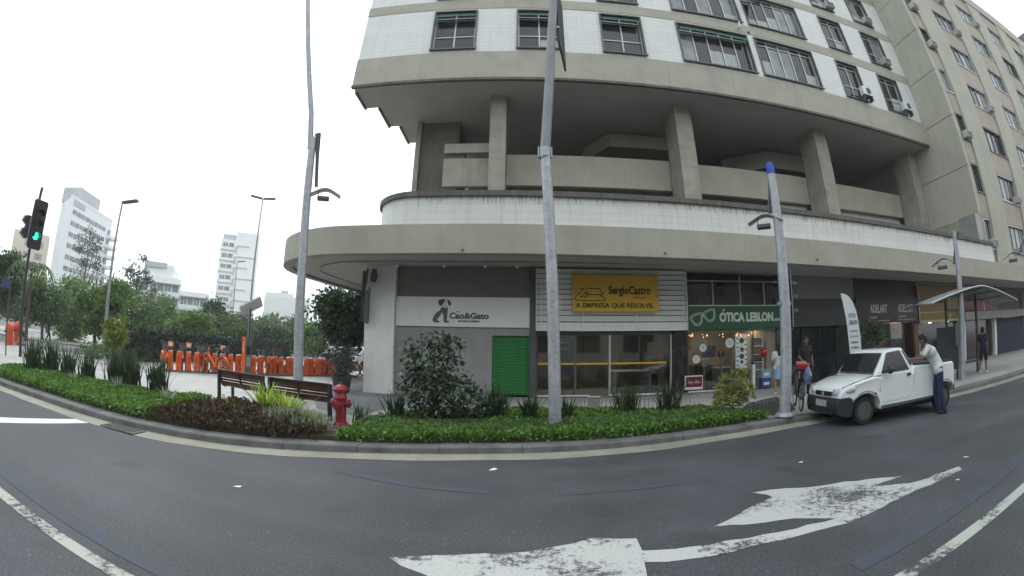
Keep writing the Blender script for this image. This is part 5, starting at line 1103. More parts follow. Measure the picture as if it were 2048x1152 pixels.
gh = [(2.32,.98),(2.30,1.0),(1.96,1.42),(1.86,1.475),(1.6,1.505),(1.42,1.50),(1.36,1.47),(1.10,1.10),(1.10,.98)]
def hwg(x, z): return .765 - max(0, z-.98)*.30
sliced(gh, [-1,-.9,-.4,.4,.9,1], 'cab_roof', M_VW, VN, crown=.012, bevel=.03, fn=hwg)
def side_poly(poly, off, name, m, s=1, t=.008, fn=hwg, parent=VN, bevel=0):
    B = MB(); n = len(poly)
    B.add([(x, s*(fn(x,z)+off), z) for x,z in poly] + [(x, s*(fn(x,z)+off-t), z) for x,z in poly], [tuple(range(n)), tuple(range(2*n-1,n-1,-1))] + [(i,(i+1)%n,n+(i+1)%n,n+i) for i in range(n)])
    return B.build(name, m, parent, world=False, bevel=bevel)
for s in (1,-1):
    side_poly([(2.13,1.005),(1.90,1.385),(1.86,1.41),(1.50,1.435),(1.46,1.42),(1.26,1.02)], .012, 'side_window', M_CGL, s, .03)
    side_poly([(1.395,1.43),(1.375,1.435),(1.16,1.14),(1.165,1.10),(1.21,1.10)], .012, 'quarter_window', M_CGL, s, .03)
    d_ = side_poly([(2.15,.965),(1.9,.972),(1.22,.98),(1.20,.72),(1.22,.44),(2.10,.40),(2.16,.62)], .006, 'door', M_VW, s, .02, fn=hw, bevel=.006)
    hd = MB(); hd.box(1.26,1.38,s*.805 if s > 0 else -.83,s*.83 if s > 0 else -.805,.90,.95); hd.build('handle', M_BLACK, d_, world=False, bevel=.01)
    mr = MB(); mr.lathe([(.002,-.07),(.07,-.06),(.085,0),(.07,.05),(.002,.06)], (2.02,s*.93,1.07), 12, axis='x'); mr.tube([(2.05,s*.74,1.02),(2.03,s*.88,1.06)], .025, 6); mr.build('wing_mirror', M_BLACK, VN, world=False, smooth=True)
    side_poly([(2.14,.355),(.42,.385),(.42,.335),(2.14,.29)], .008, 'sill_trim', mat('sill_grey', (.10,.10,.10), .6), s, .02, fn=hw)
    side_poly([(2.36,.64),(2.30,.64),(2.30,.60),(2.36,.60)], .004, 'side_marker', M_SEAM, s, .01, fn=hw)
    hl = MB(); pts = [(3.205,s*.36,0),(3.20,s*.48,.2),(3.175,s*.585,.4),(3.125,s*.665,.6),(3.04,s*.72,.8),(2.95,s*.752,.95),(2.88,s*.768,1)]
    rows = [[(x, y, .61+.085*f) for x,y,f in pts],[(x-.008, y, .69+.075*f) for x,y,f in pts],[(x-.035, y*.99, .742+.082*f) for x,y,f in pts]]
    hl.sheet(rows); o = hl.build('headlight', M_LAMPG, VN, world=False, smooth=True); o.modifiers.new('s','SOLIDIFY').thickness = .03
    MB().box(-.435,-.40,s*.60-.08,s*.60+.08,.62,.95).build('tail_light', mat('tail_red', (.3,.01,.01), .2), VN, world=False)
B = MB(); B.add([(2.285,.66,1.02),(2.30,0,1.025),(2.285,-.66,1.02),(1.985,-.60,1.40),(1.995,0,1.41),(1.985,.60,1.40)], [(0,1,4,5),(1,2,3,4)]); 
B.v = [(x+.018,y,z+.012) for x,y,z in B.v]; o = B.build('windscreen', M_CGL, VN, world=False); o.modifiers.new('s','SOLIDIFY').thickness = .01
MB().tube([(2.33,.3,1.03),(2.22,-.05,1.13)], .008, 5).build('wiper', M_BLACK, VN, world=False); MB().tube([(2.33,-.2,1.03),(2.22,-.5,1.12)], .008, 5).build('wiper', M_BLACK, VN, world=False)
MB().box(-.33,1.04,-.68,.68,1.071,1.105).build('bed_cover', mat('bed_dark', (.04,.04,.042), .8), VN, world=False)
MB().prism([(1.30,1.40),(1.14,1.15),(1.12,1.15),(1.28,1.40)], -.55, .55, axis='y').build('rear_window', M_CGL, VN, world=False)
bp = [(2.93,.56),(3.0,.60),(3.20,.585),(3.24,.53),(3.245,.38),(3.20,.25),(3.08,.20),(2.93,.21)]
def hwb(x, z): return .815*(1 - .22*max(0,(x-2.6)/.65)**2.6)
sliced(bp, [-1,-.97,-.8,-.5,0,.5,.8,.97,1], 'front_bumper', M_BUMP, VN, bevel=.03, fn=hwb)
MB().box(3.165,3.20,-.33,.33,.60,.70).build('grille', M_BLACK, VN, world=False, bevel=.01)
for k in range(4): MB().box(3.201,3.208,-.31,.31,.612+.022*k,.620+.022*k).build('grille_bar', M_BUMP, VN, world=False)
MB().lathe([(.001,3.209),(.03,3.213),(.045,3.209)], (0,0,.65), 14, axis='x').build('emblem', M_ALU, VN, world=False)
MB().box(3.215,3.25,-.45,.45,.24,.32).build('air_intake', M_SEAM, VN, world=False, bevel=.01)
for s in (1,-1):
    MB().tube([(3.10,s*.58,.782),(2.86,s*.68,.868),(2.6,s*.715,.925),(2.36,s*.72,.975)], .007, 5).build('bonnet_seam', M_SEAM, VN, world=False)
    MB().tube([(2.57+.392*math.cos(R(a_)), s*(hw(2.57,.5)+.002), .30+.392*math.sin(R(a_))) for a_ in range(8,176,12)], .008, 5).build('arch_lip', M_BUMP, VN, world=False)
    MB().tube([(.385*math.cos(R(a_)), s*(hw(0,.5)+.002), .31+.385*math.sin(R(a_))) for a_ in range(8,176,12)], .008, 5).build('arch_lip', M_BUMP, VN, world=False)
    MB().tube([(1.12,s*.795,1.05),(1.13,s*.803,.75),(1.12,s*.79,.40)], .003, 4).build('panel_seam', M_SEAM, VN, world=False)
    MB().box(.3,.42,s*.80-.006,s*.80+.006,.86,.98).build('fuel_flap', M_VW, VN, world=False)
MB().tube([(2.32,-.7,1.005),(2.33,0,1.012),(2.32,.7,1.005)], .010, 5).build('cowl_seam', M_SEAM, VN, world=False)
MB().box(3.235,3.258,-.21,.21,.39,.52).build('number_plate', mat('plate_grey', (.34,.35,.36), .5), VN, world=False, bevel=.005)
MB().box(-.47,-.40,-.74,.74,.42,.56).build('rear_bumper', M_BUMP, VN, world=False, bevel=.02)
MB().box(-.3,3.0,-.6,.6,.2,.34).build('underbody', M_BLACK, VN, world=False)
MB().box(1.50,1.54,-.62,.62,1.51,1.535).build('roof_bar', M_BLACK, VN, world=False)
for xw in (0, 2.57):
    for s in (1,-1):
        w = MB(); w.lathe([(.02,.60*s),(.17,.56*s),(.265,.57*s),(.288,.60*s),(.29,.66*s),(.285,.72*s),(.262,.745*s),(.195,.74*s),(.19,.70*s),(.02,.66*s)], (xw,0,.29), 28, axis='y'); o = w.build('wheel', M_TYRE, VN, world=False, smooth=True)
        r_ = MB(); r_.lathe([(.186,.744*s),(.194,.735*s),(.165,.70*s),(.12,.705*s),(.10,.715*s),(.045,.72*s),(.04,.735*s),(.002,.735*s)], (xw,0,.29), 24, axis='y'); r_.build('rim', M_STEEL, o, world=False, smooth=True)
        for k in range(8): an = k*.785; h_ = MB(); h_.lathe([(.027,.706*s),(.027,.7115*s)], (xw+.138*math.cos(an),0,.29+.138*math.sin(an)), 8, axis='y'); h_.build('rim_hole', M_SEAM, o, world=False)

# ================================================================== PEOPLE
def caps(B, a, b, ra, rb, n=10):
    a, b = Vector(a), Vector(b); d = b-a; l = d.length
    if l < 1e-5: d = Vector((0,0,1e-3)); l = 1e-3
    t = d/l; pts = []; rs = []
    for k in range(4): f = math.cos(k/3.2*math.pi/2); pts.append(a - t*ra*f); rs.append(max(.002, ra*math.sin(k/3.2*math.pi/2)))
    for k in range(3,-1,-1): f = math.cos(k/3.2*math.pi/2); pts.append(b + t*rb*f); rs.append(max(.002, rb*math.sin(k/3.2*math.pi/2)))
    B.tube(pts, rs, n)
def fuse(B, name, m, parent, voxel=.012, smooth=4):
    me = B.mesh(name); o = bpy.data.objects.new(name, me); COL.objects.link(o)
    r = o.modifiers.new('r','REMESH'); r.mode = 'VOXEL'; r.voxel_size = voxel
    s = o.modifiers.new('s','SMOOTH'); s.iterations = smooth; s.factor = .5
    dg = bpy.context.evaluated_depsgraph_get(); me2 = bpy.data.meshes.new_from_object(o.evaluated_get(dg)); bpy.data.objects.remove(o); bpy.data.meshes.remove(me)
    me2.name = name; me2.materials.clear(); me2.materials.append(m); return link(name, me2, None, parent, smooth=True)
J0 = dict(pelvis=(0,.0,.95), chest=(0,.01,1.25), neck=(0,.02,1.43), head=(0,-.01,1.57),
          hip=((-.09,0,.92),(.09,0,.92)), knee=((-.10,-.03,.50),(.10,-.03,.50)), ankle=((-.10,.02,.085),(.10,.02,.085)),
          sho=((-.175,.01,1.385),(.175,.01,1.385)), elb=((-.225,.03,1.11),(.225,.03,1.11)), wri=((-.235,-.05,.87),(.235,-.05,.87)))
SKIN = mat('skin', (.36,.21,.14), .5, var=.08, fine=.02); SKIN_D = mat('skin_brown', (.19,.10,.065), .5, var=.08, fine=.02)
def hand(B, w, e, s):
    w, e = Vector(w), Vector(e); t = (w-e).normalized(); sd = Vector((0,-1,0)); sd = (sd - t*sd.dot(t)); sd = sd.normalized() if sd.length > .1 else Vector((1,0,0)); nr = t.cross(sd)*s
    pc = w + t*.05; caps(B, w, pc, .026, .030); caps(B, pc - sd*.018, pc + sd*.018, .024, .024)
    for k, ln in enumerate((.068,.078,.072,.055)):
        a = w + t*.078 + sd*(.030-.020*k); m_ = a + t*ln*.55 + nr*.008; c = m_ + t*ln*.4 + nr*.030
        caps(B, a, m_, .0098, .0092, 6); caps(B, m_, c, .0092, .0078, 6)
    a = w + t*.022 + sd*.026; m_ = a + t*.03 + sd*.028 + nr*.006; caps(B, a, m_, .012, .0108, 6); caps(B, m_, m_ + t*.032 + sd*.006 + nr*.008, .0105, .0085, 6)
def person(label, loc, rot, shirt, legs, shoes, hairm, skin=SKIN, J=None, sleeve='short', bottom='long', hair='short', sc=1.0, group=None, skirt=None):
    P = thing('person', label, 'person', loc, rot, group); P.scale = (sc,)*3
    j = dict(J0); j.update(J or {}); V = Vector
    hd_ = V(j['head']); nk = V(j['neck']); ch = V(j['chest']); pv = V(j['pelvis']); up = (hd_-nk).normalized()
    def torso(B, g):
        caps(B, pv + V((-.06,0,-.02)), pv + V((.06,0,-.02)), .105+g, .105+g, 12); caps(B, pv, ch, .115+g, .125+g, 12)
        caps(B, ch + V((-.065,0,.02)), ch + V((.065,0,.02)), .115+g, .115+g, 12); caps(B, V(j['sho'][0])*.82+nk*.18-V((0,0,.02)), V(j['sho'][1])*.82+nk*.18-V((0,0,.02)), .068+g, .068+g)
    b = MB(); torso(b, 0); caps(b, ch + V((0,0,.1)), nk, .07, .056); caps(b, nk, hd_ - up*.06, .054, .052)
    caps(b, hd_ + up*.03, hd_ + up*.045, .088, .084, 12); caps(b, hd_ - up*.02 + V((0,-.018,0)), hd_ - up*.075 + V((0,-.03,0)), .074, .052, 12)
    caps(b, hd_ + V((0,-.088,.0)), hd_ + V((0,-.102,-.03)), .010, .014, 6)
    for s in (0,1):
        sg = -1 if s == 0 else 1; caps(b, hd_ + V((sg*.082,.005,.0)), hd_ + V((sg*.084,.008,-.03)), .014, .012, 6)
        caps(b, j['sho'][s], j['elb'][s], .050, .040); caps(b, j['elb'][s], j['wri'][s], .039, .026); hand(b, j['wri'][s], j['elb'][s], sg)
        caps(b, j['hip'][s], j['knee'][s], .082, .055); caps(b, j['knee'][s], V(j['knee'][s])*.62+V(j['ankle'][s])*.38+V((0,.012,0)), .052, .052); caps(b, V(j['knee'][s])*.62+V(j['ankle'][s])*.38+V((0,.012,0)), j['ankle'][s], .052, .034)
        an = V(j['ankle'][s]); caps(b, an + V((0,.02,-.045)), an + V((sg*.012,-.14,-.055)), .035, .026)
    fuse(b, 'body', skin, P)
    b = MB(); torso(b, .014)
    for s in (0,1):
        e = V(j['elb'][s]); a = V(j['sho'][s])
        if sleeve == 'long': caps(b, a, e, .064, .052); caps(b, e, V(j['wri'][s])*.9+e*.1, .052, .038)
        elif sleeve == 'short': caps(b, a, a*.35+e*.65, .066, .060)
    caps(b, pv + V((-.07,0,-.06)), pv + V((.07,0,-.06)), .122, .122, 12)
    fuse(b, 'shirt', shirt, P, .014)
    if legs is not None:
        b = MB(); caps(b, pv + V((-.06,0,-.03)), pv + V((.06,0,-.03)), .114, .114, 12)
        for s in (0,1):
            k = V(j['knee'][s]); a = V(j['ankle'][s])
            if bottom == 'long': caps(b, j['hip'][s], k, .096, .070); caps(b, k, a + V((0,0,-.02)), .070, .056)
            else: caps(b, j['hip'][s], k + V((0,0,.02)), .098, .082)
        fuse(b, 'trousers' if bottom == 'long' else 'shorts', legs, P, .014)
    if skirt is not None:
        b = MB(); b.lathe([(.125,.06),(.15,-.05),(.175,-.25),(.19,-.42),(.18,-.42),(.14,-.05)], (pv.x,pv.y,pv.z), 18); b.build('skirt', skirt, P, world=False, smooth=True)
    for s in (0,1):
        sg = -1 if s == 0 else 1; an = V(j['ankle'][s]); b = MB(); caps(b, an + V((0,.03,-.045)), an + V((sg*.012,-.15,-.052)), .044, .036); b.v = [(x,y,max(z, an.z-.085)) for x,y,z in b.v]; b.build('shoe', shoes, P, world=False, smooth=True)
    b = MB(); caps(b, hd_ + up*.055 + V((0,.016,0)), hd_ + up*.06 + V((0,.02,0)), .094, .090, 14); caps(b, hd_ + V((0,.045,.02)), hd_ + V((0,.035,-.05)), .074, .058, 12)
    if hair == 'long': caps(b, hd_ + V((0,.06,0)), V(j['chest']) + V((0,.12,.08)), .075, .05, 12)
    fuse(b, 'hair' if hair != 'cap' else 'cap', hairm, P, .012)
    for sg in (-1,1): e = MB(); e.lathe([(.001,-.010),(.008,-.006),(.010,0),(.008,.006),(.001,.010)], tuple(hd_ + V((sg*.032,-.086,.012))), 8); e.build('eye', M_BLACK, P, world=False)
    e = MB(); p_ = hd_ + V((0,-.083,-.068)); e.box(p_.x-.022,p_.x+.022,p_.y-.006,p_.y+.004,p_.z-.004,p_.z+.004); e.build('mouth', mat('lips', (.25,.08,.07), .5), P, world=False)
    return P
C_ = lambda n, c, v=.15: mat(n, c, .9, var=v, scale=7, bump=.2, bscale=25)
DENIM = C_('denim', (.018,.028,.075)); BLK = C_('black_cloth', (.012,.012,.014)); NAVY = C_('navy_cloth', (.016,.02,.045)); HAIRB = C_('dark_hair', (.012,.009,.008)); SHB = C_('black_shoe', (.015,.015,.016)); SHW = C_('white_shoe', (.55,.55,.53))
LEAN = dict(pelvis=(0,-.15,.94), chest=(0,-.33,1.22), neck=(0,-.44,1.37), head=(0,-.52,1.49), hip=((-.09,-.14,.91),(.09,-.14,.91)), knee=((-.11,-.20,.50),(.11,-.12,.50)), ankle=((-.12,-.12,.085),(.12,.0,.085)),
            sho=((-.175,-.40,1.335),(.175,-.40,1.335)), elb=((-.25,-.56,1.14),(.25,-.56,1.14)), wri=((-.10,-.74,1.13),(.10,-.76,1.13)))
person('man in a pale grey T-shirt and blue jeans leaning over the pickup bed', (9.12, 6.10, 0), R(-137), C_('grey_tshirt', (.56,.57,.55)), DENIM, SHB, HAIRB, SKIN_D, LEAN, sc=1.07)
person('man in a muted purple shirt leaning on the far side of the pickup bed', (8.70, 8.42, .16), R(8), C_('purple_tshirt', (.17,.12,.17)), BLK, SHB, HAIRB, SKIN_D, LEAN, sc=.98)
WALK = dict(knee=((-.10,-.12,.50),(.10,.0,.49)), ankle=((-.10,-.16,.085),(.10,.20,.10)), elb=((-.23,.10,1.12),(.23,-.02,1.12)), wri=((-.24,.10,.88),(.23,-.14,.92)))
person('girl with long dark hair and pale blue skirt by the optician door', (8.05, 11.75, .18), R(160), C_('white_top', (.55,.54,.52)), None, SHW, HAIRB, SKIN, dict(wri=((-.20,-.16,1.0),(.20,-.16,1.0))), hair='long', sc=.93, skirt=C_('pale_blue_skirt', (.20,.34,.55)))
person('man dressed in black standing by the dark shop front', (8.75, 11.2, .18), R(-10), BLK, BLK, SHB, HAIRB, SKIN_D, dict(wri=((-.20,-.16,1.0),(.22,-.05,.88))), sc=1.02)
person('person in dark clothes and shorts walking past the bus shelter', (16.3, 8.95, .18), R(100), NAVY, BLK, SHW, HAIRB, SKIN_D, WALK, bottom='short', sc=.94)
person('pedestrian in navy clothes with a white cap on the far left pavement', (-25.2, 11.75, .18), R(200), C_('slate_cloth', (.05,.07,.09)), NAVY, SHB, C_('white_cap', (.5,.5,.48)), SKIN, WALK, bottom='short', hair='cap', sc=.95)
person('second pedestrian in black under the trees at the far left', (-30.5, 16.6, .2), R(150), BLK, BLK, SHB, HAIRB, SKIN_D, WALK)
SIT = dict(pelvis=(0,.0,.52), chest=(0,-.02,.83), neck=(0,-.03,1.02), head=(0,-.07,1.16), hip=((-.09,-.02,.50),(.09,-.02,.50)), knee=((-.12,-.42,.50),(.12,-.42,.50)), ankle=((-.12,-.42,.085),(.12,-.40,.085)),
           sho=((-.175,-.02,.97),(.175,-.02,.97)), elb=((-.22,-.10,.72),(.22,-.10,.72)), wri=((-.12,-.32,.60),(.12,-.32,.60)))
sb = thing('stone_seat', 'low stone seat behind the row of orange docks', 'seat', (-10.4, 20.2, .18), drot); MB().box(-2.2,2.4,-.22,.22,0,.40).build('block', M_STONE, sb, world=False, bevel=.02)
def on_seat(t): p = Vector((-10.4,20.2,.18)) + DU*t; return (p.x, p.y, .18)
person('seated person in dark red behind the docks left of the left lamp post', on_seat(-1.9), drot, C_('dark_red_cloth', (.10,.025,.03)), BLK, SHB, HAIRB, SKIN_D, SIT)
person('seated person in black right of the left lamp post', on_seat(1.15), drot+.2, BLK, BLK, SHB, HAIRB, SKIN_D, SIT)
person('seated person in a pale top right of the left lamp post', on_seat(1.95), drot-.2, C_('pale_cloth', (.42,.42,.42)), NAVY, SHB, HAIRB, SKIN, SIT)
# ================================================================== PLANTING
LG = lambda n, c: leafmat(n, c)
L_COVER = LG('cover_leaf', [(.045,.12,.013),(.075,.19,.022),(.12,.26,.035),(.19,.32,.06),(.10,.12,.03)]); L_RED = LG('red_leaf', [(.035,.014,.014),(.06,.022,.020),(.09,.045,.03),(.06,.07,.022),(.13,.11,.05)])
L_REED = LG('reed_leaf', [(.025,.055,.018),(.045,.085,.03),(.075,.11,.045)]); L_SHRUB = LG('shrub_leaf', [(.024,.046,.024),(.040,.070,.038),(.060,.092,.052),(.11,.14,.095)])
L_VAR = LG('variegated_leaf', [(.16,.20,.03),(.30,.33,.07),(.42,.42,.16),(.22,.26,.05)]); L_SPID = LG('spider_leaf', [(.20,.24,.14),(.36,.38,.26),(.12,.18,.07)]); L_LIME = LG('lime_leaf', [(.20,.32,.02),(.36,.48,.05),(.46,.54,.10)])
M_STEM = mat('stem_brown', (.06,.045,.03), .9, var=.3)
def in_poly(pts, P):
    x, y = P[:,0], P[:,1]; ins = np.zeros(len(P), bool); n = len(pts)
    for i in range(n):
        (x1,y1),(x2,y2) = pts[i], pts[(i+1)%n]
        c = ((y1 > y) != (y2 > y)) & (x < (x2-x1)*(y-y1)/(y2-y1+1e-12)+x1); ins ^= c
    return ins
def sample(poly, n):
    a = np.array(poly); lo, hi = a.min(0), a.max(0); out = np.zeros((0,2))
    while len(out) < n: P = RNG.uniform(lo, hi, (n*2,2)); out = np.vstack([out, P[in_poly(poly, P)]])
    return out[:n]
def edge_dist(poly, P):
    d = np.full(len(P), 9.)
    for (x1,y1),(x2,y2) in zip(poly, poly[1:]+poly[:1]):
        v = np.array([x2-x1,y2-y1]); w = P-np.array([x1,y1]); t = np.clip((w@v)/(v@v+1e-9),0,1); d = np.minimum(d, np.linalg.norm(w-t[:,None]*v,axis=1))
    return d
def outer(xs_): return [(x, kerb_s(x)+KW-.04) for x in xs_]
beds = {'L': outer([-13.4,-12,-11,-10,-9,-8,-7,-6.3]) + [(-6.5,6.9),(-6.9,8.2),(-7.5,8.9),(-8.43,8.3),(-9.6,8.25),(-11,7.95),(-12.6,7.6),(-14.3,7.9),(-14.6,6.2)],
        'M': outer([-6.3,-5.5,-4.7,-4,-3.4,-2.9]) + [(-2.95,7.35),(-3.5,7.75),(-4.6,8.05),(-5.3,8.3),(-6.3,8.0),(-6.5,6.9)],
        'R': outer([-2.9,-2,-1,0,1,2,3,4,4.9,5.3]) + [(5.55,8.5),(5.5,8.95),(4.8,10.3),(3.2,10.6),(1.57,11.0),(-.2,10.9),(-1.6,10.5),(-2.5,9.6),(-3.0,8.4)]}
for k, lb in (('L','dark soil of the left planting bed'),('M','dark soil under the red leaved plants'),('R','dark soil of the right planting bed')):
    B = MB(); B.add([(x,y,SZ+.012) for x,y in beds[k]], [tuple(range(len(beds[k])))]); B.add([(x,y,SZ+.012) for x,y in beds[k]]+[(x,y,.1) for x,y in beds[k]], [(i,(i+1)%len(beds[k]),len(beds[k])+(i+1)%len(beds[k]),len(beds[k])+i) for i in range(len(beds[k]))])
    o = B.build('garden_soil', M_SOIL); o['kind'] = 'structure'; o['label'] = lb
def mound(P): return .05 + .05*np.sin(P[:,0]*2.1+P[:,1]*1.3)*np.sin(P[:,1]*1.9-P[:,0]*.7) + .035*np.sin(P[:,0]*5.3)*np.cos(P[:,1]*4.1)
def cover(name, poly, n, m, hmax, lo, hi, label, up=1.6, width=.75, base=0.):
    P = sample(poly, n); e = np.clip(edge_dist(poly, P)/.30, .42, 1); P = P + RNG.normal(size=P.shape)*.03; h = (hmax*.45 + mound(P))*e*RNG.uniform(.35,1.0,n)
    if name != 'bed_flowers' and name != 'pale_grass':                # leaves that spill over the kerb
        k = n//9; x0, x1 = P[:,0].min(), P[:,0].max(); ex = RNG.uniform(x0+.1, x1-.1, k); ey = np.array([kerb_s(v) for v in ex])+KW-.02-RNG.uniform(-.12,.07,k); P = np.vstack([P, np.column_stack([ex,ey])]); h = np.concatenate([h, RNG.uniform(-.08,.12,k)]); n += k
    Q = np.column_stack([P, SZ+.02+base*np.minimum(1,h/.1+.3)+h]); me = leaf_mesh(name, Q, rand_dirs(n, up), RNG.uniform(lo,hi,n), m, width=width, fold=.12)
    o = link(name, me); o['kind'] = 'stuff'; o['label'] = label; return o
cover('ground_cover', beds['R'], 34000, L_COVER, .03, .03, .09, 'bright green leafy ground cover in the right bed', .55)
cover('ground_cover', beds['L'], 30000, L_COVER, .05, .03, .085, 'bright green leafy ground cover in the left bed', .55)
redp = [(-6.6,5.85),(-6.6,7.2),(-6.2,7.9),(-5.3,8.1),(-4.5,7.9),(-3.7,7.4),(-3.2,6.8),(-3.1,6.7),(-3.5,6.38),(-4.5,6.05),(-5.5,5.8)]
cover('red_foliage', redp, 8500, L_RED, .40, .04, .10, 'dark red leaved plants between the two green beds', 1.2, .45)
cover('pale_grass', [(-4.3,6.5),(-3.5,6.6),(-3.15,6.85),(-3.6,7.5),(-4.2,7.7),(-4.8,7.3)], 1700, L_SPID, .25, .14, .30, 'pale striped grass around the red hydrant', 1.6, .10)
cover('bed_flowers', [(-6.0,6.9),(-5.3,6.9),(-5.2,7.6),(-6.0,7.6)], 90, mat('yellow_leaf', (.45,.32,.02), .6), .5, .05, .09, 'few yellow leaves among the red plants', 1.0, .5, .08)

def blades(n, r0, h, spread, w, seed, lean=.6):
    q = np.random.default_rng(seed); V = []
    for _ in range(n):
        a = q.uniform(0, 2*math.pi); rr = r0*math.sqrt(q.uniform()); bx, by = rr*math.cos(q.uniform(0,6.28)), rr*math.sin(q.uniform(0,6.28)); L_ = h*q.uniform(.6,1.08); s = spread*q.uniform(.15,1.0); b_ = q.uniform(0,lean)
        dx, dy = math.cos(a), math.sin(a); sx, sy = -dy, dx; px_, seg = [], 5
        for k in range(seg+1):
            t = k/seg; out = s*L_*(t**(1+b_)); z = L_*(t - .28*b_*t*t); ww = w*(1-t**2.2)*.5+.0012; px_.append(((bx+dx*out-sx*ww, by+dy*out-sy*ww, z), (bx+dx*out+sx*ww, by+dy*out+sy*ww, z)))
        for k in range(seg): V += [px_[k][0], px_[k][1], px_[k+1][1], px_[k+1][0]]
    return np.array(V)
def clump(name, label, x, y, n, r0, h, spread, w, m, group, lean=.6, cat='plant'):
    t = thing(name, label, cat, (x, y, SZ+.02), 0, group); V = blades(n, r0, h, spread, w, int(abs(x*977+y*331)), lean); me = quads_mesh('blades', V, len(V)//4, m); o = link('blades', me, None, t, kind='stuff')
    MB().lathe([(r0*1.1,0),(r0*.9,.06),(r0*.4,.09)], n=10).build('crown_base', M_STEM, t, world=False); return t
RG = 'clumps of dark sword leaved reeds'
for x, y, h, n, lb in [(-13.15,6.6,1.0,90,'clump of dark reeds round the foot of the traffic light, nearest the left edge'),(-13.25,7.35,1.0,90,'clump of dark reeds behind the one nearest the left edge'),(-12.3,7.5,.9,70,'sparse clump of reeds third from the left edge'),(-11.6,7.75,.85,60,'thin clump of reeds between the left reeds and the two tall clumps'),(-10.3,7.9,.98,95,'tall clump of dark reeds left of the small agave'),(-9.75,8.05,1.0,95,'tall clump of dark reeds in the middle of the left bed'),(-8.8,8.25,.92,85,'dark clump of reeds at the right end of the left bed'),(-2.45,8.75,.62,40,'small reed clump left of the big shrub'),(-3.0,8.15,.45,18,'drooping reed clump beside the hydrant'),(-.42,9.3,.78,60,'reed clump just right of the big shrub before the green shutter'),(.32,9.15,.62,48,'reed clump left of the jointed mast'),(1.12,9.5,.55,26,'sparse reed clump right of the jointed mast'),(2.55,9.85,.78,55,'reed clump before the middle of the agency window'),(3.62,9.9,.80,60,'reed clump before the right end of the agency window')]:
    clump('reed_clump', lb, x, y, int(n*1.7), .24 if h > .7 else .14, h*1.06, .62 if h > .7 else .75, .034, L_REED, RG)
clump('agave', 'small pale agave in front of the tall reeds in the left bed', -9.35, 7.25, 26, .05, .36, 1.2, .035, L_SPID, 'small pale agaves', .2)
clump('agave', 'small pale agave near the red plants in the left bed', -7.3, 7.15, 26, .05, .34, 1.2, .035, L_SPID, 'small pale agaves', .2)
clump('agave', 'small agave at the left of the green bed near the reeds', -11.2, 7.0, 18, .05, .30, 1.2, .03, L_SPID, 'small pale agaves', .2)
clump('dracaena', 'taller bright lime spiky plant before the joint of the benches', -5.0, 7.75, 70, .10, .72, 1.0, .040, L_LIME, 'bright lime spiky plants', .5); clump('dracaena', 'lower bright lime spiky plant at the foot of the left lamp post', -4.35, 7.6, 90, .16, .50, 1.5, .055, L_LIME, 'bright lime spiky plants', .8); clump('dracaena', 'second tall lime spiky plant just left of the left lamp post', -4.65, 7.85, 50, .08, .60, 1.1, .040, L_LIME, 'bright lime spiky plants', .5)

# big shrub: the leaves that show largest are pieces
BSR = thing('shrub', 'large grey green broad leaved shrub in front of the grey wall', 'shrub', (-1.62, 8.95, SZ))
lv = [leaf_mesh('leaf', [(0,0,0)], [(1,0,0)], [1.], L_SHRUB, .72, .10) for _ in range(1)]
def big_leaf(m, seed):
    B = MB(); V = [(0,0,0),(.22,.27,.07),(.22,-.27,.07),(.50,.34,.06),(.50,-.34,.06),(.78,.20,0),(.78,-.20,0),(1,0,-.10),(.30,0,.0),(.62,0,-.02)]
    B.add(V, [(0,8,1),(0,2,8),(8,9,3,1),(8,2,4,9),(9,5,3),(9,4,6),(9,7,5),(9,6,7)]); me = B.mesh('leaf'); me.materials.append(m); return me
def leafcol(n, c): return mat(n, c, .42, var=.25, scale=6, fine=.05)
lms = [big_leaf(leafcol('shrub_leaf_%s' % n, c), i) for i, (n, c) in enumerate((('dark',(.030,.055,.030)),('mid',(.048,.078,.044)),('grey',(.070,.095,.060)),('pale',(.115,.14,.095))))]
q = random.Random(11)
LOBES = [(-.22,0,.62,.62,.58,.55,3),(.28,.05,.55,.68,.55,.45,3),(-.18,.05,1.30,.50,.45,.50,2.6),(-.62,0,1.35,.20,.22,.42,.5),(.32,0,1.50,.22,.2,.30,.6),(-.05,0,.95,.72,.6,.45,1.6),(.66,.05,.34,.48,.4,.32,1.6),(0,0,1.72,.30,.25,.18,.5)]
def shrub_pt():
    cx, cy, cz, rx, ry, rz, _ = q.choices(LOBES, [l[6] for l in LOBES])[0]
    while True:
        v = Vector((q.gauss(0,1), q.gauss(0,1), q.gauss(0,1))).normalized(); k = q.uniform(.55,1.08)
        x, y, z = cx+v.x*rx*k, cy+v.y*ry*k, cz+v.z*rz*k
        if z > .06: return x, y, z, math.atan2(v.y, v.x)
for i in range(300):
    x, y, z, a = shrub_pt()
    if y > 0: y = -y*.9
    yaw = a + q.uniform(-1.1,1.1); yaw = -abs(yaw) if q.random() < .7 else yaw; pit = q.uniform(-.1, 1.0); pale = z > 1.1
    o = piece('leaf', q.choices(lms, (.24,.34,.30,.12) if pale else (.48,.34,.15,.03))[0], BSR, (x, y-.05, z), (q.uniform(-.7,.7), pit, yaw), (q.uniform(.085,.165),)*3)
pts = np.array([shrub_pt()[:3] for _ in range(2300)]); dr_ = rand_dirs(2300, -.1); dr_[:,:2] += pts[:,:2]*.5
o = link('foliage', leaf_mesh('foliage', pts, dr_, RNG.uniform(.06,.14,2300), L_SHRUB, .62, .1), None, BSR, kind='stuff')
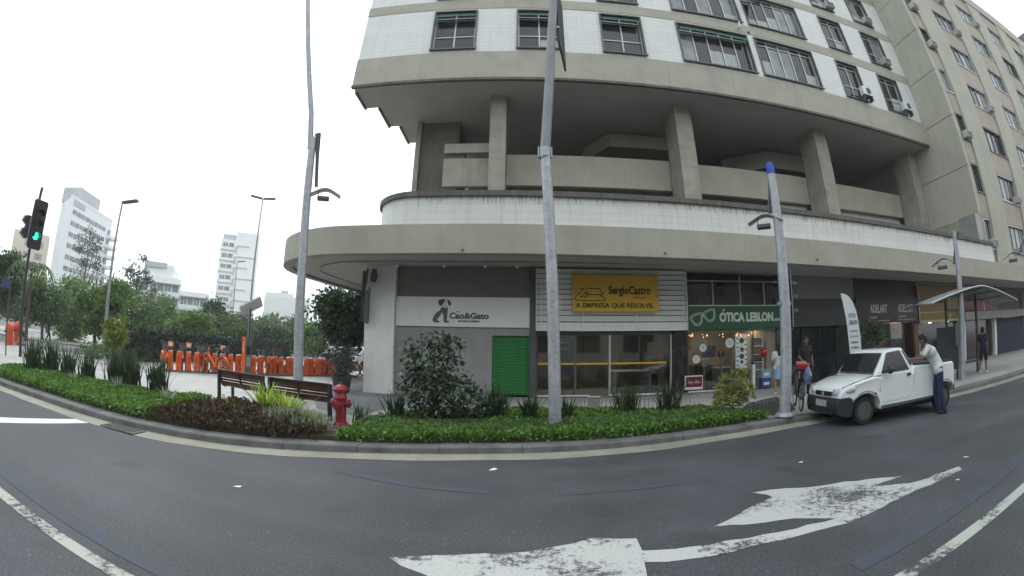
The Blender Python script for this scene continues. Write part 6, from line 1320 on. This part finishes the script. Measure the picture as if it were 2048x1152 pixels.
for k in range(11):
    a = k*.57; l = LOBES[k % len(LOBES)]; MB().tube([(.05*math.cos(a),.05*math.sin(a),0),(l[0]*.6+.08*math.cos(a),l[1]+.08*math.sin(a),l[2]*.55),(l[0]+.1*math.cos(a),l[1],l[2]+l[5]*.7)], [.020,.014,.005], 6).build('stem', M_STEM, BSR, world=False)
# variegated bush
VB = thing('variegated_bush', 'yellow and cream variegated bush at the right end of the green bed', 'bush', (5.0, 9.2, SZ)); n = 1500
P = []; D_ = []
for s in range(60):
    a = q.uniform(0,6.28); r_ = .48*math.sqrt(q.uniform(0,1)); z = q.uniform(.18,.80) if r_ < .38 else q.uniform(.1,.5)
    if s > 54: z = q.uniform(.85,.98); r_ *= .35
    cx, cy = r_*math.cos(a)+(.14 if z > .8 else 0), r_*math.sin(a)
    for k in range(25): th = q.uniform(0,6.28); el = q.uniform(-.3,1.2); P.append((cx,cy,z+q.uniform(-.05,.05))); D_.append((math.cos(th)*math.cos(el)+cx*.8, math.sin(th)*math.cos(el)+cy*.8, math.sin(el)))
o = link('foliage', leaf_mesh('foliage', P, D_, RNG.uniform(.10,.20,len(P)), L_VAR, .24, .06, .15), None, VB, kind='stuff')
for k in range(6): MB().tube([(0,0,0),(.25*math.cos(k*1.05),.25*math.sin(k*1.05),.6)], [.012,.006], 5).build('stem', M_STEM, VB, world=False)
# plant in the planter and in front of the art shop
def foliage(par, c, r, n, m, lo, hi, seed, w=.5):
    g = np.random.default_rng(seed); d_ = g.normal(size=(n,3)); d_ /= np.linalg.norm(d_,axis=1)[:,None]; k = g.uniform(.35,1,n)[:,None]; p = np.array(c) + d_*k*np.array(r)
    return link('foliage', leaf_mesh('foliage', p, d_+rand_dirs(n)*.9, g.uniform(lo,hi,n), m, w, .1, .1), None, par, kind='stuff')
L_DARK = LG('dark_leaf', [(.014,.030,.014),(.022,.045,.02),(.035,.062,.028)])
foliage(PT, (0,0,1.0), (.42,.42,.55), 500, LG('planter_leaf', [(.05,.075,.06),(.08,.11,.09),(.04,.06,.045)]), .10, .18, 3); MB().tube([(0,0,.4),(.02,0,1.1)], .02, 6).build('stem', M_STEM, PT, world=False)
AP = thing('potted_plant', 'tall leafy potted plant in front of the art shop behind the pickup', 'plant', (13.2, 12.5, SZ)); MB().lathe([(.22,0),(.30,.45),(.33,.5),(.28,.5),(.001,.45)], n=16).build('pot', MATS['dark_pot'], AP, world=False); MB().tube([(0,0,.4),(0,0,1.5)], .025, 6).build('stem', M_STEM, AP, world=False); foliage(AP, (0,0,1.6), (.75,.6,.65), 420, LG('pot_leaf', [(.05,.085,.04),(.08,.13,.06),(.14,.18,.10)]), .2, .34, 8, .3)
# low wire fence
WF = thing('wire_fence', 'low wire hoop fence along the green ground cover', 'fence', (1.2, 7.6, SZ)); B = MB(); x = -2.6
while x < 5.1:
    y0 = kerb_s(x)+KW+.14; y1 = kerb_s(x+.22)+KW+.14; h = .33
    B.tube([(x,y0,.17),(x,y0,.17+h*.7),(x+.04,y0,.17+h*.93),(x+.11,(y0+y1)/2,.17+h),(x+.18,y1,.17+h*.93),(x+.22,y1,.17+h*.7),(x+.22,y1,.17)], .0035, 4, cap=False); x += .11
for zz in (.27,.38): B.tube([(-2.6+.4*i, kerb_s(-2.6+.4*i)+KW+.14, zz) for i in range(20)], .003, 4)
B.build('wire', M_DKGREY, WF, kind='stuff')
WF = thing('wire_fence', 'low wire hoop fence along the back of the green bed', 'fence', (3.2, 10.7, SZ)); B = MB(); x = 1.2
while x < 4.6:
    y0 = 11.05-.12*(x-1.2); h = .36; B.tube([(x,y0,.17),(x,y0,.17+h*.7),(x+.04,y0,.17+h*.93),(x+.11,y0,.17+h),(x+.18,y0,.17+h*.93),(x+.22,y0,.17+h*.7),(x+.22,y0,.17)], .0035, 4, cap=False); x += .11
B.build('wire', M_DKGREY, WF, kind='stuff')
UB = thing('utility_box', 'small pale grey utility box on the pavement behind the green bed', 'box', (1.92, 10.6, SZ)); MB().box(-.14,.14,-.1,.1,0,.36).build('body', M_GREYW, UB, world=False, bevel=.01); MB().box(-.15,.15,-.11,.11,.361,.385).build('lid', M_ALU, UB, world=False)
# cobbled wedge by the blue capped post
cp = [(4.9,8.55),(5.2,9.3),(6.3,10.6),(7.6,11.2),(7.2,9.9),(6.5,8.75),(5.9,8.5)]
P = sample(cp, 1500); B = MB()
for x, y in P:
    a = q.uniform(0,1.57); s = q.uniform(.022,.036); c_, s_ = math.cos(a)*s, math.sin(a)*s; h = SZ+q.uniform(.012,.028); B.add([(x+c_,y+s_,SZ-.01),(x-s_,y+c_,SZ-.01),(x-c_,y-s_,SZ-.01),(x+s_,y-c_,SZ-.01),(x+c_*.8,y+s_*.8,h),(x-s_*.8,y+c_*.8,h),(x-c_*.8,y-s_*.8,h),(x+s_*.8,y-c_*.8,h)], [(4,5,6,7),(0,1,5,4),(1,2,6,5),(2,3,7,6),(3,0,4,7)])
o = B.build('black_cobbles', mat('cobble_black', (.06,.06,.062), .6, var=.5, scale=12)); o['kind'] = 'stuff'; o['label'] = 'patch of small black cobbles by the blue capped lamp post'

# ================================================================== TREES
TONE = {'dark': [(.024,.052,.014),(.042,.085,.022),(.07,.12,.032)], 'mid': [(.040,.088,.018),(.072,.14,.030),(.12,.20,.045)], 'light': [(.07,.145,.025),(.12,.22,.04),(.18,.28,.06)], 'grey': [(.035,.055,.035),(.055,.075,.050),(.075,.095,.065)], 'yellow': [(.10,.15,.02),(.18,.24,.03),(.26,.30,.05)], 'dark2': [(.014,.034,.012),(.028,.060,.018),(.055,.095,.025)]}
TM = {k: LG('leaf_'+k, v) for k, v in TONE.items()}; M_BARK = mat('bark', (.09,.07,.055), .95, var=.3, bump=.6, bscale=12)
def tree(label, x, y, zt, zb, r, tone, seed, density=1., leaf=.30, clumps=26, trunk=.14, flat=1., group='trees beyond the side street'):
    g = np.random.default_rng(seed); t = thing('tree', label, 'tree', (x, y, .15), 0, group); h = (zt-zb)/2; c = np.array([0,0,(zt+zb)/2-.15])
    d_ = g.normal(size=(clumps,3)); d_ /= np.linalg.norm(d_,axis=1)[:,None]; k = g.uniform(.25,1,clumps)[:,None]**.5; C = c + d_*k*np.array([r*.82,r*.82,h*.86]); cs = g.uniform(.20,.42,clumps)*min(r,h*1.1)
    n = int(150*density); P = np.concatenate([C[i] + g.normal(size=(n,3))*cs[i]*np.array([.62,.62,.45]) for i in range(clumps)]); N = len(P)
    o = link('crown', leaf_mesh('crown', P, rand_dirs(N,-.1), g.uniform(leaf*.6,leaf*1.3,N), TM[tone], .6, .1), None, t, kind='stuff')
    MB().tube([(0,0,-.1),(g.uniform(-.1,.1),g.uniform(-.1,.1),c[2]*.6),(g.uniform(-.15,.15),0,c[2]+h*.3)], [trunk,trunk*.75,trunk*.3], 8).build('trunk', M_BARK, t, world=False, smooth=True)
    for i in range(0, clumps, max(1,clumps//7)): s = np.array([0,0,max(.4,c[2]-h*.8)]); m_ = (s+C[i])/2+np.array([0,0,.15]); MB().tube([tuple(s),tuple(m_),tuple(C[i])], [trunk*.5,trunk*.3,trunk*.1], 5).build('limb', M_BARK, t, world=False)
    return t
TL = [(-32.4,13.1,5.9,1.3,1.7,'dark','dark rounded tree at the left edge behind the street sign'),(-45.6,20.6,5.2,.4,2.6,'mid','green tree behind the traffic light pole'),(-33.6,17.7,5.0,.9,2.2,'mid','broad green tree right of the traffic light'),(-35.8,21.9,5.4,-.1,2.7,'light','bright green tree below the white tower'),(-25.1,17.4,4.1,.8,2.0,'mid','leafy tree behind the single headed street lamp'),(-23.2,17.6,4.6,1.4,1.3,'light','bright leafy young tree left of the ivy wall'),(-31.0,25.3,4.6,.4,2.6,'mid','wide green tree behind the left end of the ivy wall'),(-32.6,31.0,4.8,.5,2.7,'mid','green tree in front of the balcony building'),(-24.9,27.2,3.5,.7,2.3,'light','pale hazy green tree behind the ivy wall'),(-32.0,38.4,5.6,.8,2.2,'dark','dark tree left of the bike kiosk'),(-35.7,48.2,5.2,.9,2.8,'dark','dark brown green tree below the banded white tower'),(-32.3,50.6,5.5,.3,3.2,'mid','spreading tree behind the solar panel'),(-29.3,52.4,5.3,.2,3.0,'mid','spreading tree left of the left lamp post'),(-19.6,40.5,3.8,.3,3.2,'light','bright low tree right of the left lamp post'),(-15.2,39.0,3.5,.2,2.6,'yellow','yellow green tree beyond the parking notices'),(-17.0,12.9,2.1,.8,.55,'yellow','small yellow green tree by the single headed street lamp'),(-51.5,47.4,8.6,2.4,2.6,'mid','tall tree in front of the balcony building gap'),(-40,33,5.0,.3,2.8,'dark','dark tree between the white tower and the balcony building'),(-27.5,35,3.9,.2,2.6,'mid','green tree behind the middle of the ivy wall'),(-23.5,46,4.3,.2,3.0,'mid','rounded tree seen just left of the left lamp post'),(-52,28,6.5,.3,3.0,'mid','green tree below the left edge of the white tower'),(-14.5,50,4.6,.1,3.4,'mid','rounded tree beyond the parked white cars'),(-21,34.5,3.2,.1,2.4,'dark','dark low tree behind the right end of the ivy wall')]
for i, (x, y, zt, zb, r_, tone, lb) in enumerate(TL): tree(lb, x, y, zt, zb, r_, tone, 100+i, leaf=.20 if math.hypot(x,y) < 30 else .27, density=1.5)
tree('tall feathery grey tree in front of the white tower', -48.5, 31.1, 13.6, 3.6, 2.3, 'grey', 55, .55, .24, 26, .16)
tree('sparse tree with bare open branches right of the white tower', -42.3, 35.1, 11.4, 5.0, 2.1, 'grey', 58, .35, .36, 16, .14)
tree('dark leafy street tree beside the corner pillar', -8.6, 21.2, 5.0, 1.6, 1.95, 'dark2', 71, 1.5, .22, 40, .11, group='trees on the plaza')
# palm
PM = thing('palm_tree', 'palm tree with drooping fronds behind the traffic light', 'palm', (-29.8, 14.3, .15)); MB().tube([(0,0,0),(.1,0,2.2),(.05,0,4.3)], [.16,.13,.11], 8).build('trunk', M_BARK, PM, world=False, smooth=True)
for k in range(13):
    a = k*.483+.1; B = MB(); Q = [];  
    for t in range(9): f = t/8; Q.append((f*2.0*math.cos(a), f*2.0*math.sin(a), 4.3+.9*math.sin(f*2.4)-1.1*f*f))
    B.tube(Q, [.03]*8+[.008], 4)
    for t in range(1,9):
        p_, d2 = Vector(Q[t]), (Vector(Q[t])-Vector(Q[t-1])).normalized(); sd2 = Vector((-math.sin(a),math.cos(a),0)); ln = .62*(1-(t/8)**2*.6)
        for s in (-1,1): B.add([p_-d2*.06, p_+d2*.06, p_+sd2*s*ln+d2*.25+Vector((0,0,-.28)), p_+sd2*s*ln*.5+d2*.0+Vector((0,0,-.06))], [(0,1,2,3)])
    B.build('frond', TM['mid'], PM, world=False)
# ivy wall
IW = thing('ivy_wall', 'low wall overgrown with dark ivy behind the bike docks', 'wall', (-18.3, 22, .15)); ip_ = [(-18.06,14.2),(-17.9,17),(-18.1,20.2),(-18.4,25),(-18.9,29.6),(-19.6,34)]
for (a,b),(c,d_) in zip(ip_, ip_[1:]):
    v = Vector((c-a,d_-b,0)); l = v.length; v.normalize(); MB().obox(((a+c)/2-.12,(b+d_)/2,.92), v*(l/2), Vector((-v.y,v.x,0))*.12, (0,0,.74)).build('wall_section', M_CORE, IW)
P = []; 
for (a,b),(c,d_) in zip(ip_, ip_[1:]):
    m_ = int(900*math.hypot(c-a,d_-b)/3); t = RNG.uniform(0,1,m_); z = RNG.uniform(.18,1.70,m_); P.append(np.column_stack([a+(c-a)*t+RNG.uniform(0,.22,m_), b+(d_-b)*t, z])); m2 = m_//4; t = RNG.uniform(0,1,m2); P.append(np.column_stack([a+(c-a)*t+RNG.uniform(-.3,.2,m2), b+(d_-b)*t, 1.66+RNG.uniform(0,.16,m2)]))
P = np.concatenate(P); link('ivy', leaf_mesh('ivy', P - np.array([-18.3, 22, .15]), rand_dirs(len(P),-.2)+np.array([.5,-.2,0]), RNG.uniform(.10,.22,len(P)), L_DARK, .7, .1), None, IW, kind='stuff')
HB = thing('low_hedge', 'low clipped hedge at the left end of the ivy wall', 'hedge', (-18.9, 13.4, .15)); foliage(HB, (0,0,.35), (1.0,1.4,.5), 1500, TM['mid'], .08, .16, 21)
# far hillside of trees as one mass
o = link('far_wood', leaf_mesh('far_wood', *(lambda n: (np.column_stack([-100+RNG.uniform(0,80,n), 60+RNG.uniform(-6,30,n), RNG.uniform(0,1,n)**.8*5.2]), rand_dirs(n), RNG.uniform(.6,1.3,n)))(9000), TM['mid'], .7, .1)); o['kind'] = 'stuff'; o['label'] = 'distant belt of green trees below the white buildings'

# ================================================================== FAR BUILDINGS
M_FW = mat('far_white', (.74,.75,.74), .85, var=.05, scale=.2, fine=.02); M_FB = mat('far_beige', (.62,.55,.44), .85, var=.06, scale=.2); M_FG = mat('far_grey', (.42,.43,.43), .8, var=.1, scale=.3); M_FWIN = mat('far_window', (.16,.18,.19), .3, var=.4, scale=.7, fine=0)
class Face:
    def __init__(s, p, q_): s.p = Vector((*p,0)); v = Vector((*q_,0))-s.p; s.l = v.length; s.u = v.normalized(); s.n = Vector((s.u.y,-s.u.x,0))
    def box(s, B, a, b, z0, z1, d0, d1): c = s.p + s.u*((a+b)/2) + s.n*((d0+d1)/2); B.obox(c + Vector((0,0,(z0+z1)/2)), s.u*((b-a)/2), s.n*((d1-d0)/2), (0,0,(z1-z0)/2))
def vol(par, name, corners, z0, z1, m): MB().prism(corners, z0, z1).build(name, m, par)
def winrow(par, f, a, b, n, z0, z1, name='window'):
    for i in range(n):
        w = (b-a)/n; B = MB(); f.box(B, a+w*i+w*.08, a+w*(i+1)-w*.08, z0, z1, .02, .10); o = B.build(name, M_FWIN, par)
        if i % 2 == 0: B = MB(); f.box(B, a+w*(i+.5)-.05, a+w*(i+.5)+.05, z0, z1, .101, .14); B.build('frame', M_FW, o)
A_, B_, C_2 = (-124.5,66.4), (-113.5,63.4), (-123,87); D_2 = (-134,90)
WT = thing('white_tower', 'tall white apartment tower with strips of windows at the far left', 'building', (-122, 76, 0)); vol(WT, 'wall', [A_,B_,C_2,D_2], 0, 33.2, M_FW); f = Face(B_, C_2); L_ = f.l
for k in range(9): winrow(WT, f, 1.8, L_*.86, 8, 29.3-2.95*k, 30.5-2.95*k)
B = MB(); f.box(B, 1.6, 8, 31.6, 33.0, .02, .2); B.build('loggia', M_FG, WT); B = MB(); f.box(B, 5, 17, 33.21, 37.5, -8, -1); B.build('roof_house', M_FG, WT); B = MB(); f.box(B, 0, L_, 33.2, 33.9, -.3, .1); B.build('roof_parapet', M_FW, WT)
for k in range(7): B = MB(); f.box(B, L_*.9, L_+3, 10+2.95*k, 11+2.95*k, -2, 1.6); B.build('balcony', M_FW, WT); B = MB(); f.box(B, L_*.91, L_*.99, 11.1+2.95*k, 12.7+2.95*k, .02, .1); B.build('balcony_opening', M_FWIN, WT)
BT = thing('beige_tower', 'pale beige apartment block at the left edge behind the traffic light', 'building', (-137, 62, 0)); vol(BT, 'wall', [(-138.4,57.5),(-133.2,68.9),(-150,78),(-156,66)], 0, 25.2, M_FB); f = Face((-138.4,57.5),(-133.2,68.9))
for k in range(6): winrow(BT, f, 4.2, 6.6, 3, 13.2+3.4*k-9, 15+3.4*k-9); winrow(BT, f, 8.2, 10.8, 3, 13.2+3.4*k-9, 15+3.4*k-9)
B = MB(); f.box(B, 2, 8, 25.2, 26.4, -6, -1); B.build('roof_house', M_FB, BT)
MBD = thing('balcony_building', 'white stepped apartment building with balconies between the two towers', 'building', (-80, 78, 0))
vol(MBD, 'wall', [(-85.0,70.0),(-82.9,72.4),(-92,82),(-95,79)], 0, 13.4, M_FW); vol(MBD, 'wall', [(-82.8,72.4),(-77.3,78.4),(-88,90),(-92,84)], 0, 14.2, M_FW); vol(MBD, 'wall', [(-77.2,78.4),(-72.0,83.2),(-80,94),(-86,88)], 0, 11.6, M_FW); vol(MBD, 'penthouse', [(-84.8,72.5),(-79.5,77.5),(-86,86),(-91,80)], 14.2, 17.2, M_FW)
vol(MBD, 'roof_terrace', [(-84.5,71.8),(-80.5,76.0),(-84,80),(-88,76)], 16.4, 17.6, M_FG)
for (p, q_, zt, nf) in (((-85.0,70.0),(-82.9,72.4),12.4,4),((-82.8,72.4),(-77.3,78.4),12.6,4),((-77.2,78.4),(-72.0,83.2),10.2,3)):
    f = Face(p, q_)
    for k in range(nf):
        z = zt-3.0*k; winrow(MBD, f, .3, f.l-.3, 2 if f.l < 4 else 4, z-1.6, z)
        B = MB(); f.box(B, .0, f.l, z-2.6, z-1.7, .0, .9); B.build('balcony', M_FW, MBD); B = MB(); f.box(B, .0, f.l, z+.05, z+.3, .0, .9); B.build('slab', M_FG if k == 0 else M_FW, MBD)
T2 = thing('banded_tower', 'tall white tower with grey bands left of the left lamp post', 'building', (-86, 112, 0)); vol(T2, 'wall', [(-89.8,107.4),(-86.0,110.4),(-92,118),(-96,115)], 0, 31.5, M_FW); vol(T2, 'wall', [(-85.9,110.3),(-79.8,114.9),(-86,124),(-92,119)], 0, 34.2, M_FW)
fa, fb_ = Face((-89.8,107.4),(-86.0,110.4)), Face((-85.9,110.3),(-79.8,114.9))
for k in range(7):
    z = 29.5-3.35*k; B = MB(); fa.box(B, 0, fa.l, z-1.5, z-1.1, .0, .25); B.build('band', M_FG, T2); B = MB(); fb_.box(B, .0, .6, z-2, z+.2, .0, .4); B.build('bay', M_FG, T2); B = MB(); fb_.box(B, .6, fb_.l*(.95 if k % 2 else .6), z+.1, z+.45, .0, .2); B.build('band', M_FG, T2)
    if k < 6: winrow(T2, fa, .6, fa.l-.4, 2, z-.2, z+1.0)
B = MB(); fa.box(B, .5, fa.l, 31.5, 33.2, -4, -.5); B.build('roof_house', M_FG, T2)
W3 = thing('plain_white_building', 'low plain white building just left of the left lamp post', 'building', (-62, 103, 0)); vol(W3, 'wall', [(-66.1,100.2),(-55.5,106.3),(-60,116),(-72,110)], 0, 13.6, M_FW); f = Face((-66.1,100.2),(-55.5,106.3)); B = MB(); f.box(B, .3, 8, 13.6, 14.5, -5, -.3); B.build('roof_parapet', M_FW, W3); B = MB(); f.box(B, 4.5, 6.5, 14.5, 15.4, -4, -2); B.build('roof_tank', M_FG, W3)
for k in range(3): winrow(W3, f, 9, 11.5, 2, 10-3.2*k, 11.4-3.2*k)
W4 = thing('low_white_block', 'low white block between the balcony building and the banded tower', 'building', (-74, 88, 0)); vol(W4, 'wall', [(-77.1,85.3),(-71.6,90.0),(-78,98),(-84,93)], 0, 9.9, M_FW); f = Face((-77.1,85.3),(-71.6,90.0)); winrow(W4, f, .5, 3, 2, 7.6, 8.8); B = MB(); f.box(B, 0, f.l, 9.9, 10.3, -1, .2); B.build('roof_edge', M_FG, W4)
